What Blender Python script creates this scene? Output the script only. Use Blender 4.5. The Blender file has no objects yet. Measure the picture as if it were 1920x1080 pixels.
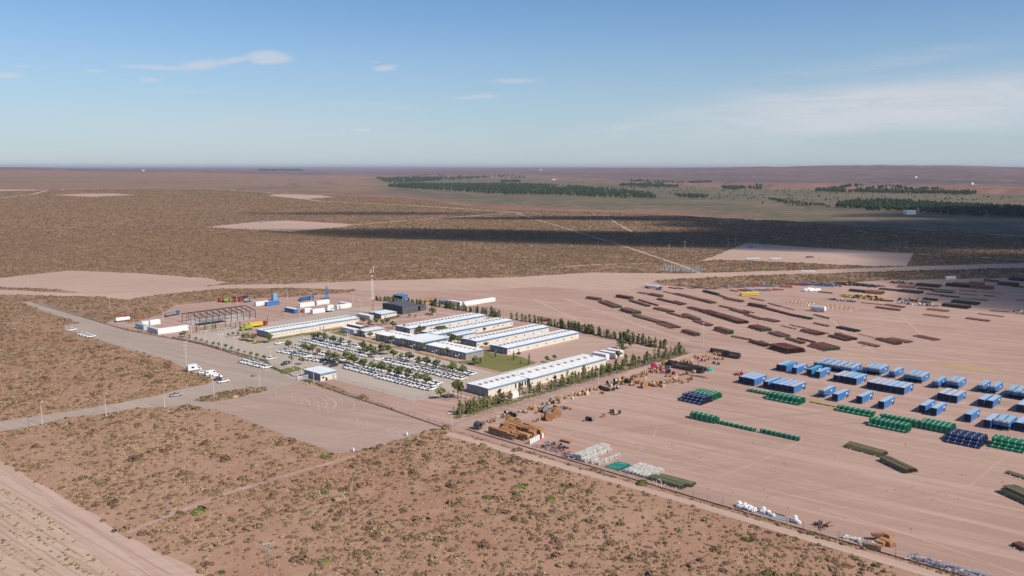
import bpy, bmesh, math, random
import numpy as np
from mathutils import Vector, Matrix, geometry
random.seed(7)
rng = np.random.default_rng(7)
scene = bpy.context.scene
COL = scene.collection

# ---------------------------------------------------------------- camera
FPX, CAMH = 1620.0, 98.0
PITCH = math.atan(229/FPX)
cam_d = bpy.data.cameras.new('camera')
cam_d.sensor_width = 36; cam_d.lens = 36*FPX/1920
cam_d.clip_start = 1; cam_d.clip_end = 200000
cam = bpy.data.objects.new('camera', cam_d); COL.objects.link(cam)
cam.location = (0, 0, CAMH); cam.rotation_euler = (math.pi/2-PITCH, 0, 0)
scene.camera = cam
scene.view_settings.view_transform = 'Standard'
scene.view_settings.look = 'None'
scene.view_settings.exposure = 0.0
scene.view_settings.gamma = 1
scene.render.engine = 'CYCLES'
scene.cycles.volume_bounces = 1
scene.cycles.max_bounces = 6
scene.cycles.diffuse_bounces = 2
scene.cycles.transparent_max_bounces = 12

ANG = math.radians(43.2)
UD = Vector((math.sin(ANG), math.cos(ANG), 0))      # along the long buildings
VD = Vector((math.cos(ANG), -math.sin(ANG), 0))     # along the parking rows
RU = math.atan2(UD.y, UD.x); RV = math.atan2(VD.y, VD.x)

def g(x, y, z=0.0):
    """ground point seen at photo pixel (x, y) on a plane at height z"""
    u = (x-960)/FPX; v = (540-y)/FPX
    dy = math.cos(PITCH)+v*math.sin(PITCH); dz = -math.sin(PITCH)+v*math.cos(PITCH)
    t = (z-CAMH)/dz
    return Vector((u*t, dy*t, z))
def uv(u, v, z=0.0):
    p = UD*u+VD*v; return Vector((p.x, p.y, z))
def crop(ox, oy, s): return lambda X, Y: (ox+X/s, oy+Y/s)

# ---------------------------------------------------------------- sun and sky
SUN_EL = math.radians(44)
sh = (VD*0.985+UD*0.17).normalized()
SUNV = Vector((sh.x*math.cos(SUN_EL), sh.y*math.cos(SUN_EL), math.sin(SUN_EL)))
sun_d = bpy.data.lights.new('sun', 'SUN'); sun_d.energy = 4.9; sun_d.angle = math.radians(0.53)
sun_d.color = (1.0, 0.91, 0.79)
sun = bpy.data.objects.new('sun', sun_d); COL.objects.link(sun)
sun.rotation_euler = SUNV.to_track_quat('Z', 'Y').to_euler()

world = bpy.data.worlds.new('World'); scene.world = world; world.use_nodes = True
wt = world.node_tree; wt.nodes.clear()
class NT:
    def __init__(s, t): s.t = t
    def n(s, kind, **kw):
        nd = s.t.nodes.new(kind)
        for k, v in kw.items():
            if k.startswith('i_'):
                key = k[2:]
                key = int(key) if key.isdigit() else key.replace('_', ' ')
                if isinstance(v, bpy.types.NodeSocket): s.t.links.new(v, nd.inputs[key])
                else: nd.inputs[key].default_value = v
            else: setattr(nd, k, v)
        return nd
    def m(s, op, a, b=0.0, c=0.0, clamp=False):
        nd = s.n('ShaderNodeMath', operation=op, use_clamp=clamp)
        for i, v in enumerate((a, b, c)):
            if isinstance(v, bpy.types.NodeSocket): s.t.links.new(v, nd.inputs[i])
            else: nd.inputs[i].default_value = v
        return nd.outputs[0]
    def mix(s, f, a, b, blend='MIX'):
        nd = s.n('ShaderNodeMix', data_type='RGBA', blend_type=blend)
        for i, v in ((0, f), (6, a), (7, b)):
            if isinstance(v, bpy.types.NodeSocket): s.t.links.new(v, nd.inputs[i])
            else: nd.inputs[i].default_value = v if i == 0 or len(v) == 4 else (*v, 1)
        return nd.outputs[2]
    def ss(s, x, lo, hi, a=0.0, b=1.0):
        nd = s.n('ShaderNodeMapRange', interpolation_type='SMOOTHSTEP')
        s.t.links.new(x, nd.inputs[0])
        for i, v in enumerate((lo, hi, a, b)): nd.inputs[i+1].default_value = v
        return nd.outputs[0]
    def noise(s, vec, scale, detail=4, rough=.55, dist=0.0, out='Fac'):
        nd = s.n('ShaderNodeTexNoise'); s.t.links.new(vec, nd.inputs['Vector'])
        nd.inputs['Scale'].default_value = scale; nd.inputs['Detail'].default_value = detail
        nd.inputs['Roughness'].default_value = rough; nd.inputs['Distortion'].default_value = dist
        return nd.outputs[out]
    def vor(s, vec, scale, out='Distance', rnd=1.0):
        nd = s.n('ShaderNodeTexVoronoi'); s.t.links.new(vec, nd.inputs['Vector'])
        nd.inputs['Scale'].default_value = scale; nd.inputs['Randomness'].default_value = rnd
        return nd.outputs[out]
    def mapv(s, vec, loc=(0,0,0), rot=(0,0,0), sc=(1,1,1)):
        nd = s.n('ShaderNodeMapping'); s.t.links.new(vec, nd.inputs[0])
        nd.inputs[1].default_value = loc; nd.inputs[2].default_value = rot; nd.inputs[3].default_value = sc
        return nd.outputs[0]
W = NT(wt)
sky = W.n('ShaderNodeTexSky', sky_type='NISHITA', sun_disc=False, sun_elevation=SUN_EL,
          sun_rotation=math.atan2(SUNV.x, SUNV.y), altitude=300, air_density=1.0, dust_density=0.25, ozone_density=2.2)
tc = W.n('ShaderNodeTexCoord')
sep = W.n('ShaderNodeSeparateXYZ'); wt.links.new(tc.outputs['Generated'], sep.inputs[0])
azn = W.m('MULTIPLY', W.m('ARCTAN2', sep.outputs[0], sep.outputs[1]), 57.29578)
eln = W.m('MULTIPLY', W.m('ARCSINE', sep.outputs[2]), 57.29578)
cmb = W.n('ShaderNodeCombineXYZ', i_0=azn, i_1=eln); AE = cmb.outputs[0]
def px_ae(x, y):
    u = (x-960)/FPX; v = (540-y)/FPX
    d = Vector((u, math.cos(PITCH)+v*math.sin(PITCH), -math.sin(PITCH)+v*math.cos(PITCH))).normalized()
    return math.degrees(math.atan2(d.x, d.y)), math.degrees(math.asin(d.z))
# high thin cloud: noise streaks inside elongated patches placed by direction
n1 = W.noise(W.mapv(AE, sc=(.05, .42, 1)), 1.0, 6, .6, .6)
n2 = W.noise(W.mapv(AE, loc=(3, 9, 0), rot=(0, 0, -.06), sc=(.16, 1.7, 1)), 1.0, 6, .62, .8)
n3 = W.noise(W.mapv(AE, loc=(7, 2, 0), sc=(.5, 2.2, 1)), 1.0, 5, .6, .3)
def patch(x, y, w, h, tilt, soft=.55, dist=0.0, dn=None):
    """soft ellipse in the sky, sizes in photo pixels, tilt in degrees"""
    a, e = px_ae(x, y); k = math.degrees(1/FPX)
    v = W.mapv(AE, loc=(-a, -e, 0)); v = W.mapv(v, rot=(0, 0, -math.radians(tilt))); v = W.mapv(v, sc=(1/(w*k), 1/(h*k), 1))
    ln = W.n('ShaderNodeVectorMath', operation='LENGTH'); wt.links.new(v, ln.inputs[0])
    r = ln.outputs['Value']
    if dist: r = W.m('ADD', r, W.m('MULTIPLY', W.m('SUBTRACT', dn or n2, .5), dist))
    return W.ss(r, 1.0, soft, 0.0, 1.0)
def addc(a, b): return b if a is None else W.m('MAXIMUM', a, b)
cl = None
# lens cloud with its tail
lens = W.m('MULTIPLY', patch(504, 108, 50, 15, 1, .45, .45, n3), W.ss(n2, .30, .66, .48, .82))
tail = W.m('MULTIPLY', patch(432, 114, 62, 8, 12, .1, .8), .55)
tail2 = W.m('MULTIPLY', patch(380, 121, 60, 12, 8, .1, .8), .60)
tail3 = W.m('MULTIPLY', patch(300, 127, 80, 6, 0, .1, .8), .5)
for q in (lens, tail, tail2, tail3): cl = addc(cl, q)
for (x, y, w, h, t, o) in ((720, 128, 32, 8, 8, .6), (12, 142, 36, 7, 4, .6), (45, 124, 26, 4, 2, .3), (176, 133, 22, 4, 0, .4), (282, 150, 28, 5, 3, .45),
        (682, 244, 24, 6, 2, .75), (640, 246, 9, 5, 0, .6), (602, 252, 8, 4, 0, .35), (965, 152, 62, 7, 1, .42), (900, 181, 70, 6, 5, .42), (700, 116, 24, 3, 0, .2),
        (340, 170, 60, 5, -3, .2), (700, 198, 140, 9, -1, .22), (1170, 238, 70, 8, 10, .42)):
    cl = addc(cl, W.m('MULTIPLY', patch(x, y, w, h, t, .15, 1.1, n3), o))
# broad cirrus sheets on the right and a veil low on the left
s1 = W.m('MULTIPLY', patch(1760, 192, 700, 74, 4, .0, 1.3, n1), W.ss(n2, .26, .62, .42, .92))
s2 = W.m('MULTIPLY', patch(1330, 222, 380, 40, 7, .0, 1.2, n1), W.ss(n2, .33, .7, .2, .55))
s3 = W.m('MULTIPLY', patch(1690, 114, 360, 26, 7, .0, 1.5, n1), W.ss(n2, .35, .7, .05, .30))
s4 = W.m('MULTIPLY', patch(500, 245, 560, 60, -2, .1, .9, n1), W.ss(n1, .3, .7, .1, .35))
for q in (s1, s2, s3, s4): cl = addc(cl, q)
hs = W.n('ShaderNodeHueSaturation', i_Saturation=1.0, i_Value=1.0, i_Color=sky.outputs[0])
skyc = W.mix(1.0, hs.outputs[0], (.86, 1.06, 1.27), 'MULTIPLY')
skyc = W.mix(W.ss(eln, 11.0, -1.0, 0.0, .62), skyc, (5.4, 6.25, 7.35))
ccol = W.mix(cl, skyc, (7.4, 7.6, 8.2))
bg = W.n('ShaderNodeBackground', i_Color=ccol, i_Strength=0.087)
wo = W.n('ShaderNodeOutputWorld'); wt.links.new(bg.outputs[0], wo.inputs[0])

# ---------------------------------------------------------------- helpers
def tag(o, label=None, cat=None, group=None, kind=None):
    if label: o['label'] = label
    if cat: o['category'] = cat
    if group: o['group'] = group
    if kind: o['kind'] = kind
    return o
MATS = {}
def mat(name, col, rough=.8, var=.15, scale=1.0, bump=0.0, metal=0.0, col2=None, objrand=0.0, spec=.3, coords='Object', island=0.0):
    """plain surface with soft procedural wear: noise moves the colour towards col2 (dirt)"""
    if name in MATS: return MATS[name]
    m = bpy.data.materials.new(name); m.use_nodes = True
    T = NT(m.node_tree); b = m.node_tree.nodes['Principled BSDF']
    t = T.n('ShaderNodeTexCoord'); v = t.outputs[coords]
    c2 = col2 or tuple(c*(1-var*2) for c in col)
    n = T.noise(v, scale, 5, .65)
    f = T.ss(n, .35, .75)
    c = T.mix(T.m('MULTIPLY', f, 1.0 if col2 else .8), col, c2)
    if objrand:
        oi = T.n('ShaderNodeObjectInfo')
        h = T.n('ShaderNodeHueSaturation', i_Color=c)
        m.node_tree.links.new(T.m('ADD', T.m('MULTIPLY', oi.outputs['Random'], objrand*2), 1-objrand), h.inputs['Value'])
        m.node_tree.links.new(T.m('ADD', T.m('MULTIPLY', oi.outputs['Random'], objrand*.1), .5-objrand*.05), h.inputs['Hue'])
        c = h.outputs[0]
    if island:
        ge = T.n('ShaderNodeNewGeometry'); h = T.n('ShaderNodeHueSaturation', i_Color=c)
        m.node_tree.links.new(T.m('ADD', T.m('MULTIPLY', ge.outputs['Random Per Island'], island*2), 1-island), h.inputs['Value']); c = h.outputs[0]
    m.node_tree.links.new(c, b.inputs['Base Color'])
    b.inputs['Roughness'].default_value = rough; b.inputs['Metallic'].default_value = metal
    b.inputs['Specular IOR Level'].default_value = spec
    if bump:
        bp = T.n('ShaderNodeBump', i_Strength=bump, i_Distance=.1, i_Height=T.noise(v, scale*6, 4))
        m.node_tree.links.new(bp.outputs[0], b.inputs['Normal'])
    MATS[name] = m; return m
class MB:
    """collects faces, builds one mesh object"""
    def __init__(s): s.v = []; s.f = []; s.mi = []; s.cur = 0
    def face(s, pts):
        k = len(s.v); s.v += [tuple(p) for p in pts]; s.f.append(tuple(range(k, k+len(pts)))); s.mi.append(s.cur)
    def poly(s, vs, fs):
        k = len(s.v); s.v += [tuple(p) for p in vs]
        for f in fs: s.f.append(tuple(i+k for i in f)); s.mi.append(s.cur)
    def box(s, c, d, rz=0.0, top=(1, 1)):
        x, y, z = (q/2 for q in d); ca, sa = math.cos(rz), math.sin(rz)
        vs = []
        for (zz, kx, ky) in ((-z, 1, 1), (z, top[0], top[1])):
            for (a, b) in ((-1, -1), (1, -1), (1, 1), (-1, 1)):
                px, py = a*x*kx, b*y*ky
                vs.append((c[0]+px*ca-py*sa, c[1]+px*sa+py*ca, c[2]+zz))
        s.poly(vs, [(3, 2, 1, 0), (4, 5, 6, 7), (0, 1, 5, 4), (1, 2, 6, 5), (2, 3, 7, 6), (3, 0, 4, 7)])
    def prism(s, pts, y0, y1):
        """(x, z) outline extruded along y"""
        n = len(pts)
        vs = [(p[0], y0, p[1]) for p in pts]+[(p[0], y1, p[1]) for p in pts]
        s.poly(vs, [tuple(range(n)), tuple(range(2*n-1, n-1, -1))]+[(i+n, (i+1) % n+n, (i+1) % n, i) for i in range(n)])
    def tube(s, a, b, r0, r1=None, n=8, caps=True):
        r1 = r0 if r1 is None else r1
        a = Vector(a); b = Vector(b); d = (b-a).normalized()
        q = d.orthogonal().normalized(); w = d.cross(q)
        vs = []
        for (p, r) in ((a, r0), (b, r1)):
            for i in range(n):
                t = 2*math.pi*i/n; vs.append(p+q*(r*math.cos(t))+w*(r*math.sin(t)))
        fs = [(i, (i+1) % n, (i+1) % n+n, i+n) for i in range(n)]
        if caps: fs += [tuple(range(n-1, -1, -1)), tuple(range(n, 2*n))]
        s.poly(vs, fs)
    def ball(s, c, r, nu=10, nv=6, sq=(1, 1, 1), jit=0.0):
        vs = []; rr = random.Random(int(c[0]*31+c[1]*17+c[2]*7+nu))
        for j in range(nv+1):
            ph = math.pi*j/nv
            for i in range(nu):
                t = 2*math.pi*i/nu; k = r*(1+jit*(rr.random()-.5))
                vs.append((c[0]+k*sq[0]*math.sin(ph)*math.cos(t), c[1]+k*sq[1]*math.sin(ph)*math.sin(t), c[2]+k*sq[2]*math.cos(ph)))
        fs = []
        for j in range(nv):
            for i in range(nu):
                a = j*nu+i; b = j*nu+(i+1) % nu
                fs.append((a, a+nu, b+nu, b))
        s.poly(vs, fs)
    def build(s, name, mats, parent=None, smooth=False):
        me = bpy.data.meshes.new(name); me.from_pydata(s.v, [], s.f)
        for m in (mats if isinstance(mats, (list, tuple)) else [mats]): me.materials.append(m)
        if any(s.mi): me.polygons.foreach_set('material_index', s.mi)
        if smooth: me.polygons.foreach_set('use_smooth', [True]*len(s.f))
        me.update()
        o = bpy.data.objects.new(name, me); COL.objects.link(o)
        if parent: o.parent = parent
        return o
def thing(name, label, cat, loc=(0, 0, 0), rz=0.0, group=None):
    o = bpy.data.objects.new(name, None); COL.objects.link(o); o.empty_display_size = .5
    o.location = loc; o.rotation_euler = (0, 0, rz)
    return tag(o, label, cat, group)
def dup(root, loc, rz=None, label=None, group=None, scale=None):
    kids = [c for c in root.children]
    r = root.copy(); COL.objects.link(r); r.location = loc
    if rz is not None: r.rotation_euler = (0, 0, rz)
    if scale: r.scale = scale if isinstance(scale, (tuple, list)) else (scale,)*3
    if label: r['label'] = label
    if group: r['group'] = group
    for ch in kids:
        c = ch.copy(); COL.objects.link(c); c.parent = r
        for gch in ch.children:
            d = gch.copy(); COL.objects.link(d); d.parent = c
    return r
class Spawn:
    """first use places the prototype itself, later uses copy it"""
    def __init__(s, root): s.root = root; s.used = False
    def __call__(s, loc, rz=0.0, label=None, group=None, scale=None):
        if not s.used:
            s.used = True; r = s.root; r.location = loc; r.rotation_euler = (0, 0, rz)
            if label: r['label'] = label
            if group: r['group'] = group
            if scale: r.scale = scale if isinstance(scale, (tuple, list)) else (scale,)*3
            return r
        return dup(s.root, loc, rz, label, group, scale)
_O = ['first', 'second', 'third', 'fourth', 'fifth', 'sixth', 'seventh', 'eighth', 'ninth', 'tenth', 'eleventh', 'twelfth']
def nth(i):
    if i < 12: return _O[i]
    k = i+1; return '%d%s' % (k, 'th' if 10 <= k % 100 <= 20 else {1: 'st', 2: 'nd', 3: 'rd'}.get(k % 10, 'th'))

# value noise in numpy
def vnoise(x, y, seed=0):
    xi = np.floor(x).astype(np.int64); yi = np.floor(y).astype(np.int64); fx = x-xi; fy = y-yi
    fx = fx*fx*(3-2*fx); fy = fy*fy*(3-2*fy)
    def h(a, b):
        n = (a*374761393+b*668265263+seed*974634777) & 0x7fffffff
        n = ((n ^ (n >> 13))*1274126177) & 0x7fffffff
        return ((n ^ (n >> 16)) & 0xffff)/65535.0
    return (h(xi, yi)*(1-fx)+h(xi+1, yi)*fx)*(1-fy)+(h(xi, yi+1)*(1-fx)+h(xi+1, yi+1)*fx)*fy
def fbm(x, y, o=4, seed=0):
    s = 0; a = .5; t = 0
    for i in range(o): s = s+a*vnoise(x*2**i, y*2**i, seed+i); t += a; a *= .5
    return s/t

# ---------------------------------------------------------------- terrain shape
# radial profiles (distance, height) by photo column; flat plateau, lower valley, red scarp, mesas
_PROF = {
 -900: [(4200, 0), (4800, -8), (6000, 5), (8000, 40), (11000, 70), (15000, 86), (20000, 60), (45000, 0)],
 0:    [(4000, 0), (4500, -10), (5600, 0), (7600, 30), (10000, 60), (15000, 80), (20000, 50), (45000, 0)],
 300:  [(4000, 0), (4500, -12), (5600, -4), (7200, 16), (9000, 38), (12000, 46), (18000, 40), (45000, 0)],
 700:  [(2700, 0), (3300, -14), (6000, -20), (9000, -20), (9300, -3), (14000, 4), (20000, 10), (45000, 0)],
 960:  [(1960, 0), (2500, -18), (4000, -22), (8500, -20), (8750, 0), (12000, 30), (15000, 55), (45000, 0)],
 1230: [(1780, 0), (2250, -20), (4000, -22), (5400, -22), (5550, -4), (8000, 30), (11000, 70), (45000, 0)],
 1440: [(1650, 0), (1850, -20), (3500, -22), (4700, -22), (4800, 0), (7400, 44), (10000, 88), (45000, 0)],
 1560: [(1560, 0), (1700, -20), (3500, -22), (4600, -22), (4700, 2), (7400, 50), (10000, 106), (45000, 0)],
 1760: [(1460, 0), (1600, -20), (3500, -22), (4500, -22), (4600, 2), (7400, 50), (10000, 104), (45000, 0)],
 1920: [(1380, 0), (1500, -20), (3500, -22), (4400, -22), (4500, 2), (7400, 40), (10000, 84), (45000, 0)],
 2800: [(1300, 0), (1400, -20), (3500, -22), (4300, -22), (4400, 2), (7400, 40), (10000, 80), (45000, 0)]}
_PX = sorted(_PROF)
_AZ = np.array([math.atan2(x-960, FPX*math.cos(PITCH)) for x in _PX])
_R = np.array([[p[0] for p in _PROF[x]] for x in _PX], float); _Z = np.array([[p[1] for p in _PROF[x]] for x in _PX], float)
def profile(az, r):
    az = np.clip(az, _AZ[0], _AZ[-1]); i = np.clip(np.searchsorted(_AZ, az)-1, 0, len(_AZ)-2)
    t = (az-_AZ[i])/(_AZ[i+1]-_AZ[i]); t = t*t*(3-2*t)
    R = _R[i]*(1-t)[..., None]+_R[i+1]*t[..., None]; Z = _Z[i]*(1-t)[..., None]+_Z[i+1]*t[..., None]
    out = np.zeros_like(r)
    for k in range(R.shape[-1]-1):
        a, b = R[..., k], R[..., k+1]; m = (r >= a) & (r < b)
        out = np.where(m, Z[..., k]+(Z[..., k+1]-Z[..., k])*(r-a)/(b-a), out)
    return out, R
def height(x, y):
    x = np.asarray(x, float); y = np.asarray(y, float)
    r = np.hypot(x, y); az = np.arctan2(x, y)
    wob = (fbm(x/420, y/420, 4, 3)-.5)*np.clip((r-1100)/900, 0, 1)
    rr = r*(1+wob*.16*np.clip(1-(r-6000)/9000, .35, 1))
    z, R = profile(az, rr)
    far = np.clip((rr-R[..., 0])/500, 0, 1)
    n = fbm(x/300, y/300, 5, 11)-.5; rdg = np.abs(fbm(x/190, y/260, 4, 21)-.5)*2
    gul = np.clip((rr-R[..., 0])/250, 0, 1)*np.clip(1-(rr-R[..., 1])/900, 0, 1)
    z = z-gul*(1-rdg)*7+gul*n*14
    hi = np.clip((rr-R[..., 3]*.96)/600, 0, 1)
    z = z+hi*(fbm(x/900, y/900, 5, 31)-.5)*np.clip(26*(15000-r)/9000, 4, 26)-hi*(1-np.clip(rdg*2.2, 0, 1))*7*np.clip(1-(r-9000)/6000, 0, 1)
    return z
def height1(p): return float(height(np.array([p[0]]), np.array([p[1]]))[0])
def gt(x, y, dz=0.0):
    """point of the terrain seen at a photo pixel"""
    z = 0.0
    for _ in range(12):
        p = g(x, y, z); z = z*.4+height1(p)*.6
    p = g(x, y, z); p.z = height1(p)+dz
    return p
# ---------------------------------------------------------------- ground sheet
def ground_mesh():
    ys = np.concatenate([np.arange(470, 362, -1.0), np.arange(362, 314, -.25), np.arange(314, 312.3, -.1)])
    rs = [60, 120, 180, 260, 360, 480, 620, 780]+[CAMH*FPX/(y-311) for y in ys]
    rs = np.array(sorted(set(rs+[70000, 90000])))
    az = np.radians(np.concatenate([np.arange(-180, -40, 5), np.arange(-40, 40, .11), np.arange(40, 180, 5)]))
    A, R = np.meshgrid(az, rs, indexing='ij')
    X = R*np.sin(A); Y = R*np.cos(A); Z = height(X, Y)
    na, nr = A.shape
    co = np.stack([X, Y, Z], -1).reshape(-1, 3)
    co = np.vstack([co, [[0, 0, 0]]])
    i, j = np.meshgrid(np.arange(na), np.arange(nr-1), indexing='ij')
    i2 = (i+1) % na
    q = np.stack([i*nr+j, i*nr+j+1, i2*nr+j+1, i2*nr+j], -1).reshape(-1, 4)
    c = na*nr; ii = np.arange(na)
    tri = np.stack([np.full(na, c), ii*nr, ((ii+1) % na)*nr], -1)
    me = bpy.data.meshes.new('ground')
    me.vertices.add(len(co)); me.vertices.foreach_set('co', co.astype(np.float32).ravel())
    loops = np.concatenate([q.ravel(), tri.ravel()]).astype(np.int32)
    me.loops.add(len(loops)); me.loops.foreach_set('vertex_index', loops)
    me.polygons.add(len(q)+na)
    st = np.concatenate([np.arange(len(q))*4, len(q)*4+np.arange(na)*3]).astype(np.int32)
    me.polygons.foreach_set('loop_start', st)
    me.update(calc_edges=True); me.validate()
    # land cover: R valley floor, G bare red scarps, B plateau seen as closed scrub
    az_f = A; rr = R*(1+(fbm(X/420, Y/420, 4, 3)-.5)*np.clip((R-1100)/900, 0, 1)*.16*np.clip(1-(R-6000)/9000, .35, 1))
    _, P = profile(az_f, rr)
    val = np.clip((az_f-np.arctan2(-260-120*(fbm(X/900, Y/900, 3, 51)-.5)*2, FPX))/.05, 0, 1)*np.clip((rr-P[..., 1]*.98)/250, 0, 1)*np.clip((P[..., 3]-rr)/200, 0, 1)
    edge = np.clip((rr-P[..., 0]*.93)/120, 0, 1)*np.clip((P[..., 1]*1.12-rr)/160, 0, 1)
    scarp = np.clip((rr-P[..., 3]*.985)/60, 0, 1)*np.clip((P[..., 4]*1.03-rr)/120, 0, 1)
    top = np.clip((rr-P[..., 5]*.97)/500, 0, 1)
    band = fbm(X/700, Y/700, 4, 41)
    red = np.clip(np.maximum(edge*.45*np.clip((az_f+.35)/.2, .25, 1), np.maximum(scarp*.62, top*np.clip((band-.47)*5, 0, .6))), 0, 1)
    cov = np.clip((R-330)/600, 0, 1)
    far = np.clip((rr-P[..., 4])/400, 0, 1)
    colr = np.stack([val, red, cov, far], -1).reshape(-1, 4)
    colr = np.vstack([colr, [[0, 0, 0, 0]]]).astype(np.float32)
    at = me.attributes.new('land', 'FLOAT_COLOR', 'POINT'); at.data.foreach_set('color', colr.ravel())
    me.polygons.foreach_set('use_smooth', [True]*len(me.polygons))
    return me
def soil_nodes(T, v):
    """desert soil colour: reddish brown with paler crust and pebbles"""
    big = T.noise(v, .012, 5, .6); mid = T.noise(v, .09, 5, .65); fine = T.noise(v, .9, 4, .7); peb = T.vor(v, .55)
    c = T.mix(T.ss(big, .3, .7), (.325, .172, .112), (.385, .240, .165))
    c = T.mix(T.m('MULTIPLY', T.ss(mid, .45, .75), .55), c, (.47, .315, .225))
    c = T.mix(T.m('MULTIPLY', T.ss(fine, .5, .78), .5), c, (.23, .13, .09))
    c = T.mix(T.m('MULTIPLY', T.ss(peb, .16, .05), .5), c, (.55, .42, .30))
    return c, mid, fine
gm = bpy.data.materials.new('ground'); gm.use_nodes = True
T = NT(gm.node_tree); B = gm.node_tree.nodes['Principled BSDF']
v = T.n('ShaderNodeTexCoord').outputs['Object']
c, mid, fine = soil_nodes(T, v)
att = T.n('ShaderNodeAttribute', attribute_name='land')
sp = T.n('ShaderNodeSeparateColor', i_Color=att.outputs['Color'])
# scrub cover texture: bushes as dark clumps with soil between
w1 = T.vor(v, .16); w2 = T.vor(v, .07); wn = T.noise(v, .02, 5, .65)
w3 = T.noise(v, .045, 6, .8)
bush = T.m('MAXIMUM', T.m('MAXIMUM', T.ss(w1, .62, .30), T.m('MULTIPLY', T.ss(w2, .5, .2), .7)), T.ss(w3, .50, .60))
scr = T.mix(T.ss(wn, .3, .7), (.140, .092, .052), (.185, .122, .074))
scr = T.mix(T.m('MULTIPLY', T.ss(T.noise(v, .0035, 4), .35, .7), .5), scr, (.19, .135, .075))
soilfar = T.mix(.55, c, (.28, .18, .118))
cov = T.mix(T.m('MULTIPLY', bush, .85), soilfar, scr)
c = T.mix(sp.outputs[2], c, cov)
# valley floor: dull green fields in strips, pale bare plots
vv = T.mapv(T.mapv(v, rot=(0, 0, .5)), sc=(.0011, .0042, 1)); f1 = T.noise(vv, 1.0, 4, .6); f2 = T.noise(T.mapv(v, sc=(.004, .02, 1)), 1.0, 4, .7)
vc = T.mix(T.ss(f1, .35, .65), (.165, .122, .080), (.098, .108, .058))
vc = T.mix(T.m('MULTIPLY', T.ss(f2, .44, .62), .75), vc, (.24, .165, .115))
vc = T.mix(T.m('MULTIPLY', T.ss(T.noise(T.mapv(T.mapv(v, rot=(0, 0, .25)), sc=(.0016, .011, 1)), 1.0, 4, .6), .56, .64), .8), vc, (.055, .080, .040))
vc = T.mix(T.m('MULTIPLY', T.ss(f1, .68, .75), .6), vc, (.42, .36, .25))
c = T.mix(sp.outputs[0], c, vc)
# far plateau above the scarp and the bare red rock
strat = T.noise(T.mapv(v, sc=(.0016, .0016, .12)), 1.0, 5, .65)
pf = T.noise(T.mapv(v, sc=(.0012, .0007, 1)), 1.0, 6, .7); pg = T.noise(v, .0045, 5, .7)
c = T.mix(T.m('MULTIPLY', att.outputs['Alpha'], .9), c, T.mix(T.ss(strat, .35, .7), (.115, .084, .092), (.200, .138, .132)))
c = T.mix(T.m('MULTIPLY', T.m('MULTIPLY', T.ss(pf, .46, .62), .6), T.ss(sp.outputs[2], .8, 1.0)), c, (.105, .085, .078))
c = T.mix(T.m('MULTIPLY', T.m('MULTIPLY', T.ss(pg, .58, .70), .45), att.outputs['Alpha']), c, (.46, .30, .24))
rc = T.mix(T.ss(strat, .40, .6), (.36, .120, .092), (.24, .145, .12))
rk = T.m('ADD', T.m('MULTIPLY', T.ss(T.noise(v, .006, 5, .7), .35, .6), .6), T.m('MULTIPLY', T.ss(T.noise(v, .028, 6, .75), .44, .60), .8), clamp=True)
c = T.mix(T.m('MULTIPLY', T.m('MULTIPLY', sp.outputs[1], rk), .85), c, rc)
gm.node_tree.links.new(c, B.inputs['Base Color']); B.inputs['Roughness'].default_value = .95; B.inputs['Specular IOR Level'].default_value = .1
bp = T.n('ShaderNodeBump', i_Strength=.6, i_Distance=.35, i_Height=T.m('ADD', T.noise(v, .35, 5, .6), T.m('MULTIPLY', fine, .4)))
gm.node_tree.links.new(bp.outputs[0], B.inputs['Normal'])
gme = ground_mesh(); gme.materials.append(gm)
ground = bpy.data.objects.new('ground', gme); COL.objects.link(ground); tag(ground, kind='structure')

# ---------------------------------------------------------------- bare ground, roads, paving: thin sheets
def dirtmat(name, c1, c2, c3, ang=0.0, stretch=12., sc=.05, bump=.3, streak=.5, speck=.25):
    m = bpy.data.materials.new(name); m.use_nodes = True
    T = NT(m.node_tree); b = m.node_tree.nodes['Principled BSDF']
    v = T.n('ShaderNodeTexCoord').outputs['Object']
    big = T.noise(v, sc*.25, 5, .6); mid = T.noise(v, sc*3, 5, .65)
    tr = T.noise(T.mapv(T.mapv(v, rot=(0, 0, -ang)), sc=(sc/stretch*3, sc*6, 1)), 1.0, 6, .65, .9)
    tr2 = T.noise(T.mapv(T.mapv(v, rot=(0, 0, -ang-.9)), sc=(sc/stretch*2, sc*3, 1)), 1.0, 5, .6, 1.6)
    c = T.mix(T.ss(big, .3, .7), c1, c2)
    c = T.mix(T.m('MULTIPLY', T.ss(tr, .42, .68), streak), c, c3)
    c = T.mix(T.m('MULTIPLY', T.ss(tr2, .52, .75), streak*.6), c, tuple(q*.80 for q in c1))
    c = T.mix(T.m('MULTIPLY', T.ss(mid, .5, .8), .3), c, tuple(q*.78 for q in c1))
    c = T.mix(T.m('MULTIPLY', T.ss(T.noise(v, 1.7, 3, .7), .58, .75), speck), c, tuple(q*.62 for q in c1))
    m.node_tree.links.new(c, b.inputs['Base Color']); b.inputs['Roughness'].default_value = .93; b.inputs['Specular IOR Level'].default_value = .12
    bp = T.n('ShaderNodeBump', i_Strength=bump, i_Distance=.15, i_Height=T.m('ADD', T.noise(v, .8, 4, .6), tr))
    m.node_tree.links.new(bp.outputs[0], b.inputs['Normal'])
    return m
M_YARD = dirtmat('yard_dirt', (.365, .232, .182), (.425, .282, .225), (.50, .345, .285), RV+.12, 10, .032, streak=.75)
M_YDK = dirtmat('rut_dirt', (.295, .180, .135), (.33, .205, .155), (.36, .235, .175), RV, 10, .06)
M_PAD = dirtmat('pad_dirt', (.42, .285, .225), (.46, .32, .255), (.52, .375, .30), .3, 8, .03, streak=.4)
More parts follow.
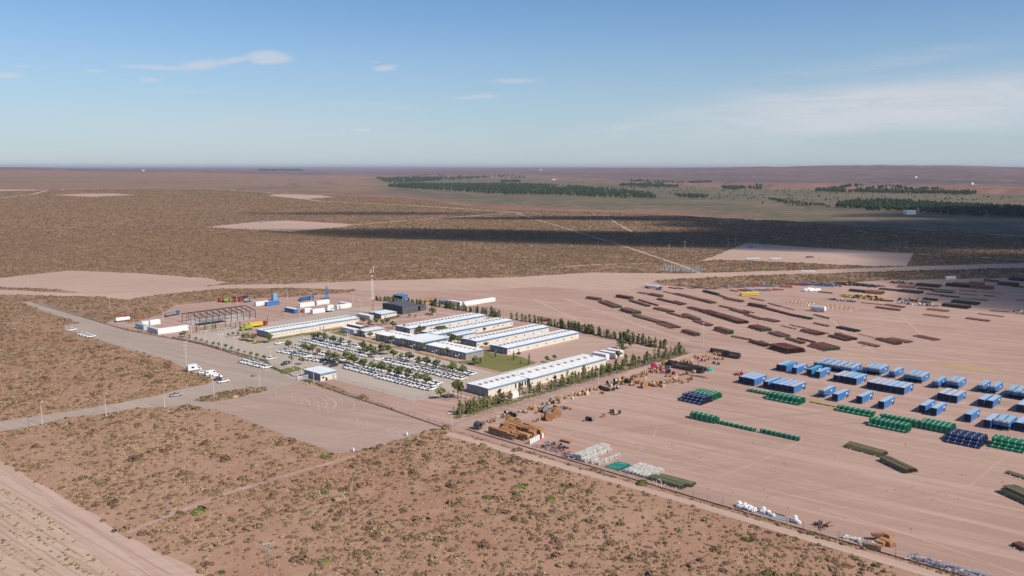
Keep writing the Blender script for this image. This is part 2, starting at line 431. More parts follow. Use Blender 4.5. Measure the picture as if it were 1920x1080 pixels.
M_ROAD = dirtmat('road_dirt', (.43, .29, .225), (.475, .33, .26), (.55, .40, .32), RV, 18, .05, streak=.6)
M_GRAV = dirtmat('apron_gravel', (.335, .262, .215), (.385, .305, .250), (.45, .350, .285), RV+.1, 10, .04, streak=.7, speck=.2)
M_SAND = dirtmat('sand', (.46, .335, .245), (.52, .385, .29), (.42, .30, .20), RV+.35, 16, .06, streak=.7, speck=.5)
M_CONC = dirtmat('concrete_lot', (.415, .345, .285), (.45, .375, .310), (.50, .42, .35), RV, 6, .05, bump=.08, streak=.25, speck=.1)
M_WALK = dirtmat('walkway_concrete', (.50, .42, .36), (.54, .45, .385), (.58, .49, .42), RV, 6, .05, bump=.08, streak=.2, speck=.1)
M_LAWN = dirtmat('lawn_turf', (.130, .155, .040), (.19, .175, .065), (.29, .21, .11), RU, 3, .12, bump=.5, streak=.4, speck=.5)
M_BED = dirtmat('flower_bed', (.40, .26, .11), (.45, .28, .13), (.14, .15, .04), RV, 5, .2, bump=.5, streak=.6, speck=.6)
EXCL = []
def rag(pts, amp, closed=True, step=6.0):
    """subdivide an outline and roughen it"""
    out = []; n = len(pts)
    for i in range(n if closed else n-1):
        a, b = pts[i], pts[(i+1) % n]; L = (b-a).length
        st = max(step, L/60); k = max(1, int(L/st)); nx, ny = -(b-a).y/(L+1e-6), (b-a).x/(L+1e-6)
        for j in range(k):
            p = a+(b-a)*(j/k); w = amp*(float(fbm(np.array([p.x/9]), np.array([p.y/9]), 3, 5)[0])-.5)*2
            out.append(Vector((p.x+nx*w, p.y+ny*w, p.z)))
    return out
def sheet(name, pts, m, z, amp=1.0, label=None, cat=None, kind='structure', excl=True, world_pts=False, parent=None, group=None, thick=0.0, buf=0):
    w = [Vector((p[0], p[1], 0)) for p in pts] if world_pts else [g(*p) for p in pts]
    if amp: w = rag(w, amp)
    if excl: EXCL.append(np.array([(p.x, p.y) for p in w]))
    tris = geometry.tessellate_polygon([w])
    b = MB(); vs = [(p.x, p.y, z) for p in w]
    area = sum(w[i].x*w[(i+1) % len(w)].y-w[(i+1) % len(w)].x*w[i].y for i in range(len(w)))
    fs = []
    for t in tris:
        a, bb, c = (w[i] for i in t)
        cr = (bb-a).cross(c-a).z
        fs.append(t if cr > 0 else t[::-1])
    b.poly(vs, fs)
    if thick:
        n = len(w); k = len(b.v); b.v += [(p.x, p.y, z-thick) for p in w]
        for i in range(n):
            j = (i+1) % n; b.f.append((k+i, k+j, j, i) if area > 0 else (k+j, k+i, i, j)); b.mi.append(0)
    o = b.build(name, m, parent); return tag(o, label, cat, group, kind if not parent else None)
def road(name, pts, width, m, dz=.3, amp=.6, kind='structure', label=None, cat=None, worldp=False):
    """dirt track along photo pixels, draped over the terrain"""
    c = [p if worldp else gt(*p) for p in pts]; c2 = []
    for a, b in zip(c, c[1:]):
        k = max(1, int((b-a).length/25))
        c2 += [a+(b-a)*(j/k) for j in range(k)]
    c2.append(c[-1]); b = MB(); L = []; Rr = []
    for i, p in enumerate(c2):
        d = (c2[min(i+1, len(c2)-1)]-c2[max(i-1, 0)]); d.z = 0; d.normalize(); n = Vector((-d.y, d.x, 0))
        w = width*.5*(1+.25*(random.random()-.5)); o = n*((random.random()-.5)*amp)
        for s, l in ((w, L), (-w, Rr)):
            q = p+n*s+o; q.z = height1(q)+dz; l.append(q)
    vs = L+Rr; n = len(L)
    b.poly(vs, [(i, i+n, i+n+1, i+1) for i in range(n-1)])
    EXCL.append(np.array([(p.x, p.y) for p in L]+[(p.x, p.y) for p in Rr[::-1]]))
    return tag(b.build(name, m), label, cat, None, kind)
Z0 = .02
def inside_poly(p, poly=None):
    poly = poly or [g(*q) for q in ((470, 735), (560, 716), (640, 742), (800, 803), (660, 842), (560, 822), (440, 772), (380, 752))]
    c = False; j = len(poly)-1
    for i in range(len(poly)):
        a, b = poly[i], poly[j]
        if (a.y > p.y) != (b.y > p.y) and p.x < (b.x-a.x)*(p.y-a.y)/(b.y-a.y)+a.x: c = not c
        j = i
    return c
c8 = crop(0, 840, 4.5); c5 = crop(330, 640, 6.4); c7 = crop(1160, 400, 3.31); c2 = crop(700, 540, 3.097); c6 = crop(640, 620, 6.857); c4 = crop(200, 540, 6.4)
cp = crop(500, 600, 8); c1b = crop(420, 540, 8); c3 = crop(640, 480, 6.4); c6b = crop(860, 700, 6.4); c1 = crop(460, 540, 3.84)
# laydown yard and the ground of the compound
yard = sheet('yard', [(842, 806), (1075, 871), (1300, 934), (1560, 1008), (1800, 1080), (2300, 1235), (2900, 1100), (2900, 519), (1920, 521), (1780, 523), (1650, 526), (1560, 533), (1420, 538),
       (1330, 543), (1240, 534), (1215, 524), (940, 530), (700, 533), (660, 548), (560, 556), (430, 562), (330, 572), (300, 590), (245, 606), (215, 600), (196, 606), (330, 638), (600, 715)], M_YARD, Z0, 1.2)
# pale road along the north side and the wide bare strip beside it
sheet('road', [(200, 552), (425, 534), (560, 532), (700, 526), (960, 520), (1110, 511), (1270, 513), (1500, 507), (1920, 493), (2500, 470), (2500, 480), (1920, 502), (1700, 508), (1400, 517),
       (1235, 525), (1180, 545), (1000, 538), (900, 545), (700, 545), (560, 540), (425, 541), (300, 552), (240, 562), (190, 557), (0, 552), (-300, 560), (-300, 548), (0, 543)], M_ROAD, Z0+.008, 1.5)
sheet('pad', [(-20, 523), (60, 515), (130, 507), (250, 512), (385, 521), (425, 530), (340, 545), (260, 556), (195, 556), (100, 542), (-20, 538)], M_PAD, Z0+.004, 2)
sheet('pad', [(385, 426), (480, 416), (545, 413.5), (670, 421), (640, 426), (545, 434.5), (480, 431)], M_PAD, Z0+.1, 4)
sheet('pad', [c7(*p) for p in ((600, 262), (790, 185), (1120, 207), (1830, 250), (1790, 328), (1500, 325), (1300, 316), (900, 297), (600, 290), (500, 298))], M_PAD, Z0+.02, 2)
for pts in ([(97, 366), (150, 363.6), (215, 363), (255, 366), (170, 369.5)], [(-60, 356), (0, 355.5), (60, 355.5), (92, 357), (0, 358.6), (-60, 359)],
            [(500, 367), (530, 364), (600, 366), (628, 370), (565, 374)]):
    sheet('pad', pts, M_PAD, Z0+.5, 6)
# grey gravel forecourt with the approach road
sheet('gravel_apron', [(60, 566), (75, 568), (240, 620), (335, 638), (520, 693), (560, 712), (640, 738), (840, 803), (812, 805), (760, 821), (665, 848), (630, 850), (560, 826), (500, 803), (463, 788),
       (440, 779), (408, 770), (358, 760), (312, 763), (250, 767), (198, 777), (130, 782), (60, 799), (0, 810), (-120, 830), (-120, 808), (0, 791), (125, 772), (221, 756), (294, 742), (338, 730),
       (390, 720), (400, 712), (380, 705), (340, 686), (309, 674), (262, 662), (226, 650), (192, 640), (160, 628), (122, 618), (118, 610), (150, 606), (80, 583), (40, 567)], M_GRAV, Z0+.012, 1.2)
sheet('gravel_apron', [(470, 742), (520, 728), (560, 717), (640, 740), (838, 803), (812, 804), (760, 820), (665, 847), (630, 849), (560, 825), (500, 802), (463, 787), (440, 778), (408, 769), (380, 762), (420, 750)],
      dirtmat('apron_dirt', (.37, .265, .215), (.43, .315, .26), (.34, .235, .185), RV+.35, 8, .05, streak=.8), Z0+.019, 1.0, excl=False)
sheet('dirt_road', [c8(*p) for p in ((-1400, -420), (0, 118), (190, 215), (470, 390), (830, 580), (1050, 740), (1400, 910), (1750, 1080), (2300, 1350), (1700, 1500), (900, 1000), (430, 600), (0, 330), (-1400, -250))], M_ROAD, Z0+.008, .8)
sheet('sand', [c8(*p) for p in ((-1400, -260), (0, 322), (430, 592), (900, 992), (1700, 1492), (-1400, 2600))], M_SAND, Z0, 1.0)
# service track outside the yard fence and the faint old track
fence_w = [g(838, 812), g(1300, 944), g(1800, 1093), g(2200, 1215)]
road('track', fence_w, 4.2, M_ROAD, .03, .8, worldp=True)
road('track', [(664, 854), (560, 885), (430, 925), (330, 962), (240, 1000)], 1.9, M_YARD, .012, 1.5)
road('track', [(960, 399), (1200, 407), (1440, 416), (1700, 429), (1920, 443), (2200, 462)], 9, M_ROAD)
road('track', [(660, 422), (800, 411), (900, 404), (966, 398), (975, 401)], 10, M_ROAD)
road('track', [(0, 372), (60, 365), (120, 354), (300, 353), (430, 356), (520, 365), (600, 378), (760, 385), (960, 398)], 13, M_ROAD, .6)
road('track', [(972, 401), (1060, 428), (1180, 465), (1285, 500), (1310, 512)], 4.5, M_ROAD, .06)
road('track', [(1140, 409), (1185, 435)], 4, M_ROAD, .08)
road('track', [(1000, 506), (1100, 497), (1230, 493)], 4.0, M_ROAD, .05)
road('track', [(1560, 470), (1700, 475), (1920, 487), (2200, 500)], 5, M_ROAD, .05)
# compound paving
sheet('parking_lot', [(352, 630), (395, 616), (450, 612), (480, 607), (560, 597), (600, 588), (650, 580), (690, 575), (730, 574), (715, 582), (680, 586), (660, 592), (600, 604), (480, 617),
       c1b(360, 640), c1b(50, 745), c1b(110, 765), c1b(430, 850), c1b(640, 820), c1b(1180, 720), c1b(1400, 660), c1(530, 300), c1(1000, 412), c6(0, 82), c6(770, 260), c6(960, 310), c6(1500, 425),
       c6(1700, 470), c6(1920, 545), c2(760, 505), (930, 706), (900, 715), c6(1400, 770), c6(1350, 790), c6(1180, 850), c6(920, 900), (700, 731), (627, 711), (600, 717), (545, 709), (520, 693), (440, 664), (388, 642)], M_CONC, Z0+.020, 0, excl=False)

# pale vehicle lanes and turning swirls worn into the bare ground
for pts, w, m_ in (([(1300, 664), (1430, 668), (1560, 671), (1700, 675), (1920, 682), (2200, 692)], 2.6, M_ROAD), ([(1300, 664), (1180, 700), (1080, 745), (960, 790), (900, 812)], 3.2, M_ROAD),
        ([(1540, 930), (1640, 948), (1720, 968), (1800, 985)], .5, M_PAD), ([(1050, 812), (1100, 830), (1180, 852), (1260, 862)], 1.6, M_PAD), ([(1090, 800), (1140, 818), (1190, 832)], 1.2, M_PAD),
        ([(1640, 560), (1690, 590), (1740, 640)], 2.0, M_ROAD), ([(1500, 560), (1560, 600), (1600, 640), (1640, 660)], 2.2, M_ROAD), ([(1240, 585), (1330, 620), (1450, 645), (1600, 664)], 3.0, M_ROAD),
        ([(1060, 560), (1200, 610), (1290, 640)], 3.4, M_ROAD), ([(1000, 560), (1120, 620), (1230, 650)], 2.4, M_ROAD), ([(1500, 640), (1700, 655), (1920, 660)], 1.5, M_PAD)):
    road('wheel_track', pts, w, m_, .026, .9)
M_TRK = dirtmat('rut_gravel', (.47, .36, .305), (.50, .385, .33), (.42, .32, .27), .2, 6, .1, streak=.5)
for k in range(15):
    cx, cy = g(566, 752).x, g(566, 752).y; pts = []
    for j in range(15):
        a = math.radians(-95+k*5*((k*7) % 3-1)*.6+j*(9+((k*5) % 4))); rx, ry = 10+k*3.4, 5.5+k*2.3; q = UD*(rx*math.cos(a))*.9+VD*(ry*math.sin(a)*2.0); pts.append(Vector((cx+q.x-6, cy+q.y-3, 0)))
    pts = [p for p in pts if inside_poly(p)]
    if len(pts) > 3: road('wheel_track', pts, .32 if k % 3 else .55, M_TRK, .052+.0008*k, .4, worldp=True)
sheet('dry_grass', [(1738, 681), (1790, 680), (1850, 690), (1880, 700), (1800, 692)], dirtmat('dry_grass', (.42, .31, .16), (.40, .26, .18), (.45, .36, .17), .2, 4, .1), Z0+.03, 2, excl=False)

rr_ = random.Random(99)
for k in range(20):      # faint crossing wheel marks over the open yard
    x, y = rr_.uniform(1000, 1900), rr_.uniform(600, 960)
    if y > 900+(x-1240)*.27 or (y > 700 and x < 1150): continue
    ang = rr_.choice((RV+rr_.uniform(-.25, .1), RU+rr_.uniform(-.3, .3), RV+rr_.uniform(-.25, .1))); cur = rr_.uniform(-.012, .012); p = g(x, y); pts = []
    for j in range(int(rr_.uniform(6, 14))): pts.append(p.copy()); ang += cur*6; p = p+Vector((math.cos(ang), math.sin(ang), 0))*7
    road('wheel_track', pts, rr_.uniform(.35, .7), (M_PAD, M_ROAD)[k % 2], .022+.0003*k, .25, worldp=True)

sheet('soil_island', [c5(*p) for p in ((236, 712), (300, 685), (450, 645), (640, 602), (880, 572), (1085, 566), (1105, 592), (1000, 612), (860, 640), (640, 692), (430, 724), (290, 722))], gm, Z0+.055, .8, excl=False)
M_RUT = dirtmat('rut_sand', (.40, .275, .21), (.44, .31, .235), (.36, .24, .18), RV, 8, .1, streak=.5)
M_RUTP = dirtmat('rut_pale', (.55, .42, .35), (.58, .45, .37), (.50, .37, .30), RV, 8, .1, streak=.5)
ra, rb = g(*c8(-300, 60)), g(*c8(1900, 1330)); rn = Vector((-(rb-ra).y, (rb-ra).x, 0)).normalized(); rk_ = random.Random(3)
for k in range(30):
    o_ = rk_.uniform(-26, 5); a0, a1 = sorted((rk_.uniform(0, 1), rk_.uniform(0, 1))); 
    if a1-a0 < .25: a1 = a0+.35
    pts = [ra.lerp(rb, a0+(a1-a0)*j/9)+rn*(o_+rk_.uniform(-.25, .25)) for j in range(10)]
    road('wheel_track', pts, rk_.uniform(.25, .8), M_RUTP if (k % 3 == 0 and o_ > -12) else M_RUT, .034+.0004*k, .15, worldp=True)
    EXCL.pop()
# ---------------------------------------------------------------- lawns, beds, walks
sheet('dirt_island', [c1b(*p) for p in ((110, 760), (420, 660), (520, 640), (680, 760), (640, 812), (430, 842))], M_YARD, Z0+.026, .3, excl=False)
L_ = [([c1b(*p) for p in ((190, 755), (440, 790), (640, 790), (700, 770), (1180, 680), (1440, 668), (1390, 690), (1170, 725), (660, 818), (430, 845))]),
 [c1b(*p) for p in ((1470, 640), (1740, 600), (1755, 625), (1520, 664))], [c1b(*p) for p in ((1590, 672), (1740, 650), (1870, 705), (1810, 725))],
 [c2(*p) for p in ((480, 428), (560, 420), (632, 415), (640, 352), (690, 380), (760, 392), (860, 400), (950, 437), (880, 462), (770, 492))],
 [c2(*p) for p in ((560, 283), (690, 250), (800, 225), (850, 236), (640, 283), (600, 292))], [c2(*p) for p in ((640, 350), (770, 322), (800, 330), (700, 352))],
 [cp(*p) for p in ((160, 760), (420, 690), (560, 735), (300, 805), (230, 815))]]
for q in L_: sheet('lawn', q, M_LAWN, Z0+.034, .4, excl=False)
sheet('flower_bed', [c6(*p) for p in ((105, 78), (140, 76), (460, 160), (780, 228), (775, 245), (440, 178), (120, 100))], M_BED, Z0+.034, .3, excl=False)
sheet('flower_bed', [c6(*p) for p in ((950, 270), (985, 268), (1500, 395), (1560, 420), (1540, 432), (1120, 325), (960, 290))], M_BED, Z0+.034, .3, excl=False)
def path_(pts, w, m=M_WALK, z=Z0+.042, name='footpath'):
    c = [g(*p) for p in pts]; b = MB(); Ls = []; Rs = []
    for i, p in enumerate(c):
        d = (c[min(i+1, len(c)-1)]-c[max(i-1, 0)]).normalized(); n = Vector((-d.y, d.x, 0))*w/2
        Ls.append((p.x+n.x, p.y+n.y, z)); Rs.append((p.x-n.x, p.y-n.y, z))
    n = len(c); b.poly(Ls+Rs, [(i, i+n, i+n+1, i+1) for i in range(n-1)])
    b.poly([(x, y, z-.12) for x, y, _ in Ls]+[(x, y, z) for x, y, _ in Ls], [(i, i+1, i+1+n, i+n) for i in range(n-1)])
    b.poly([(x, y, z-.12) for x, y, _ in Rs]+[(x, y, z) for x, y, _ in Rs], [(i+1, i, i+n, i+1+n) for i in range(n-1)])
    return tag(b.build(name, m), kind='structure')
path_([c6(0, 85), c6(960, 305), c6(1920, 548)], 1.6)
path_([c2(740, 497), c2(880, 462), c2(960, 438)], 1.4)
path_([c1b(1200, 712), c1b(640, 815), c1b(430, 848), c1b(110, 762)], 1.2)
path_([c1b(1400, 640), c1b(1560, 680), c1b(1820, 740)], 2.2)
path_([c2(1200, 283), c2(1420, 320), c2(1650, 358)], 1.6)
path_([c3(480, 790), c3(850, 750), c3(1130, 705)], 1.6)
path_([c3(1130, 705), c3(1130, 668), c3(1420, 720)], 1.5)
path_([c2(430, 600), c2(560, 640)], 1.6)
path_([(627, 712), (700, 731.5), (775, 751.5), (818, 742), (850, 731)], .4, name='kerb')
# construction plot: rubble slab and stains
sheet('bare_plot', [c2(*p) for p in ((800, 385), (1200, 292), (1500, 340), (1440, 372), (1230, 378), (980, 438), (900, 415))], M_PAD, Z0+.012, 1, excl=False)
# ---------------------------------------------------------------- clouds that shade the right of the plain
cm = bpy.data.materials.new('cloud_vapour'); cm.use_nodes = True; ct = cm.node_tree; ct.nodes.clear()
cv = ct.nodes.new('ShaderNodeVolumePrincipled'); co_ = ct.nodes.new('ShaderNodeOutputMaterial')
cv.inputs['Color'].default_value = (.95, .96, 1, 1); cv.inputs['Density'].default_value = .05
ct.links.new(cv.outputs[0], co_.inputs['Volume'])
CALT = 1250.0
def cloud(cx, cy, a, b, rot, thick):
    rr = random.Random(int(cx+cy)); n, k = 48, 14; M = MB(); vs = []
    off = SUNV*(CALT/SUNV.z)
    for j in range(k+1):
        ph = math.pi*j/k
        for i in range(n):
            t = 2*math.pi*i/n
            q = float(fbm(np.array([3+1.6*math.cos(t)*math.sin(ph)+cx*.01]), np.array([3+1.6*math.sin(t)*math.sin(ph)+cy*.01]), 4, 9)[0])
            e = 1+(q-.5)*.8*math.sin(ph)
            x = a*e*math.sin(ph)*math.cos(t); y = b*e*math.sin(ph)*math.sin(t)
            z = thick*math.cos(ph)*abs(math.cos(ph))*(.75+.5*q)
            vs.append((x*math.cos(rot)-y*math.sin(rot), x*math.sin(rot)+y*math.cos(rot), z))
    M.poly(vs, [(jj*n+i, (jj+1)*n+i, (jj+1)*n+(i+1) % n, jj*n+(i+1) % n) for jj in range(k) for i in range(n)])
    o = M.build('cloud', cm); o.location = (cx+off.x, cy+off.y, CALT); tag(o, kind='structure')
for q in ((940, 1300, 800, 360, -.10, 75), (250, 1160, 560, 150, -.22, 34), (760, 640, 480, 340, -.5, 45), (420, 1620, 560, 110, -.05, 24),
          (940, 1640, 520, 330, -.1, 44), (-270, 1800, 300, 70, 0, 9), (1500, 2100, 700, 300, 0, 40)):
    cloud(*q)

# ---------------------------------------------------------------- desert scrub
M_B1 = mat('dry_bush', (.255, .165, .102), .95, .3, 3, objrand=.3, col2=(.33, .22, .14), spec=.1)
M_B2 = mat('olive_bush', (.205, .145, .078), .95, .3, 3, objrand=.3, col2=(.27, .19, .11), spec=.1)
M_B3 = mat('green_bush', (.150, .160, .050), .95, .3, 3, objrand=.25, col2=(.21, .19, .08), spec=.1)
M_G1 = mat('straw_tuft', (.40, .265, .150), .95, .3, 3, objrand=.3, col2=(.47, .33, .20), spec=.1)
def bush_mesh(seed, n, m, h=.55, leaf=.17, lobes=4):
    r = random.Random(seed); b = MB()
    cs = [(r.uniform(-.5, .5), r.uniform(-.5, .5), r.uniform(.45, .8)) for _ in range(lobes)]
    for i in range(n):
        cx, cy, cr = cs[r.randrange(lobes)]
        t = r.uniform(0, 2*math.pi); ph = math.acos(r.uniform(0, 1)); q = cr*r.uniform(.7, 1.05)
        p = Vector((cx+q*math.sin(ph)*math.cos(t), cy+q*math.sin(ph)*math.sin(t), q*math.cos(ph)*h*1.5*r.uniform(.7, 1.1)))
        nrm = Vector((math.sin(ph)*math.cos(t)+r.uniform(-.6, .6), math.sin(ph)*math.sin(t)+r.uniform(-.6, .6), math.cos(ph)+r.uniform(-.2, .8))).normalized()
        a = nrm.orthogonal().normalized(); a.rotate(Matrix.Rotation(r.uniform(0, 6.28), 3, nrm)); c = nrm.cross(a); s = leaf*r.uniform(.6, 1.4)
        b.face([p-a*s-c*s*.6, p+a*s-c*s*.6, p+a*s*.8+c*s, p-a*s*.7+c*s*.8])
    for i in range(8):      # bare stems
        t = 6.28*i/8; b.face([(0.03*math.cos(t), .03*math.sin(t), 0), (-.03*math.cos(t), -.03*math.sin(t), 0), (.5*math.cos(t+.3), .5*math.sin(t+.3), .45*h*1.6)])
    me = b.build('desert_shrub', m); me_d = me.data; bpy.data.objects.remove(me); return me_d
BM = [bush_mesh(1, 150, M_B1), bush_mesh(2, 150, M_B1, .45), bush_mesh(3, 150, M_B2), bush_mesh(4, 130, M_B2, .5), bush_mesh(5, 130, M_B3, .5, .19)]
TM = [bush_mesh(11, 34, M_G1, .5, .26, 2), bush_mesh(12, 34, M_B1, .5, .28, 2), bush_mesh(13, 30, M_G1, .4, .26, 2), bush_mesh(14, 30, M_B2, .4, .28, 1)]
def inside(P, poly):
    x, y = P[:, 0], P[:, 1]; bb = (x > poly[:, 0].min()) & (x < poly[:, 0].max()) & (y > poly[:, 1].min()) & (y < poly[:, 1].max())
    out = np.zeros(len(P), bool); idx = np.nonzero(bb)[0]
    if not len(idx): return out
    xs, ys = x[idx], y[idx]; c = np.zeros(len(idx), bool); j = len(poly)-1
    for i in range(len(poly)):
        xi, yi = poly[i]; xj, yj = poly[j]
        if yi != yj: c ^= ((yi > ys) != (yj > ys)) & (xs < (xj-xi)*(ys-yi)/(yj-yi)+xi)
        j = i
    out[idx] = c; return out
def scatter(density, r0, r1, az=35.5, excl=True, thin=None):
    A = math.radians(az); n = int(density*A*(r1*r1-r0*r0))
    a = rng.uniform(-A, A, n); r = np.sqrt(rng.uniform(r0*r0, r1*r1, n))
    P = np.stack([r*np.sin(a), r*np.cos(a)], -1); keep = np.ones(n, bool)
    if excl:
        for e in EXCL: keep &= ~inside(P, e)
    cl = fbm(P[:, 0]/16, P[:, 1]/16, 4, 17); big = fbm(P[:, 0]/90, P[:, 1]/90, 3, 19)
    keep &= rng.uniform(0, 1, n) < np.clip((cl-.30)*3.0+(big-.5)*.9, .30, 1)
    if thin is not None: keep &= thin(P)
    return P[keep]
def gn_scatter(name, P, sizes, meshes, idx, label, zs=None):
    """one object whose geometry nodes set a plant on each of its points"""
    me = bpy.data.meshes.new(name); n = len(P); me.vertices.add(n)
    z = height(P[:, 0], P[:, 1]) if zs is None else zs
    co = np.stack([P[:, 0], P[:, 1], z], -1).astype(np.float32)
    me.vertices.foreach_set('co', co.ravel())
    a = me.attributes.new('size', 'FLOAT', 'POINT'); a.data.foreach_set('value', sizes.astype(np.float32))
    a = me.attributes.new('turn', 'FLOAT', 'POINT'); a.data.foreach_set('value', rng.uniform(0, 6.28, n).astype(np.float32))
    a = me.attributes.new('pick', 'INT', 'POINT'); a.data.foreach_set('value', idx.astype(np.int32))
    o = bpy.data.objects.new(name, me); COL.objects.link(o)
    ng = bpy.data.node_groups.new(name, 'GeometryNodeTree')
    ng.interface.new_socket('Geometry', in_out='INPUT', socket_type='NodeSocketGeometry'); ng.interface.new_socket('Geometry', in_out='OUTPUT', socket_type='NodeSocketGeometry')
    N = ng.nodes; Lk = ng.links.new; gi = N.new('NodeGroupInput'); go = N.new('NodeGroupOutput'); jn = N.new('GeometryNodeJoinGeometry')
    tp = N.new('GeometryNodeInputNamedAttribute'); tp.data_type = 'INT'; tp.inputs[0].default_value = 'pick'
    sz = N.new('GeometryNodeInputNamedAttribute'); sz.data_type = 'FLOAT'; sz.inputs[0].default_value = 'size'
    tu = N.new('GeometryNodeInputNamedAttribute'); tu.data_type = 'FLOAT'; tu.inputs[0].default_value = 'turn'
    cx = N.new('ShaderNodeCombineXYZ'); Lk(tu.outputs[0], cx.inputs[2])
    for k, ob in enumerate(meshes):
        oi = N.new('GeometryNodeObjectInfo'); oi.inputs['Object'].default_value = ob; oi.transform_space = 'ORIGINAL'; oi.inputs['As Instance'].default_value = True
        cmp_ = N.new('FunctionNodeCompare'); cmp_.data_type = 'INT'; cmp_.operation = 'EQUAL'
        Lk(tp.outputs[0], cmp_.inputs[2]); cmp_.inputs[3].default_value = k
        ip = N.new('GeometryNodeInstanceOnPoints'); Lk(gi.outputs[0], ip.inputs['Points']); Lk(cmp_.outputs[0], ip.inputs['Selection']); Lk(oi.outputs['Geometry'], ip.inputs['Instance'])
        Lk(cx.outputs[0], ip.inputs['Rotation']); Lk(sz.outputs[0], ip.inputs['Scale']); Lk(ip.outputs[0], jn.inputs[0])
    Lk(jn.outputs[0], go.inputs[0])
    md = o.modifiers.new('scatter', 'NODES'); md.node_group = ng
    return tag(o, label, None, None, 'stuff')
Pb = scatter(1/26, 150, 1500); sb = rng.gamma(5, .16, len(Pb))+.45
order = np.argsort(np.hypot(Pb[:, 0], Pb[:, 1])/np.maximum(sb, .5)**1.6)
kind = rng.choice(5, len(Pb), p=[.37, .33, .16, .09, .05])
cam_vis = (np.abs(Pb[:, 0]/Pb[:, 1]) < .59) & (Pb[:, 1] > 190)
solo = [i for i in order if cam_vis[i]][:260]; solo_set = set(solo)
_KN = ['grey-brown dry', 'low spreading brown', 'olive', 'flat olive', 'bright green']
track_line = [gt(665, 850), gt(430, 925), gt(240, 1000)]
def where(p):
    v = p[0]*VD.x+p[1]*VD.y; u = p[0]*UD.x+p[1]*UD.y
    if u > 215: return 'scrub left of the forecourt'
    if v > -130: return 'scrub below the yard fence'
    if v > -235: return 'foreground scrub'
    return 'scrub by the dirt road'
protos = [None]*5
for i in solo:
    o = bpy.data.objects.new('desert_shrub', BM[kind[i]]); COL.objects.link(o)
    o.location = (Pb[i, 0], Pb[i, 1], 0); o.scale = (sb[i]*1.1,)*3; o.rotation_euler = (0, 0, rng.uniform(0, 6.28))
    sz_ = 'large' if sb[i] > 2.0 else 'mid-sized' if sb[i] > 1.5 else 'small'
    tag(o, '%s %s shrub in the %s' % (sz_, _KN[kind[i]], where(Pb[i])), 'shrub', '%s %s shrubs in the %s' % (sz_, _KN[kind[i]], where(Pb[i])))
    if protos[kind[i]] is None: protos[kind[i]] = o
for k in range(5):
    if protos[k] is None: protos[k] = bpy.data.objects.new('desert_shrub', BM[k])
rest = np.array([i for i in range(len(Pb)) if i not in solo_set])
gn_scatter('scrub', Pb[rest], sb[rest], protos, kind[rest], 'low brown and olive desert scrub over the plain')
Pm = np.vstack([scatter(1/5.5, 150, 420), scatter(1/7, 420, 1350)]); Pf = np.vstack([scatter(1/30, 1350, 2600, 33), scatter(1/60, 2600, 4300, 33)]); Pf = Pf[height(Pf[:, 0], Pf[:, 1]) > -6]; gn_scatter('far_scrub', Pf, rng.uniform(1.3, 2.6, len(Pf))*np.where(np.hypot(Pf[:, 0], Pf[:, 1]) > 2600, 1.35, 1), protos, rng.choice(5, len(Pf), p=[.44, .36, .10, .08, .02]), 'brown scrub covering the far plateau')
gn_scatter('low_scrub', Pm, rng.uniform(.45, 1.1, len(Pm))*np.clip(.75+np.hypot(Pm[:, 0], Pm[:, 1])/1400, .9, 1.5), protos, rng.choice(5, len(Pm), p=[.42, .36, .12, .08, .02]), 'knee-high dry bushes between the larger scrub')
tobj = []
for k, m_ in enumerate(TM):
    p = g(300+150*k, 960+20*k); o = bpy.data.objects.new('grass_tuft', m_); COL.objects.link(o); o.location = p; o.scale = (.6,)*3
    tag(o, 'lone %s tuft on bare soil in the foreground' % ['straw-coloured', 'brown', 'pale straw', 'small olive'][k], 'grass tuft'); tobj.append(o)
Pt = scatter(1/1.5, 150, 520); gn_scatter('grass_tufts', Pt, rng.uniform(.22, .62, len(Pt)), tobj, rng.choice(4, len(Pt), p=[.38, .22, .25, .15]), 'straw tufts and pebbles scattered over the red soil')

# sparse weeds on the sandy strip at the lower left, in ragged rows
sp_ = np.array([(p.x, p.y) for p in [g(*c8(*q)) for q in ((-300, 150), (0, 330), (430, 600), (900, 1000), (1300, 1300), (-300, 1700))]])
lo, hi = sp_.min(0), sp_.max(0); Q = rng.uniform(lo, hi, (9000, 2)); Q = Q[inside(Q, sp_)]
dd = g(*c8(430, 600))-g(*c8(0, 330)); dd.normalize(); nn_ = np.array([-dd.y, dd.x]); t_ = Q@nn_
Q = Q[(rng.uniform(0, 1, len(Q)) < .18)|((np.abs(((t_/7.3) % 1)-.5) < .1) & (fbm(Q[:, 0]/9, Q[:, 1]/9, 3, 8) > .45))]
gn_scatter('weeds', Q, rng.uniform(.25, .6, len(Q)), tobj+protos, rng.choice(9, len(Q), p=[.3, .1, .15, .12, .08, .08, .05, .07, .05]), 'low weeds on the sandy strip beside the pale dirt road')

ip_ = np.array([(p.x, p.y) for p in [g(*c5(*q)) for q in ((236, 712), (450, 645), (880, 572), (1085, 566), (1000, 612), (860, 640), (640, 692), (430, 724))]])
Qi = rng.uniform(ip_.min(0), ip_.max(0), (900, 2)); Qi = Qi[inside(Qi, ip_)]
gn_scatter('island_scrub', Qi, rng.uniform(.35, 1.5, len(Qi))**1.4, protos+tobj, rng.choice(9, len(Qi), p=[.2, .16, .12, .08, .06, .14, .1, .08, .06]), 'scrub on the narrow soil island at the road junction', np.full(len(Qi), .07))
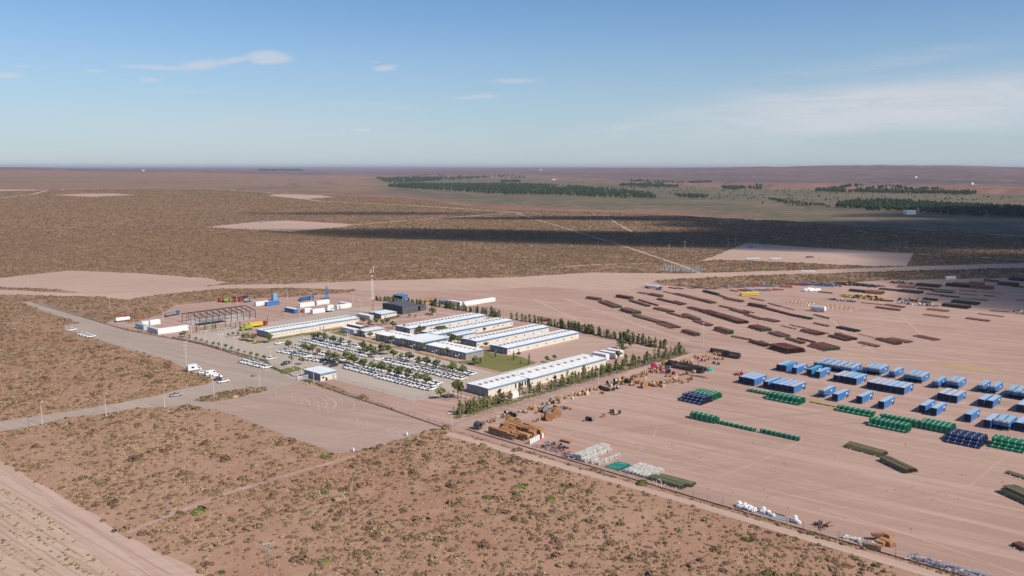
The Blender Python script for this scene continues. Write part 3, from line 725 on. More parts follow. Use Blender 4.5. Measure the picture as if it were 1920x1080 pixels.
# ---------------------------------------------------------------- buildings
M_WALL = mat('beige_panel', (.74, .66, .55), .7, .12, .4, col2=(.60, .53, .44))
M_WALL_SHADE = mat('wall_shade_grey', (.30, .275, .265), .7, .1, .4)  # beige wall with shade put into its colour, for left-facing ends and office wings
M_WHITE = mat('white_sheet', (.84, .83, .82), .6, .05, .3, col2=(.76, .74, .71), spec=.2)
M_ROOFW = mat('roof_white', (.87, .86, .84), .6, .04, .45, col2=(.70, .67, .62), spec=.2)
M_ROOFP = mat('roof_pale_grey', (.76, .78, .79), .6, .06, .25, col2=(.68, .69, .69), spec=.2)
M_BLUE = mat('fascia_blue', (.055, .24, .52), .5, .1, .6, spec=.4)
M_BLUEG = mat('fascia_steel_blue', (.17, .33, .45), .5, .1, .6, spec=.4)
M_GLASS = mat('dark_glass', (.02, .025, .035), .12, .0, 1, spec=.6)
M_DOOR = mat('door_grey', (.30, .30, .31), .6, .1, 1)
M_TRIM = mat('trim_white', (.72, .70, .66), .6, .08, 1)
M_DARK = mat('charcoal_sheet', (.055, .062, .075), .55, .15, .3, col2=(.075, .08, .09))
M_DARK2 = mat('charcoal_sheet_side', (.115, .12, .135), .55, .15, .3)
M_METAL = mat('grey_metal', (.42, .42, .42), .45, .12, 1, metal=.3)
M_BLUEBOX = mat('container_blue', (.045, .19, .48), .5, .15, .5, col2=(.06, .17, .38), objrand=.1)
M_CONT = mat('container_pale', (.52, .52, .56), .6, .12, .5)
M_RED = mat('red_paint', (.40, .055, .045), .45, .15, 1)
M_YEL = mat('yellow_paint', (.70, .47, .05), .45, .1, 1)
M_BLK = mat('black_rubber', (.02, .02, .021), .8, .1, 2)
M_FRAME = mat('primer_steel', (.075, .070, .095), .6, .15, .8)
M_BROWNB = mat('brown_beam', (.085, .045, .045), .6, .15, .8)
def mods(name, near, L, W, h, label, roofm, facm, endm=None, wallm=None, vents=0, win=0, winsz=(.8, .8), winz=1.5, cat='building', group=None, rz=None,
         ventrow=.5, doors=(), ribs=True, fac=.58, slope=.25, over=.35, glazed=None, loc=None, ventkind=0, ends=2, ribm=None):
    p = loc if loc is not None else g(*near); t = thing(name, label, cat, p, RU if rz is None else rz, group)
    b = MB(); e = .12
    b.cur = 0; b.face([(0, 0, 0), (L, 0, 0), (L, 0, h), (0, 0, h)]); b.face([(L, W, 0), (0, W, 0), (0, W, h), (L, W, h)])
    b.cur = 1; b.face([(0, W, 0), (0, 0, 0), (0, 0, h), (0, W, h)]); b.cur = 0; b.face([(L, 0, 0), (L, W, 0), (L, W, h), (L, 0, h)])
    if ribs:      # panel joints standing proud, alternating along the wall
        n = int(L/2.45)
        for i in range(n+1):
            x = min(max(.1, i*L/n), L-.1)
            b.cur = 2; b.box((x, -.045, h/2-.05), (.34, .09, h-.1)); b.box((x, W+.045, h/2-.05), (.34, .09, h-.1))
        m = max(2, int(W/2.45))
        for i in range(m+1):
            y = min(max(.1, i*W/m), W-.1)
            b.cur = 1; b.box((-.03, y, h/2-.05), (.06, .12, h-.1)); b.box((L+.03, y, h/2-.05), (.06, .12, h-.1))
    b.build('wall', [wallm or M_WALL, endm or M_WALL_SHADE, ribm or M_TRIM], t)
    # roof: shallow gable with sheet seams, fascia band round it
    r = MB(); o = over; zt = h+fac
    x0, x1, y0, y1, ym, zr = -o, L+o, -o, W+o, W/2, zt+slope
    i = .09
    r.face([(x0+i, y0+i, zt), (x1-i, y0+i, zt), (x1-i, ym, zr), (x0+i, ym, zr)]); r.face([(x1-i, y1-i, zt), (x0+i, y1-i, zt), (x0+i, ym, zr), (x1-i, ym, zr)])
    r.face([(x0+i, y1-i, zt), (x0+i, y0+i, zt), (x0+i, ym, zr)]); r.face([(x1-i, y0+i, zt), (x1-i, y1-i, zt), (x1-i, ym, zr)])
    ns = max(2, int(L/3.0))
    for k in range(1, ns):
        x = k*L/ns
        for (ya, yb, za, zb) in ((y0+.15, ym, zt, zr), (ym, y1-.15, zr, zt)):
            r.poly([(x-.07, ya, za), (x+.07, ya, za), (x+.07, yb, zb), (x-.07, yb, zb), (x-.07, ya, za+.07), (x+.07, ya, za+.07), (x+.07, yb, zb+.07), (x-.07, yb, zb+.07)],
                   [(4, 5, 6, 7), (0, 4, 7, 3), (1, 2, 6, 5), (0, 1, 5, 4), (2, 3, 7, 6)])
    rf = r.build('roof', roofm, t)
    f = MB()
    f.box(((x0+x1)/2, y0+.04, h+fac/2), (x1-x0, .08, fac+.06)); f.box(((x0+x1)/2, y1-.04, h+fac/2), (x1-x0, .08, fac+.06))
    f.box((x0+.04, W/2, h+fac/2), (.08, y1-y0-.16, fac+.06)); f.box((x1-.04, W/2, h+fac/2), (.08, y1-y0-.16, fac+.06))
    f.face([(x0+.01, y0+.01, h+.003), (x0+.01, y1-.01, h+.003), (x1-.01, y1-.01, h+.003), (x1-.01, y0+.01, h+.003)])
    f.build('fascia', facm, t)
    if vents:
        vm = None
        for k in range(vents):
            x = (k+.5)*L/vents; y = W*ventrow; z = zt+slope*(1-abs(y-W/2)/(W/2+o))
            if vm is None:
                q = MB()
                if ventkind == 0:
                    pr = [(.75*math.cos(a), .55*math.sin(a)) for a in [math.pi*j/7 for j in range(8)]]
                    q.prism([(c_, s_) for c_, s_ in pr], -.7, .7); q.box((0, 0, .1), (1.7, 1.7, .2))
                else:
                    q.box((0, 0, .25), (1.0, 1.6, .5), 0, (.85, .9)); q.box((0, -.9, .15), (.7, .4, .3))
                vo = q.build('roof_vent', [M_METAL], rf); vm = vo.data
            else:
                vo = bpy.data.objects.new('roof_vent', vm); COL.objects.link(vo); vo.parent = rf
            vo.location = (x, y, z-.02)
    def window(x, y, z, w, hh_, axis=0, name='window', mt=None):
        q = MB()
        if axis == 0: q.box((0, -.05, 0), (w, .10, hh_))
        else: q.box((-.05, 0, 0), (.10, w, hh_))
        wo = q.build(name, mt or M_GLASS, t); wo.location = (x, y, z)
        q = MB(); fr = .09
        for (sx, sz, ww, zz) in ((0, hh_/2, w+fr*2, fr), (0, -hh_/2, w+fr*2, fr), (-w/2, 0, fr, hh_-fr), (w/2, 0, fr, hh_-fr)):
            if axis == 0: q.box((sx, -.07, sz), (ww, .12, zz))
            else: q.box((-.07, sx, sz), (.12, ww, zz))
        q.build('frame', M_TRIM, wo)
    if win:
        n = int(L/2.45)
        for k in range(n):
            if k % win == 0: window((k+.5)*L/n, 0, winz, winsz[0], winsz[1])
    if glazed:
        for x in glazed: window(x, 0, 1.75, .95, 2.3)
    for (x, ax) in doors: window(0 if ax else x, x if ax else 0, 1.05, .95, 2.1, ax, 'door', M_DOOR)
    return t
mods('modular_building', c1b(680, 755), 32.5, 13.4, 3.05, 'long beige module block with white roof, left half, nearest the forecourt trees', M_ROOFW, M_BLUEG, vents=15, win=1, winsz=(.55, .5), winz=1.35, doors=((4, 1), (9, 1)), group='beige module blocks', ventkind=1)
mods('modular_building', None, 31, 12.6, 3.0, 'beige module block with steel-blue fascia adjoining the far end of the long north-west block', M_ROOFW, M_BLUEG, vents=14, doors=((2, 0), (4.5, 0)), group='beige module blocks', ventkind=1,
     loc=g(*c1b(680, 755))+UD*33.3-VD*1.2)
mods('dormitory_block', c3(825, 942), 63, 13.2, 3.05, 'rearmost of the four bright-blue edged dormitory blocks', M_ROOFW, M_BLUE, vents=21, win=3, winsz=(.8, .8), group='dormitory blocks', ventkind=1, doors=((3, 1), (10, 1)))
mods('dormitory_block', None, 63, 13.2, 3.05, 'second dormitory block from the rear, half hidden by garden trees', M_ROOFW, M_BLUE, vents=21, win=3, winsz=(.8, .8), group='dormitory blocks', ventkind=1,
     loc=uv(321, -360))
mods('dormitory_block', c2(600, 347), 60, 12.4, 3.05, 'third dormitory block from the rear, lawn strip behind it', M_ROOFW, M_BLUE, vents=20, win=3, winsz=(.8, .8), group='dormitory blocks', ventkind=1, doors=((3, 1), (9, 1)))
mods('dormitory_block', c2(778, 388), 59.5, 12.4, 3.05, 'frontmost of the four blue-edged dormitory blocks, facing the bare plot', M_ROOFW, M_BLUE, vents=20, win=3, winsz=(.8, .8), group='dormitory blocks', ventkind=1, doors=((3, 1), (9, 1)))
p1 = g(*c6b(355, 285))
mods('workshop_block', None, 24.5, 13.0, 3.2, 'nearer lower section of the south-east block with four tall windows', M_ROOFW, M_BLUEG, vents=7, group='south-east block', ventkind=1, loc=p1, glazed=(17.2, 19.4, 21.6, 23.5), doors=((5, 1),))
mods('workshop_block', None, 56, 14.2, 3.35, 'longer rear section of the south-east block behind the poplar row', M_ROOFW, M_BLUEG, vents=11, group='south-east block', ventkind=1, loc=p1+UD*25.1+VD*1.5, win=4, winsz=(.9, .9))
# reception: two wings along the parking with shade painted into the walls, entrance hall between
def wing(near, Lv, Wu, label, n):
    """long side runs away from the near corner along -v; local x = +u"""
    p = g(*near)
    t = mods('office_wing', None, Lv, Wu, 3.2, label, M_ROOFW, M_BLUEG, endm=M_WALL, wallm=M_WALL_SHADE, vents=n, ventrow=.62, group='office wings', rz=RU+math.pi/2, loc=p+UD*Wu, win=2, winsz=(1.1, 1.0), doors=())
    return t
def wing2(near, Lv, Wu, label, n):
    # local x axis along +v so that the windowed long wall (local y = 0) faces -u
    p = g(*near)-VD*Lv
    return mods('office_wing', None, Lv, Wu, 3.2, label, M_ROOFW, M_BLUEG, endm=M_WALL_SHADE, wallm=M_WALL_SHADE, vents=n, ventrow=.62, group='office wings', rz=RV, loc=p, win=2, winsz=(1.1, 1.0), ribs=True, doors=((8, 0),))
wing2(c6(1605, 378), 31, 12.5, 'office wing with painted-in wall shade, right of the glazed entrance, vent hoods on white roof', 9)
wing2(c6(866, 212), 29, 12.5, 'office wing with painted-in wall shade, left of the glazed entrance, vent hoods on white roof', 8)
eh = mods('entrance_hall', None, 15.5, 17.5, 3.9, 'taller pale-roofed entrance hall between the two office wings', M_ROOFP, M_BLUEG, endm=M_WALL_SHADE, wallm=M_WALL_SHADE, rz=RV, loc=g(*c6(1040, 250))-VD*15.6, glazed=(2, 3.6, 5.2, 6.8, 8.4), over=1.2, slope=.4)
mods('linking_roof', None, 24, 5.5, 3.0, 'narrow pale covered walk behind the entrance hall', M_ROOFP, M_BLUE, loc=uv(317, -349), rz=RU, ribs=False, over=.2)
mods('small_office', cp(1480, 262), 14, 7.6, 3.0, 'small beige office with pale blue roof left of the office wings', M_ROOFP, M_BLUEG, slope=.1, doors=((3, 0),))
mods('guard_house', cp(810, 917), 8.6, 13.0, 3.0, 'guard house with pale roof beside the entrance gate', M_ROOFP, M_BLUEG, slope=.08, over=.6, doors=((7, 0),), win=3, winsz=(1.2, 1.0), cat='guard house')
mods('small_office', c3(480, 757), 12.5, 12.3, 2.7, 'small beige office with pale roof below the red and white tower', M_ROOFP, M_BLUEG, slope=.1, doors=((3, 0),))
def container(near, L, W, h, label, m, rz=None, topm=None, name='container', loc=None, group=None, cat='container', doorend=True):
    p = loc if loc is not None else g(*near); t = thing(name, label, cat, p, RU if rz is None else rz, group)
    b = MB(); b.box((L/2, W/2, h/2+.12), (L-.12, W-.12, h-.24))
    nl = max(3, int(L/.8)); nw = max(2, int(W/.8))
    for i in range(nl):
        x = (i+.5)*L/nl
        b.box((x, .03, h/2+.12), (.4, .07, h-.4)); b.box((x, W-.03, h/2+.12), (.4, .07, h-.4))
    b.build('body', m, t)
    f = MB()
    for (x, y) in ((.08, .08), (L-.08, .08), (L-.08, W-.08), (.08, W-.08)): f.box((x, y, h/2), (.18, .18, h+.02))
    for z in (.1, h-.06):
        f.box((L/2, .05, z), (L-.3, .14, .16)); f.box((L/2, W-.05, z), (L-.3, .14, .16)); f.box((.05, W/2, z), (.14, W-.3, .16)); f.box((L-.05, W/2, z), (.14, W-.3, .16))
    f.build('frame', m, t)
    if topm: q = MB(); q.box((L/2, W/2, h+.04), (L-.1, W-.1, .08)); q.build('roof', topm, t)
    if doorend:
        d = MB(); d.box((-.03, W*.27, h/2), (.07, W*.42, h-.45)); d.box((-.03, W*.73, h/2), (.07, W*.42, h-.45))
        d.tube((-.1, W*.42, .3), (-.1, W*.42, h-.3), .03, n=4); d.tube((-.1, W*.58, .3), (-.1, W*.58, h-.3), .03, n=4); d.build('door', m, t)
    return t
container(cp(1310, 225), 3.6, 13.2, 3.1, 'grey site cabin with white roof, nearer of the two beside the lawn squares', M_CONT, topm=M_WHITE, name='site_cabin', cat='site cabin', doorend=False)
container(None, 3.4, 13.2, 3.0, 'dark blue-grey site cabin behind the grey one', M_DARK2, topm=M_WHITE, name='site_cabin', loc=uv(307.5, -413), cat='site cabin', doorend=False)
container(c3(340, 768), 3.4, 13.2, 2.6, 'pale grey flat-roofed cabin behind the north-west block', M_CONT, topm=M_WHITE, name='site_cabin', cat='site cabin', doorend=False)
wd = mods('warehouse', c3(735, 703), 13.5, 21, 5.3, 'big windowless charcoal warehouse behind the small office', M_DARK2, M_DARK, endm=M_DARK, wallm=M_DARK2, slope=.5, over=.1, fac=.2, ribs=True, ribm=M_DARK2)
wa = mods('warehouse_annex', c3(950, 662), 5.2, 12.8, 3.0, 'low charcoal annex right of the warehouse', M_DARK2, M_DARK, endm=M_DARK, wallm=M_DARK2, slope=.2, over=.1, fac=.2, ribm=M_DARK2)
# open blue shelter behind the tree row
t = thing('equipment_shelter', 'blue open-fronted shelter beyond the north tree row', 'shelter', g(*c3(735, 521)), RU)
b = MB(); b.box((2.6, .06, 1.25), (5.2, .12, 2.5)); b.box((5.14, 5.5, 1.25), (.12, 10.8, 2.5)); b.box((2.6, 10.9, 1.25), (5.2, .12, 2.5)); b.build('wall', M_BLUEBOX, t)
b = MB(); b.prism([(-.6, 2.25), (5.6, 2.75), (5.6, 2.87), (-.6, 2.37)], -.3, 11.3); b.build('roof', mat('blue_roof', (.10, .22, .40), .5), t)
# site cabins at the right behind the trees
container(c3(1420, 603), 2.6, 13.2, 2.9, 'white cabin broadside beyond the north tree row', M_WHITE, name='site_cabin', cat='site cabin', topm=M_WHITE)
container(None, 5.0, 5.0, 2.2, 'dark blue cabin peeking beside the white broadside cabin', M_BLUEBOX, name='site_cabin', loc=uv(410, -452), cat='site cabin')
container(c3(1478, 603), 15, 2.8, 2.9, 'long white trailer cabin, left of the two end to end', M_WHITE, name='site_cabin', cat='site cabin')
container(c3(1650, 574), 17, 2.8, 2.6, 'long white trailer cabin, right of the two end to end', M_WHITE, name='site_cabin', cat='site cabin')
# white camp modules north of the long block (crop c1b)
def cb(X0, Y0, X1, Y1, lab, m=M_WHITE, W=2.8, h=2.7, topm=M_WHITE, name='camp_module', cat='camp module'):
    a, b_ = g(*c1b(X0, Y0)), g(*c1b(X1, Y1)); L = (b_-a).dot(UD)
    return container(None, max(2.5, L), W, h, lab, m, name=name, loc=a, topm=topm, cat=cat, group='camp modules in the north-west plot')
container(c1b(1060, 385), 2.6, 12.2, 2.9, 'dark blue cabin with white roof at the left of the camp modules', M_BLUEBOX, topm=M_WHITE, name='camp_module', cat='camp module', group='camp modules in the north-west plot')
cb(1145, 295, 1385, 270, 'white module in the rear row, left')
cb(1395, 258, 1600, 235, 'white module in the rear row, middle')
container(None, 2.6, 12, 2.7, 'white module across the right end of the rear row', M_WHITE, topm=M_WHITE, name='camp_module', loc=g(*c1b(1868, 292)), cat='camp module', group='camp modules in the north-west plot')
cb(1215, 375, 1320, 362, 'short white module behind the red cabinet')
cb(1335, 390, 1540, 368, 'white module in the front row with pale blue end', W=3.2)
cb(1560, 325, 1695, 322, 'white module in the front row, second from the right')
cb(1700, 322, 1868, 292, 'white module with two round windows at the right front')
container(c1b(1160, 370), 1.2, 1.5, 1.5, 'small red cabinet beside the front camp modules', M_RED, name='red_cabinet', cat='cabinet', doorend=False)
container(c1b(482, 272), 10, 2.6, 2.7, 'pale container left of the blue one beyond the steel frame', M_WHITE, topm=M_WHITE)
container(c1b(640, 275), 10.5, 2.6, 2.7, 'blue container right of the pale one beyond the steel frame', M_BLUEBOX)
container(c1b(740, 190), 3.5, 2.6, 5.0, 'upright pale blue cabinet standing behind the blue container', mat('pale_blue', (.20, .42, .62), .5), doorend=False, name='tall_cabinet', cat='cabinet')
# containers at the forecourt fence, left (crop c4)
container(c4(445, 508), 2.6, 11.5, 2.9, 'grey container with pale blue roof, left of two along the forecourt fence', M_CONT, topm=mat('pale_blue_roof', (.30, .48, .56), .5), group='containers by the forecourt fence')
container(c4(600, 556), 2.6, 12.0, 2.9, 'long grey container, right of two along the forecourt fence', M_CONT, topm=M_CONT, group='containers by the forecourt fence')
container(c4(620, 560), 18.5, 2.7, 3.1, 'long white container ending at the forecourt fence', M_WHITE, group='containers by the forecourt fence')
container(c4(430, 455), 7, 2.6, 2.4, 'white container behind the pale blue roofed one', M_WHITE, group='containers by the forecourt fence')
container(c4(525, 448), 6.5, 2.6, 2.9, 'small white container, farthest of the fence group', M_WHITE, group='containers by the forecourt fence')
# three pale tanks-cabins at the north end of the south-east block (crop c2)
for (X, Y, l) in ((1350, 422, 'nearest'), (1395, 412, 'middle'), (1432, 400, 'farthest')):
    container(c2(X, Y), 3.0, 9.0, 3.0, 'small white service cabin, %s of three behind the south-east block' % l, M_WHITE, topm=M_WHITE, name='service_cabin', cat='service cabin', group='three service cabins')
container(c2(808, 642), 5.5, 2.4, 2.4, 'white cabin in the gap of the poplar row', M_WHITE, topm=M_WHITE, name='service_cabin', cat='service cabin')
# lone building in the valley and sheds on the pad
for (x, y, L, W_, h, lab) in ((1700, 402.5, 26, 14, 8, 'pale farm shed in front of the valley wood at the right'), (1779, 355, 40, 12, 5, 'long white shed at the foot of the red scarp'),
        (1716, 333.5, 14, 9, 5, 'small white building on the slope above the scarp'), (1822, 346.5, 12, 10, 7, 'tiny white building on the right-hand slope'), (1858, 318.8, 18, 10, 8, 'white installation on the ridge at the right edge'),
        (1036, 337.5, 30, 15, 5, 'pale farm buildings left of the middle valley wood'), (266, 320.5, 26, 12, 9, 'white installation on the left ridge'), (1012, 319.5, 30, 12, 9, 'white installation on the far ridge near the middle')):
    p = gt(x, y)
    mods('farm_shed', None, L, W_, h, lab, M_ROOFW, M_WHITE, endm=M_WHITE, wallm=M_WHITE, loc=p, rz=.2, ribs=False, slope=2.0, cat='shed')
for (x, y, L, W_, h, lab) in ((1406, 487.5, 16, 5, 1.6, 'low pale tank tray at the left of the lit pad'), (1453, 488, 12, 7, 2.2, 'fenced grey skid in the middle of the lit pad'), (1520, 484, 8, 6, 1.8, 'brown skid with pipes at the right of the lit pad')):
    t = thing('pad_skid', lab, 'skid', g(x-6, y), .1)
    b = MB(); b.box((L/2, W_/2, .25), (L, W_, .3)); b.build('base', M_METAL, t)
    b = MB()
    for i in range(5): b.tube((L*(i+.5)/5, W_*.3, .4), (L*(i+.5)/5, W_*.3, h), .35, n=8)
    b.tube((.5, W_*.7, 1.1), (L-.5, W_*.7, 1.1), .5, n=8); b.build('vessels', M_WHITE if L > 10 else M_BROWNB, t)
    b = MB()
    for i in range(9): b.tube((L*i/8, -.5, 0), (L*i/8, -.5, 1.6), .05, n=4)
    b.tube((0, -.5, 1.5), (L, -.5, 1.5), .05, n=4); b.build('railing', M_METAL, t)
for (x, y, lab) in ((492, 417.5, 'blue pump skid on the far left pad'), (609, 371.5, 'small blue pump skid on the distant pad'), (1411, 464.5, 'dark pump skid at the upper left of the lit pad')):
    t = thing('pump_skid', lab, 'pump skid', g(x, y), .3)
    b = MB(); b.box((0, 0, .3), (9, 3, .5)); b.box((-2, 0, 1.6), (3.5, 2.4, 2.2)); b.build('body', M_BLUEBOX, t)
    b = MB(); b.tube((1, 0, .5), (1, 0, 3.4), .25, n=6); b.tube((-1.5, 0, 3.3), (4.2, 0, 3.9), .28, n=6); b.box((4.3, 0, 3.6), (.5, .6, 1.5)); b.build('walking_beam', M_METAL, t)
# steel frame under construction
t = thing('unfinished_shed', 'bare dark steel portal frame of a shed under construction', 'steel frame', g(*c4(1120, 462)), RU)
FL, FW, FH, FR = 38.0, 23.0, 5.4, 7.2; nb = 10
for i in range(nb):
    x = FL*i/(nb-1); b = MB(); s = .26
    b.box((x, 0, FH/2), (s, s*1.5, FH)); b.box((x, FW, FH/2), (s, s*1.5, FH))
    for (ya, yb, za, zb) in ((0, FW/2, FH, FR), (FW, FW/2, FH, FR)):
        b.poly([(x-s/2, ya, za-.25), (x+s/2, ya, za-.25), (x+s/2, yb, zb-.25), (x-s/2, yb, zb-.25), (x-s/2, ya, za+.25), (x+s/2, ya, za+.25), (x+s/2, yb, zb+.25), (x-s/2, yb, zb+.25)],
               [(0, 1, 2, 3), (4, 5, 6, 7), (0, 4, 7, 3), (1, 5, 6, 2), (0, 1, 5, 4), (2, 3, 7, 6)])
    if i in (0, nb-1):
        for y in (FW*.25, FW*.5, FW*.75): b.box((x, y, 3.0), (s*.8, s*.8, 6.0))
    b.build('portal', M_FRAME, t)
for (y, z) in ((0, FH), (FW/2, FR), (FW, FH), (FW/4, (FH+FR)/2+.2), (FW*.75, (FH+FR)/2+.2), (0, 2.6), (FW, 2.6)):
    b = MB(); b.box((FL/2, y, z), (FL, .14, .16)); b.build('purlin', M_FRAME, t)
b = MB(); b.box((FL*.28, 4.0, 2.6), (FL*.5, 7.5, .15)); b.build('mezzanine_deck', M_METAL, t)
b = MB(); b.box((FL/2, FW/2, .08), (FL+1, FW+1, .12)); b.build('floor_slab', M_WALK, t)
# ---------------------------------------------------------------- vehicles
M_CARW = mat('car_white', (.80, .80, .80), .28, .04, .5, spec=.5, objrand=.04)
M_CARG = mat('car_silver', (.50, .52, .54), .3, .05, .5, spec=.5, metal=.3)
M_CARD = mat('car_dark', (.06, .065, .08), .3, .05, .5, spec=.5)
M_CARB = mat('car_blue', (.08, .16, .33), .3, .05, .5, spec=.5)
M_LAMPG = mat('headlamp_glass', (.75, .75, .75), .15, 0, 1, spec=.6)
_wheel = {}
def wheel_mesh(r, w):
    k = (r, w)
    if k not in _wheel:
        b = MB(); b.tube((0, -w/2, 0), (0, w/2, 0), r, n=12); b.cur = 1; b.tube((0, -w/2-.01, 0), (0, w/2+.01, 0), r*.55, n=8)
        o = b.build('wheel', [M_BLK, M_METAL]); _wheel[k] = o.data; bpy.data.objects.remove(o)
    return _wheel[k]
def wheels(t, xs, ys, r, w):
    for x in xs:
        for y in ys:
            o = bpy.data.objects.new('wheel', wheel_mesh(r, w)); COL.objects.link(o); o.parent = t; o.location = (x, y, r)
def arc_top(b, prof, y, inset):
    """car body from a side outline, narrowing towards the roof"""
    n = len(prof); vs = []
    for s in (-1, 1):
        for (x, z) in prof:
            k = 1-inset*max(0, (z-.95)/.9); vs.append((x, s*y*k, z))
    b.poly(vs, [tuple(range(n-1, -1, -1)) if False else tuple(range(n)), tuple(range(2*n-1, n-1, -1))]+[(i+n, (i+1) % n+n, (i+1) % n, i) for i in range(n)])
def make_pickup(m, label='white double-cab pickup', cat='pickup'):
    t = thing('pickup', label, cat)
    b = MB(); Y = .92
    # lower body with wheel arches implied, bonnet, bed walls
    arc_top(b, [(2.62, .42), (2.66, .78), (2.5, .98), (1.35, 1.06), (-.75, 1.06), (-2.6, 1.08), (-2.66, .5), (-2.3, .38), (2.2, .36)], Y, .06)
    # cab
    arc_top(b, [(1.35, 1.04), (.65, 1.66), (.45, 1.76), (-.55, 1.77), (-.80, 1.04)], Y*.94, .16)
    b.build('body', m, t)
    q = MB()
    arc_top(q, [(1.22, 1.10), (.68, 1.60), (-.58, 1.62), (-.72, 1.10)], Y*.955, .155)
    q.face([(1.33, -.78, 1.09), (1.33, .78, 1.09), (.72, .70, 1.62), (.72, -.70, 1.62)])
    q.face([(-.83, .74, 1.12), (-.83, -.74, 1.12), (-.64, -.66, 1.66), (-.64, .66, 1.66)])
    q.build('window', M_GLASS, t)
    d = MB(); d.box((-1.7, 0, 1.085), (1.6, 1.5, .03)); d.build('cargo_bed', M_BLK, t)
    for s in (-1, 1):
        h = MB(); h.box((2.62, s*.66, .80), (.10, .36, .16)); h.build('headlight', M_LAMPG, t)
    wheels(t, (1.65, -1.7), (-.82, .82), .39, .26)
    return t
def make_suv(m, label, cat='car'):
    t = thing('car', label, cat); b = MB(); Y = .88
    arc_top(b, [(2.25, .38), (2.3, .72), (2.1, .9), (1.1, .98), (-2.2, 1.02), (-2.25, .45), (-1.9, .33), (1.9, .33)], Y, .05)
    arc_top(b, [(1.1, .96), (.45, 1.48), (-1.6, 1.5), (-2.15, 1.0)], Y*.93, .16); b.build('body', m, t)
    q = MB(); arc_top(q, [(.98, 1.02), (.45, 1.42), (-1.55, 1.44), (-1.95, 1.03)], Y*.945, .155)
    q.face([(1.09, -.74, 1.0), (1.09, .74, 1.0), (.52, .66, 1.45), (.52, -.66, 1.45)]); q.build('window', M_GLASS, t)
    for s in (-1, 1):
        h = MB(); h.box((2.24, s*.62, .74), (.10, .34, .14)); h.build('headlight', M_LAMPG, t)
    wheels(t, (1.4, -1.4), (-.78, .78), .34, .22); return t
P_W = Spawn(make_pickup(M_CARW)); P_D = Spawn(make_pickup(M_CARD, 'dark pickup')); P_S = Spawn(make_pickup(M_CARG, 'silver pickup'))
S_W = Spawn(make_suv(M_CARW, 'white car')); S_D = Spawn(make_suv(M_CARD, 'dark car')); S_B = Spawn(make_suv(M_CARB, 'blue car'))
PITCHC = 2.62
def row(a, b, desc, group, back=False, skip=(), special=None, angle=0.0, off=(0, 0)):
    """cars side by side from photo pixel a to b (front bumpers of first and last)"""
    pa, pb = g(*a), g(*b); L = (pb-pa).length; d = (pb-pa)/L; n = max(1, int(round(L/PITCHC)))
    for i in range(n+1):
        if i in skip: continue
        p = pa+d*(L*i/n)+UD*(2.66+random.uniform(-.3, .3)); rz = RU+math.pi+angle+random.uniform(-.035, .035)
        if random.random() < .45: rz += math.pi
        sp = (special or {}).get(i); f = sp or (P_W if random.random() < .86 else S_W)
        col = {id(P_D): 'dark', id(S_D): 'dark', id(S_B): 'blue', id(P_S): 'silver'}.get(id(f), 'white')
        ty = 'pickup' if f in (P_W, P_D, P_S) else 'car'
        f(p, rz, '%s %s, %s from left, %s' % (col, ty, nth(i), desc), group)
G1 = 'cars in the staff lot'
row((563, 641), (684, 670.5), 'near line of rear bank', G1, special={40: P_D, 17: S_W})
row(cp(1620, 610), cp(1625, 612), 'tree gap of rear bank', G1)
row((720.5, 681.5), (857, 714.5), 'near line of right rear bank', G1)
row((586, 636), (640, 648), 'far line of rear bank behind trees', G1)
row((652, 650.5), (700, 662), 'far line of rear bank beside middle trees', G1, skip=(3, 7, 8))
row((744, 672), (878, 705), 'far line of right rear bank behind trees', G1, skip=(4,))
row((521, 661.5), (568, 671), 'near line of the front-left bank', G1, special={4: S_B})
row((571, 676), (608, 681.5), 'short line right of the front-left bank', G1, special={4: P_D})
row((549, 652), (560, 655), 'far line of the front-left bank', G1)
row((590, 664), (606, 668), 'far line of front bank by middle trees', G1)
row((642, 691.5), (699, 706), 'near line of the front-right bank', G1)
row((704, 710), (801, 733.5), 'foremost line of the lot', G1, special={18: P_S})
row((664, 686), (812, 723.5), 'far line of front-right bank behind trees', G1, skip=(2, 9))
row((447, 681), (492, 692), 'line outside the hedge on the forecourt', 'pickups outside the hedge')
for (x, y, f, rz, lab) in ((520, 645.5, P_W, 0, 'white pickup alone beside a tree at the lot entrance'), (504, 675, P_W, 0.1, 'white pickup near the hedge, close to the flagpoles'), (532, 684.5, P_D, .15, 'silver-black pickup parked behind the lawn with flagpoles'),
        (612, 684, P_D, 0, 'dark pickup at the right end of the front bank'), (622, 688, S_D, 0, 'dark low car at the very end of the front bank'), (624, 681.5, S_W, 0, 'white car just behind the dark low car'),
        (640, 677, S_W, 0, 'white car between the two big middle trees'), (808, 727, P_W, 0, 'white pickup beyond the last tree of the foremost line')):
    f(g(x, y)+UD*1.2, RU+rz+math.pi, lab, G1)
P_S(g(331, 742.5), RU-.12, 'silver pickup driving on the approach road')
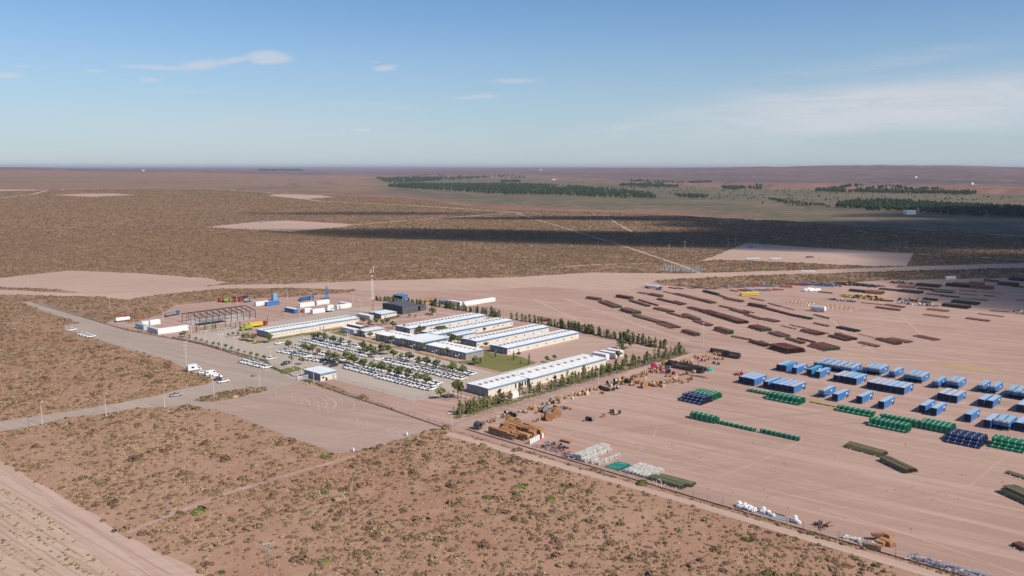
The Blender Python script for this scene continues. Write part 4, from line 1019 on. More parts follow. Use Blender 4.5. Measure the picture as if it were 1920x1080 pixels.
# forecourt left edge: row of four and one alone, vans below
P_W(g(135, 620), RU-.2, 'white pickup parked alone at the left edge of the forecourt')
for i in range(4): P_W(g(154+5.6*i, 627.5+1.1*i*1.5), RU-.2+random.uniform(-.05, .05), 'white pickup, %s from the left in the row of four at the forecourt edge' % nth(i), 'four pickups at the forecourt edge')
S_W(g(381, 700), RU-.1, 'white car between the box van and the ambulance')
S_D(g(411, 712.5), RU-.1, 'dark car wedged beside the last white pickup')
P_W(g(419, 717), RU-.12, 'white pickup, last at the lower end of the forecourt vehicles')
def make_van(kind):
    t = thing('van', '', 'van'); b = MB()
    if kind == 'box':
        arc_top(b, [(3.1, .45), (3.15, 1.0), (2.6, 1.15), (2.1, 1.9), (.9, 1.95), (.9, .45)], 1.0, .05); b.box((-1.3, 0, 1.95), (4.4, 2.25, 2.7)); b.box((-.5, 0, .5), (6, 1.7, .25)); b.build('body', M_CARW, t)
        q = MB(); q.box((-1.2, -1.14, 2.0), (1.3, .05, .8)); q.box((-1.2, 1.14, 2.0), (1.3, .05, .8)); q.face([(2.62, -.8, 1.2), (2.62, .8, 1.2), (2.16, .75, 1.85), (2.16, -.75, 1.85)])
        for s in (-1, 1): q.box((1.7, s*1.0, 1.5), (.9, .05, .5))
        q.build('window', M_GLASS, t)
    else:
        arc_top(b, [(2.9, .45), (2.95, 1.0), (2.3, 1.2), (1.6, 2.2), (1.3, 2.45), (-2.7, 2.5), (-2.8, .45)], 1.02, .06); b.build('body', M_CARW, t)
        q = MB(); q.face([(2.34, -.85, 1.25), (2.34, .85, 1.25), (1.66, .8, 2.18), (1.66, -.8, 2.18)])
        for s in (-1, 1): q.box((1.2, s*1.0, 1.75), (.9, .06, .6)); q.box((-2.0, s*.99, 1.75), (.9, .06, .6))
        q.build('window', M_GLASS, t)
        if kind == 'amb':
            q = MB()
            for s in (-1, 1): q.box((-.5, s*1.025, 1.1), (4.0, .05, .35))
            q.build('red_stripe', M_RED, t); q = MB(); q.box((.9, 0, 2.55), (.4, 1.2, .16)); q.build('light_bar', M_RED, t)
    wheels(t, (1.9, -1.8), (-.86, .86), .4, .28); return t
def place1(t, p, rz, label, group=None):
    t.location = p; t.rotation_euler = (0, 0, rz); t['label'] = label
    if group: t['group'] = group
place1(make_van('box'), g(365, 695), RU-.1, 'white camper box van, uppermost of the vehicles at the scrub corner')
place1(make_van('plain'), g(396, 703.5), RU-.1, 'plain white high-roof van beside the ambulance')
place1(make_van('amb'), g(405, 709.5), RU-.1, 'white ambulance van with a red side stripe')
# trucks
def make_truck(m_cab, m_body, L, kind, label, p, rz, name='truck'):
    t = thing(name, label, 'truck', p, rz)
    b = MB(); arc_top(b, [(1.1, .6), (1.15, 1.8), (.95, 2.8), (-1.0, 2.85), (-1.1, .6)], 1.2, .03); b.build('cab', m_cab, t)
    q = MB(); q.face([(1.17, -1.0, 1.75), (1.17, 1.0, 1.75), (1.0, .95, 2.6), (1.0, -.95, 2.6)])
    for s in (-1, 1): q.box((.2, s*1.2, 2.1), (1.0, .06, .7))
    q.build('window', M_GLASS, t)
    c = MB(); c.box((-L/2-1.2, 0, .95), (L, 1.0, .3)); c.build('chassis', M_BLK, t)
    d = MB()
    if kind == 'tank':
        d.tube((-1.6, 0, 2.2), (-L-1.2, 0, 2.1), 1.15, n=16)
        for i in range(4): d.tube((-2.5-i*(L-2)/4, 0, 3.2), (-2.5-i*(L-2)/4, 0, 3.5), .3, n=8)
    elif kind == 'box': d.box((-L/2-1.4, 0, 2.1), (L-.4, 2.4, 2.1))
    else:
        d.box((-L/2-1.4, 0, 1.3), (L-.4, 2.4, .35))
        for i in range(6): d.tube((-1.8-i*(L-1)/6, 0, 1.9), (-2.6-i*(L-1)/6, 0, 1.9), .8, n=10)
        d.tube((-1.4, -.6, 2.9), (-L, -.6, 2.9), .15, n=6)
    d.build('tank' if kind == 'tank' else 'load', m_body, t)
    wheels(t, (.2,), (-1.05, 1.05), .5, .3); wheels(t, (-L+.4, -L+1.7, -3.0), (-1.0, 1.0), .5, .5)
    return t
make_truck(M_CARB, M_WHITE, 15.5, 'tank', 'long white tanker truck with blue cab at the top of the yard', g(1238, 544), RV-.62+.45, 'tanker_truck')
make_truck(M_YEL, M_YEL, 9.5, 'box', 'yellow service truck behind the long north-west block', g(462, 616), RU+math.pi, 'service_truck')
M_LIME = mat('lime_paint', (.33, .42, .07), .4)
make_truck(M_LIME, M_LIME, 6.0, 'coil', 'lime green pump truck in front of the yellow truck', g(454, 620.5), RU+math.pi, 'pump_truck')
make_truck(M_RED, M_RED, 7.0, 'coil', 'red truck half hidden behind the yellow truck', g(*c1b(620, 560)), RU, 'pump_truck')
for (x, y, m_, m2, L, k, lab, rz) in ((c1b(100, 205)[0], c1b(100, 205)[1], M_LIME, M_LIME, 4.5, 'coil', 'small lime green rig truck beyond the steel frame', 0), (*c1b(180, 185), M_RED, M_BLK, 6, 'coil', 'red rig truck, left of the group beyond the steel frame', .2),
        (*c1b(250, 205), M_RED, M_RED, 4.5, 'coil', 'red rig truck in front of the black machinery', -.2), (*c1b(330, 170), M_CARD, M_DARK, 7, 'coil', 'black coil-tubing truck beyond the steel frame', .1), (*c1b(400, 205), M_METAL, M_METAL, 4.5, 'coil', 'grey pump truck right of the black machinery', 0),
        (*c1b(10, 205), M_CARD, M_RED, 3.5, 'box', 'small dark machine at the left of the rig trucks', 0), (*c1b(1320, 170), M_BLUEBOX, M_BLUEBOX, 11, 'coil', 'blue flat rig truck left of the blue derrick', .1),
        (*c4(850, 320), M_CARB, M_METAL, 9, 'coil', 'blue-cab drilling truck left of the steel frame', .3), (*c3(1110, 575), M_WHITE, M_BLUEBOX, 4.5, 'box', 'white and blue truck behind the north tree row', 1.0),
        (*c1b(1620, 350), M_CARW, M_CARW, 3.2, 'box', 'white light truck at the right of the front camp modules', 0)):
    make_truck(m_, m2, L, k, lab, g(x, y), RU+rz, 'rig_truck')
# excavator
t = thing('excavator', 'orange excavator beyond the charcoal warehouse', 'excavator', g(*c3(1045, 548)), .2); M_OR = mat('orange_paint', (.60, .27, .04), .5)
b = MB(); b.box((0, -1.1, .5), (4.2, .6, .9), 0, (.9, 1)); b.box((0, 1.1, .5), (4.2, .6, .9), 0, (.9, 1)); b.build('track', M_BLK, t)
b = MB(); b.box((-.6, 0, 1.7), (3.8, 2.6, 1.4)); b.box((.6, .7, 2.6), (1.4, 1.1, 1.3)); b.build('cab', M_OR, t)
b = MB(); b.tube((1, 0, 2), (4.2, 0, 4.6), .35, .3, 6); b.tube((4.2, 0, 4.6), (6.4, 0, 2.6), .28, .2, 6); b.build('boom', M_OR, t); b = MB(); b.box((6.5, 0, 2.0), (1.0, 1.1, 1.0), 0, (.6, 1)); b.build('bucket', M_OR, t)
# white shelter of scrap at the left fence and red beams
t = thing('covered_trailer', 'white half-round covered trailer inside the forecourt fence, far left', 'trailer', g(*c4(110, 415)), RU)
b = MB(); b.tube((.5, 1.3, 1.4), (9, 1.3, 1.4), 1.3, n=12); b.build('cover', M_WHITE, t); b = MB(); b.box((4.7, 1.3, .5), (9.5, 2.2, .3)); b.build('frame', M_BLK, t); wheels(t, (2, 7.4), (.2, 2.4), .45, .3)
for i, (X, Y, l, w) in enumerate(((40, 345, 12, 1.2), (20, 378, 9, 1.0), (275, 320, 7, .9), (300, 372, 8, .8), (650, 330, 7, .9))):
    b = MB()
    for k in range(4): b.box((l/2, k*.35, .15+.25*(k % 2)), (l, .2, .24))
    o = b.build('beam_pile', mat('oxide_red', (.36, .09, .06), .7), None); o.location = g(*c4(X, Y)); o.rotation_euler = (0, 0, RU-.3)
    tag(o, '%s pile of oxide-red beams left of the containers' % nth(i).capitalize().lower(), 'beams', 'beam piles in the west plot')

# ---------------------------------------------------------------- frac tank trailers
M_TB = [mat('tank_blue', (.055, .19, .45), .45, .12, .5, objrand=.08), mat('tank_side_blue', (.04, .185, .52), .45, .12, .5)]
M_TT = [mat('tank_top_blue', (.24, .42, .60), .5, .14, .6, col2=(.30, .46, .60)), mat('tank_top_pale', (.34, .47, .62), .5, .14, .6, col2=(.42, .48, .56)),
        mat('tank_top_grey', (.50, .49, .53), .55, .14, .6, col2=(.42, .43, .49)), mat('tank_top_teal', (.07, .33, .50), .5, .14, .6, col2=(.12, .36, .46))]
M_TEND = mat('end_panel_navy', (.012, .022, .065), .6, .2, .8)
M_TAN = mat('tan_rail', (.62, .47, .28), .6, .1, 1); M_LABEL = mat('label_white', (.80, .80, .80), .6, .02, 1)
def make_tank(top, endm, flip):
    """local x: from the full-height end to the wheeled, under-cut end; origin at the outer corner of the near end"""
    t = thing('tank_trailer', '', 'tank trailer'); L, Wd, H = 12.2, 2.5, 3.25
    prof = [(0, .35), (0, H), (L, H-.15), (L, 1.9), (L-3.2, .9), (L-5.5, .35)]
    if flip: prof = [(L-x, z) for x, z in prof][::-1]
    b = MB(); b.prism(prof, 0, Wd); m0 = b.build('tank', [M_TB[0]], t)
    q = MB(); zt0, zt1 = (H, H-.15) if not flip else (H-.15, H)
    q.poly([(.05, .12, zt0+.006), (L-.05, .12, zt1+.006), (L-.05, Wd-.12, zt1+.006), (.05, Wd-.12, zt0+.006), (.05, .12, zt0+.05), (L-.05, .12, zt1+.05), (L-.05, Wd-.12, zt1+.05), (.05, Wd-.12, zt0+.05)],
           [(4, 5, 6, 7), (0, 1, 5, 4), (1, 2, 6, 5), (2, 3, 7, 6), (3, 0, 4, 7)])
    q.build('roof', top, t)
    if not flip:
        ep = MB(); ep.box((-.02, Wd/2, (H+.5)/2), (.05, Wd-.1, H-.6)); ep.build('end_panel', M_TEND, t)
    rb = MB()
    for i in range(7):
        x = .6+i*(L-1.2)/6; rb.box((x, -.03, 2.2), (.12, .06, 1.9)); rb.box((x, Wd+.03, 2.2), (.12, .06, 1.9))
    ex = 0 if not flip else 0
    for y in (.1, Wd-.1) if flip else (): rb.box((-.04, y, (H+(.5 if not flip else 2.0))/2), (.08, .14, (H-(.5 if not flip else 2.0))))
    rb.build('rib', M_TB[0], t)
    lb = MB(); lb.box((L*.72 if not flip else L*.62, -.02-.035, 2.15), (1.5, .03, .55)); lb.build('label_plate', M_LABEL, t)
    fr = MB(); wx = L-1.6 if not flip else 1.6
    fr.box((L/2, .5, .22), (L-.6, .18, .2)); fr.box((L/2, Wd-.5, .22), (L-.6, .18, .2))
    fr.build('skid_frame', M_TRIM, t)
    for y in (.25, Wd-.25):
        for dx in (-.6, .6):
            o = bpy.data.objects.new('wheel', wheel_mesh(.5, .35)); COL.objects.link(o); o.parent = t; o.location = (wx+dx, y, .5)
    if flip:
        r = MB(); x0 = .3
        for (a, c_) in (((x0, .2), (x0, Wd-.2)), ((x0, Wd-.2), (x0+2.2, Wd-.2)), ((x0+2.2, .2), (x0, .2))):
            for z in (.45, .85): r.tube((a[0], a[1], H+z-.1), (c_[0], c_[1], H+z-.1), .07, n=4)
        for (x, y) in ((x0, .2), (x0, Wd-.2), (x0+2.2, .2), (x0+2.2, Wd-.2)): r.tube((x, y, H-.2), (x, y, H+.8), .07, n=4)
        r.box((x0+1.1, Wd/2, H+.02), (1.9, 1.7, .12))
        r.build('guard_rail', M_TAN, t)
    else:
        r = MB(); r.tube((-.15, Wd*.35, .5), (-.15, Wd*.35, 2.6), .08, n=5); r.tube((-.15, Wd*.7, .5), (-.15, Wd*.7, 3.6), .05, n=4); r.box((-.2, Wd/2, .9), (.3, .9, .5)); r.build('valve_pipe', M_BLK, t)
    return t
TK = {}
def tank_row(f, X, Y, n, tops, flip, desc, endm=None, pitch=2.72, gap=None):
    p = g(*f(X, Y))
    for i in range(n):
        k = (tops[i % len(tops)], flip)
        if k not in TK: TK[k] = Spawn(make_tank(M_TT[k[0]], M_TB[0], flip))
        q = p+VD*(pitch*i)+UD*random.uniform(-.3, .3)
        # local y is -v: shift so that the row grows towards +v
        lab = desc % nth(i) if '%s' in desc else desc
        TK[k](q+VD*2.5, RU+random.uniform(-.012, .012), lab, 'blue tank trailers in the yard')
e1_, e2_ = crop(1360, 640, 6.857), crop(1640, 640, 6.857); e3_ = crop(1640, 740, 6.857)
tank_row(e1_, 168, 540, 3, (1,), False, 'blue tank trailer, %s of the three left of the front row')
tank_row(e1_, 482, 603, 1, (0,), False, 'blue tank trailer set back at the left of the front five')
tank_row(e1_, 582, 622, 4, (0, 1, 1, 2), False, 'blue tank trailer, %s of four side by side behind the green pipe stack', pitch=2.75)
tank_row(e1_, 655, 378, 2, (1, 3), False, 'blue tank trailer, %s of the pair at the upper left of the trailers', pitch=2.6)
tank_row(e1_, 850, 418, 1, (1,), False, 'blue tank trailer alone right of the upper left pair')
tank_row(e1_, 1132, 352, 6, (0, 0, 1, 1, 0, 1), True, 'blue tank trailer, %s in the rear row of six with tan rails', pitch=3.25)
tank_row(e1_, 1038, 442, 1, (3,), False, 'bright blue tank trailer with olive end panel')
tank_row(e1_, 1150, 470, 1, (0,), False, 'blue tank trailer beside the one with the olive end')
tank_row(e1_, 1388, 518, 4, (2, 2, 0, 1), False, 'blue tank trailer, %s of the middle four, two with grey roofs')
tank_row(e1_, 1193, 722, 1, (1,), True, 'blue tank trailer with tan rails, left of a pair in the front')
tank_row(e1_, 1368, 768, 1, (1,), False, 'blue tank trailer without rails, right of a pair in the front')
tank_row(e1_, 1683, 795, 1, (1,), False, 'single blue tank trailer above the long green stack')
tank_row(e2_, -108, 612, 6, (2, 2, 2, 1, 1, 2), False, 'blue tank trailer, %s of the central six with grey roofs')
tank_row(e2_, -160, 415, 3, (0, 0, 1), True, 'blue tank trailer with tan rails, %s of three in the rear row')
tank_row(e2_, 180, 468, 1, (1,), True, 'single blue tank trailer with tan rails in the rear row')
tank_row(e2_, 362, 512, 3, (0, 0, 1), True, 'blue tank trailer with tan rails, %s of the rear trio near the centre')
tank_row(e2_, 733, 602, 1, (0,), True, 'single blue tank trailer with tan rails right of the rear trio')
tank_row(e2_, 905, 598, 2, (0, 1), True, 'blue tank trailer with tan rails, %s of the pair behind the grey-roofed three')
tank_row(e2_, 800, 758, 3, (2, 2, 2), False, 'tank trailer with grey roof, %s of the three at the right')
tank_row(e2_, 1308, 652, 1, (0,), True, 'blue tank trailer, left of two singles at the right rear')
tank_row(e2_, 1462, 672, 1, (0,), True, 'blue tank trailer, right of two singles at the right rear')
tank_row(e2_, 1318, 838, 1, (1,), False, 'blue tank trailer, left of the close pair at the right'); tank_row(e2_, 1432, 852, 1, (1,), False, 'blue tank trailer, right of the close pair at the right')
tank_row(e2_, 1660, 722, 4, (0, 0, 1, 0), True, 'blue tank trailer with tan rails, %s in the row at the right edge', pitch=3.0)
tank_row(e2_, 1815, 908, 2, (1, 0), False, 'blue tank trailer, %s of the pair cut by the right edge')
tank_row(e3_, 42, 178, 1, (1,), False, 'single blue tank trailer behind the right end of the long green stack')
tank_row(e3_, 562, 232, 1, (1,), False, 'blue tank trailer, left of two behind the square green stack')
tank_row(e3_, 706, 268, 1, (1,), False, 'blue tank trailer, right of two behind the square green stack')
tank_row(e3_, 1143, 350, 1, (0,), False, 'blue tank trailer with olive end behind the navy stack')
tank_row(e3_, 1395, 425, 1, (1,), False, 'blue tank trailer left of the railed pair above the right green stack')
tank_row(e3_, 1515, 440, 2, (0, 0), True, 'blue tank trailer with tan rails, %s of the pair above the right green stack')
tank_row(e3_, 1790, 460, 3, (1, 0, 1), False, 'blue tank trailer, %s of those at the right edge above the green stack')
# ---------------------------------------------------------------- pipe stacks
M_RUST = mat('rusty_pipe', (.29, .140, .098), .8, .25, .35, col2=(.38, .205, .145), objrand=.25, spec=.1, island=.45)
M_RDARK = mat('dark_pipe', (.060, .066, .062), .6, .25, .35, col2=(.12, .09, .075), objrand=.2, island=.45)
M_CAPG = mat('green_cap', (.02, .20, .09), .6, .1, 1); M_CAPK = mat('dark_bore', (.03, .022, .02), .9, .1, 1)
M_DUN = mat('dunnage_timber', (.62, .52, .42), .8, .15, 1)
M_GRN = mat('green_pipe', (.012, .255, .125), .45, .18, .8, col2=(.010, .170, .085), spec=.4, island=.3)
M_GRND = mat('green_pipe_end', (.02, .13, .08), .6, .15, 2); M_NAVY = mat('navy_pipe', (.028, .048, .13), .45, .18, .8, col2=(.05, .07, .15), spec=.4, island=.4)
M_STRAP = mat('pale_strap', (.50, .62, .50), .7, .1, 1); M_STRAPN = mat('grey_strap', (.34, .40, .46), .7, .1, 1)
M_OLIVE = mat('olive_pipe', (.215, .185, .092), .7, .2, .6, col2=(.29, .24, .135), island=.55); M_GREENO = mat('olive_green_pipe', (.150, .17, .085), .7, .2, .6, col2=(.22, .215, .125), island=.55)
def stack(a, b, wid, h, label, pm=None, cap=None, r=None, name='pipe_stack', dun=True, group='rusty pipe stacks in the yard', cat='pipe stack', sides=6, taper=.6, jit=.35):
    pa, pb = g(*a), g(*b); d = (pb-pa); L = d.length; rz = math.atan2(d.y, d.x)
    r = r or (.17 if h > .5 else .13); t = thing(name, label, cat, pa, rz, group)
    layers = max(1, int(round((h-.25)/(r*1.8)))); n = max(2, int(wid/(2*r)))
    m = MB(); rr = random.Random(int(a[0]*7+a[1]))
    for k in range(layers):
        z = .28+r+k*r*1.8; nn = n if k == 0 else max(2, int(n*(1-(1-taper)*.12*k)))
        off = (n-nn)*r*rr.uniform(.2, 1.8)+(k % 2)*r*.9
        inner = (0 < k < layers-1)
        for i in range(nn):
            if inner and 1 < i < nn-2: 
                if i % 3: continue
            j0, j1 = rr.uniform(-jit, jit), rr.uniform(-jit, jit)
            m.cur = 0; y = off+r+i*2*r
            m.tube((j0, y, z), (L+j1, y, z), r*.99, n=sides, caps=False)
            m.cur = 1
            for x in (j0, L+j1):
                m.face([(x, y+r*.95*math.cos(q*math.pi/3), z+r*.95*math.sin(q*math.pi/3)) for q in range(6)][::(1 if x > 1 else -1)])
    m.build('pipes', [pm or M_RUST, cap or M_CAPK], t)
    if dun:
        for i in range(3):
            x = L*(i+.5)/3; q = MB(); q.box((x, wid/2-.1, .13), (.28, wid+1.0, .24)); q.build('dunnage', M_DUN, t)
    return t
r6 = crop(1060, 500, 3.84); r8 = crop(1480, 490, 4.364); r9 = crop(1380, 500, 6.857)
ST = [ # frame, x0 y0 x1 y1, width, height, cap/colour
 ('r6', 145, 232, 235, 246, 5, 1.2, 'g'), ('r6', 235, 258, 345, 300, 7, 1.0, 'g'), ('r6', 358, 222, 458, 238, 6, 1.4, 'g'), ('r6', 455, 248, 585, 289, 3.5, .7, ''), ('r6', 520, 243, 655, 284, 2.2, .5, ''),
 ('r6', 515, 190, 600, 204, 4, .6, ''), ('r6', 600, 207, 683, 222, 4, 1.3, 'g'), ('r6', 655, 237, 830, 279, 3.5, .7, ''), ('r6', 780, 252, 860, 275, 2, .5, ''), ('r6', 700, 181, 775, 198, 1.4, .4, ''),
 ('r6', 777, 200, 870, 222, 5, .8, ''), ('r6', 872, 224, 960, 247, 5, .8, ''), ('r6', 948, 242, 1045, 268, 6, .7, 'g'), ('r6', 985, 182, 1083, 207, 4, 1.0, 'k'), ('r6', 1085, 207, 1150, 229, 3, .6, ''), ('r6', 1135, 234, 1255, 257, 5, .7, ''),
 ('r6', 385, 318, 478, 346, 8, 1.4, 'g'), ('r6', 480, 357, 580, 386, 5.5, .9, ''), ('r6', 575, 384, 665, 410, 5.5, .9, ''), ('r6', 655, 414, 755, 447, 4, .6, ''), ('r6', 690, 402, 805, 443, 3, .5, ''),
 ('r6', 630, 306, 740, 333, 6, .9, ''), ('r6', 728, 337, 860, 373, 3, .6, ''), ('r6', 832, 352, 930, 390, 5, 1.0, 'g'), ('r6', 915, 396, 1013, 430, 5.5, .6, ''), ('r6', 872, 300, 968, 326, 5, .7, ''),
 ('r6', 965, 327, 1060, 357, 8, 1.1, ''), ('r6', 1058, 357, 1155, 386, 8.5, 1.2, ''), ('r6', 1150, 385, 1243, 414, 8.5, 1.3, ''), ('r6', 1100, 287, 1190, 306, 2.4, .6, ''), ('r6', 1177, 312, 1285, 343, 5, .8, ''),
 ('r6', 1275, 316, 1350, 336, 1.6, .4, ''), ('r6', 1283, 350, 1400, 384, 3.6, .6, ''), ('r6', 1400, 381, 1500, 403, 6, .6, ''), ('r6', 1307, 282, 1420, 302, 5, 1.4, 'g'), ('r6', 1420, 302, 1508, 326, 3.5, .8, ''),
 ('r6', 1512, 326, 1640, 359, 3, .8, ''), ('r6', 1637, 359, 1755, 383, 4, .9, 'k'), ('r6', 1325, 231, 1425, 249, 1.6, .5, ''), ('r6', 1457, 266, 1550, 291, 1.4, .4, ''), ('r6', 1562, 293, 1643, 315, 1.2, .3, ''),
 ('r6', 830, 474, 925, 503, 5, 1.3, 'g'), ('r6', 1060, 460, 1158, 491, 5.5, 1.7, 'g'), ('r6', 1310, 440, 1410, 470, 8, 1.2, 'g'), ('r6', 1455, 482, 1545, 511, 7.5, .7, 'g'), ('r6', 1190, 507, 1320, 532, 2.5, .5, ''),
 ('r6', 1318, 546, 1430, 579, 3.5, 1.1, ''), ('r6', 1388, 542, 1470, 572, 2, .6, ''), ('e1', 545, 97, 790, 167, 13, 2.0, ''), ('e1', 1050, 67, 1272, 131, 11, 1.3, 'g'), ('r6', 1580, 523, 1690, 558, 4, .7, ''),
 ('r6', 1665, 520, 1785, 551, 2.2, .6, ''), ('r6', 1550, 429, 1655, 453, 1.6, .35, ''), ('r6', 1612, 421, 1722, 446, 1.2, .3, ''), ('r6', 1685, 467, 1805, 497, 7, 1.0, ''), ('r6', 1782, 466, 1890, 486, 1.4, .35, ''),
 ('r6', 1787, 351, 1893, 378, 1.4, .4, ''), ('r6', 1785, 410, 1885, 432, 2, .4, ''), ('r8', 195, 442, 318, 471, 1.4, .5, ''), ('r8', 192, 510, 310, 537, 2, .5, ''), ('r8', 378, 548, 540, 581, 5, .9, 'k'), ('r8', 315, 617, 460, 656, 4, .7, ''),
 ('r8', 362, 605, 500, 648, 5, 1.1, ''), ('r8', 567, 600, 700, 632, 1, .3, ''), ('r8', 700, 642, 865, 686, 5, .7, ''), ('r8', 790, 640, 960, 672, 6, .5, ''), ('r8', 1010, 614, 1180, 651, 6, .4, ''), ('r8', 558, 670, 705, 705, 4, .6, ''),
 ('r8', 585, 342, 765, 359, 2, .35, ''), ('r8', 700, 384, 890, 408, 4, .8, ''), ('r8', 775, 362, 920, 383, 5, .6, ''), ('r8', 1125, 398, 1290, 416, 6, .6, ''), ('r8', 1092, 440, 1290, 466, 5, .35, ''), ('r8', 1440, 472, 1625, 496, 4, .6, ''),
 ('r8', 1542, 433, 1750, 458, 2, .4, ''), ('r8', 1242, 370, 1455, 393, 9, 1.4, 'k'), ('r8', 1322, 338, 1530, 361, 8, 1.3, 'k'), ('r8', 732, 232, 895, 247, 5, .9, 'K'), ('r8', 892, 250, 1065, 268, 9, 1.3, 'K'), ('r8', 1040, 227, 1165, 240, 5, .8, 'k'),
 ('r8', 1172, 246, 1330, 262, 8, 1.0, 'K'), ('r8', 485, 246, 610, 259, 5, 1.3, 'k'), ('r8', 615, 262, 755, 274, 9, 1.6, ''), ('r8', 886, 214, 1020, 224, 7, 1.3, ''), ('r8', 1032, 202, 1220, 217, 11, 1.3, 'K'), ('r8', 1277, 203, 1470, 219, 7, 1.8, 'k'),
 ('r8', 1472, 219, 1660, 234, 8, 1.9, ''), ('r8', 1342, 178, 1500, 187, 3, .6, ''), ('r8', 1477, 186, 1600, 193, 9, 1.3, ''), ('r8', 1587, 162, 1690, 174, 5, 1.2, ''), ('r8', 1702, 194, 1850, 207, 11, 1.8, 'K'), ('r8', 1787, 154, 1940, 168, 9, 1.5, 'K'),
 ('r8', 1117, 269, 1255, 282, 3, .6, ''), ('r8', 1232, 287, 1380, 301, 4, .6, 'k'), ('r8', 1372, 303, 1500, 315, 2.4, .35, ''), ('r8', 1500, 313, 1610, 326, 4, .5, ''), ('r8', 1092, 315, 1200, 328, 4, 1.0, 'k'), ('r8', 1400, 243, 1540, 250, 3, .3, ''),
 ('r8', 1570, 250, 1740, 266, 2, .3, ''), ('r8', 1380, 268, 1530, 283, 3, .3, ''), ('r8', 1590, 283, 1670, 291, 3, .3, ''), ('r8', 1645, 408, 1800, 420, 1.5, .4, 'k'), ('r8', 1860, 318, 1960, 326, 3, .4, ''), ('r6', -205, 388, -150, 398, 6, 1.0, '')]
FR = {'r6': r6, 'r8': r8, 'e1': e1_}
def zone(x, y):
    col = 'left' if x < 1250 else 'middle' if x < 1480 else 'right' if x < 1700 else 'far right'
    rw = 'top rows' if y < 560 else 'upper rows' if y < 590 else 'lower rows' if y < 625 else 'front rows'
    return '%s, %s' % (rw, col)
_cnt = {}
for q in ST:
    f = FR[q[0]]; a, b = f(q[1], q[2]), f(q[3], q[4]); c = q[7]
    look = 'rusty' if c == '' else 'rusty green-capped' if c == 'g' else 'dark' if c == 'k' else 'blackish'
    sz = 'tall' if q[6] > 1.1 else 'wide low' if q[5] > 5 else 'thin' if q[5] < 2 else 'low'
    if q[0] == 'r6' and q[1] < 0: z = 'ground behind the north trees'
    else: z = zone(*a)
    base = '%s %s pipe stack in the %s' % (sz, look, z); k = _cnt.get(base, 0); _cnt[base] = k+1
    lab = base if k == 0 else '%s %s pipe stack, %s from the left in the %s' % (sz, look, nth(k), z)
    stack(a, b, q[5], q[6]*1.3+.15, lab, M_RDARK if c in 'kK' and c else M_RUST, M_CAPG if c == 'g' else None)
# cream sheet on one dark stack
b = MB(); b.box((7, 2.5, .1), (15, 3.0, .16)); o = b.build('cream_sheet', mat('cream_sheet', (.66, .58, .36), .8), None); p = g(*r8(1185, 240), 1.1); o.location = p; o.rotation_euler = (0, 0, RV+.02)
tag(o, 'cream sheet lying on a blackish pipe stack at the upper right', 'sheet')
# strapped green and navy bundles: local x along the pipes (+v), local y = +u (away)
def make_bundle(pm, em, sm, L, Wd, H, ns):
    t = thing('pipe_bundle', '', 'pipe bundle'); m = MB(); r = .095; nx = int(Wd/(2*r)); nz = max(2, int(H/(2*r)))
    rr = random.Random(int(L*10+ns))
    for i in range(nx):
        for k in range(nz):
            if 0 < i < nx-1 and 0 < k < nz-1: continue
            y, z = r+i*2*r, r+k*2*r; e = rr.uniform(-.12, .12); m.cur = 0; m.tube((e, y, z), (L+e, y, z), r, n=6, caps=False); m.cur = 1
            for x in (e, L+e): m.face([(x, y+r*.9*math.cos(q*math.pi/3), z+r*.9*math.sin(q*math.pi/3)) for q in range(6)][::(1 if x > 1 else -1)])
    m.cur = 1; m.box((L/2, Wd/2, H/2), (L-.4, Wd-.3, H-.3)); m.build('pipes', [pm, em], t)
    for i in range(ns):
        x = L*(i+.5)/ns; q = MB(); s = .05
        q.box((x, Wd/2, H+s/2), (.16, Wd+2*s, s)); q.box((x, -s/2, H/2), (.16, s, H)); q.box((x, Wd+s/2, H/2), (.16, s, H)); q.build('strap', sm, t)
    return t
BK = {}
def bundles(f, X, Y, X2, Y2, plan, colr, desc, Wd=1.35, H=.8, ns=6):
    """plan: rows going away from the camera, each the number of layers; rows may start further in"""
    pa, pb = g(*f(X, Y)), g(*f(X2, Y2)); L = (pb-pa).length; key = (colr, round(L, 0), Wd, H, ns)
    if key not in BK:
        pm, em, sm = {'g': (M_GRN, M_GRND, M_STRAP), 'n': (M_NAVY, M_CAPK, M_STRAPN)}[colr]
        BK[key] = Spawn(make_bundle(pm, em, sm, L, Wd, H, ns))
    for i, lay in enumerate(plan):
        for k in range(lay):
            p = pa+UD*(i*(Wd+.12)+Wd)+VD*random.uniform(-.25, .25)
            # local y must point to +u: rotate RV and mirror by placing at far side (local y = -v rotated) 
            p = pa+UD*(i*(Wd+.12))+VD*random.uniform(-.2, .3); p.z = .05+k*(H+.08)
            BK[key](p, RV, '%s pipe bundle, %s row, %s layer, %s' % ({'g': 'green', 'n': 'navy'}[colr], nth(i), ('bottom', 'second', 'third')[k], desc), '%s pipe bundles' % {'g': 'green', 'n': 'navy'}[colr])
e4 = crop(1260, 720, 6.857); e5 = crop(1260, 620, 2.909)
bundles(e4, 85, 216, 375, 277, (1, 2, 3, 3, 3, 3), 'n', 'the left block', ns=5)
pL = g(*e4(85, 216)); bundles_off = UD*8.9
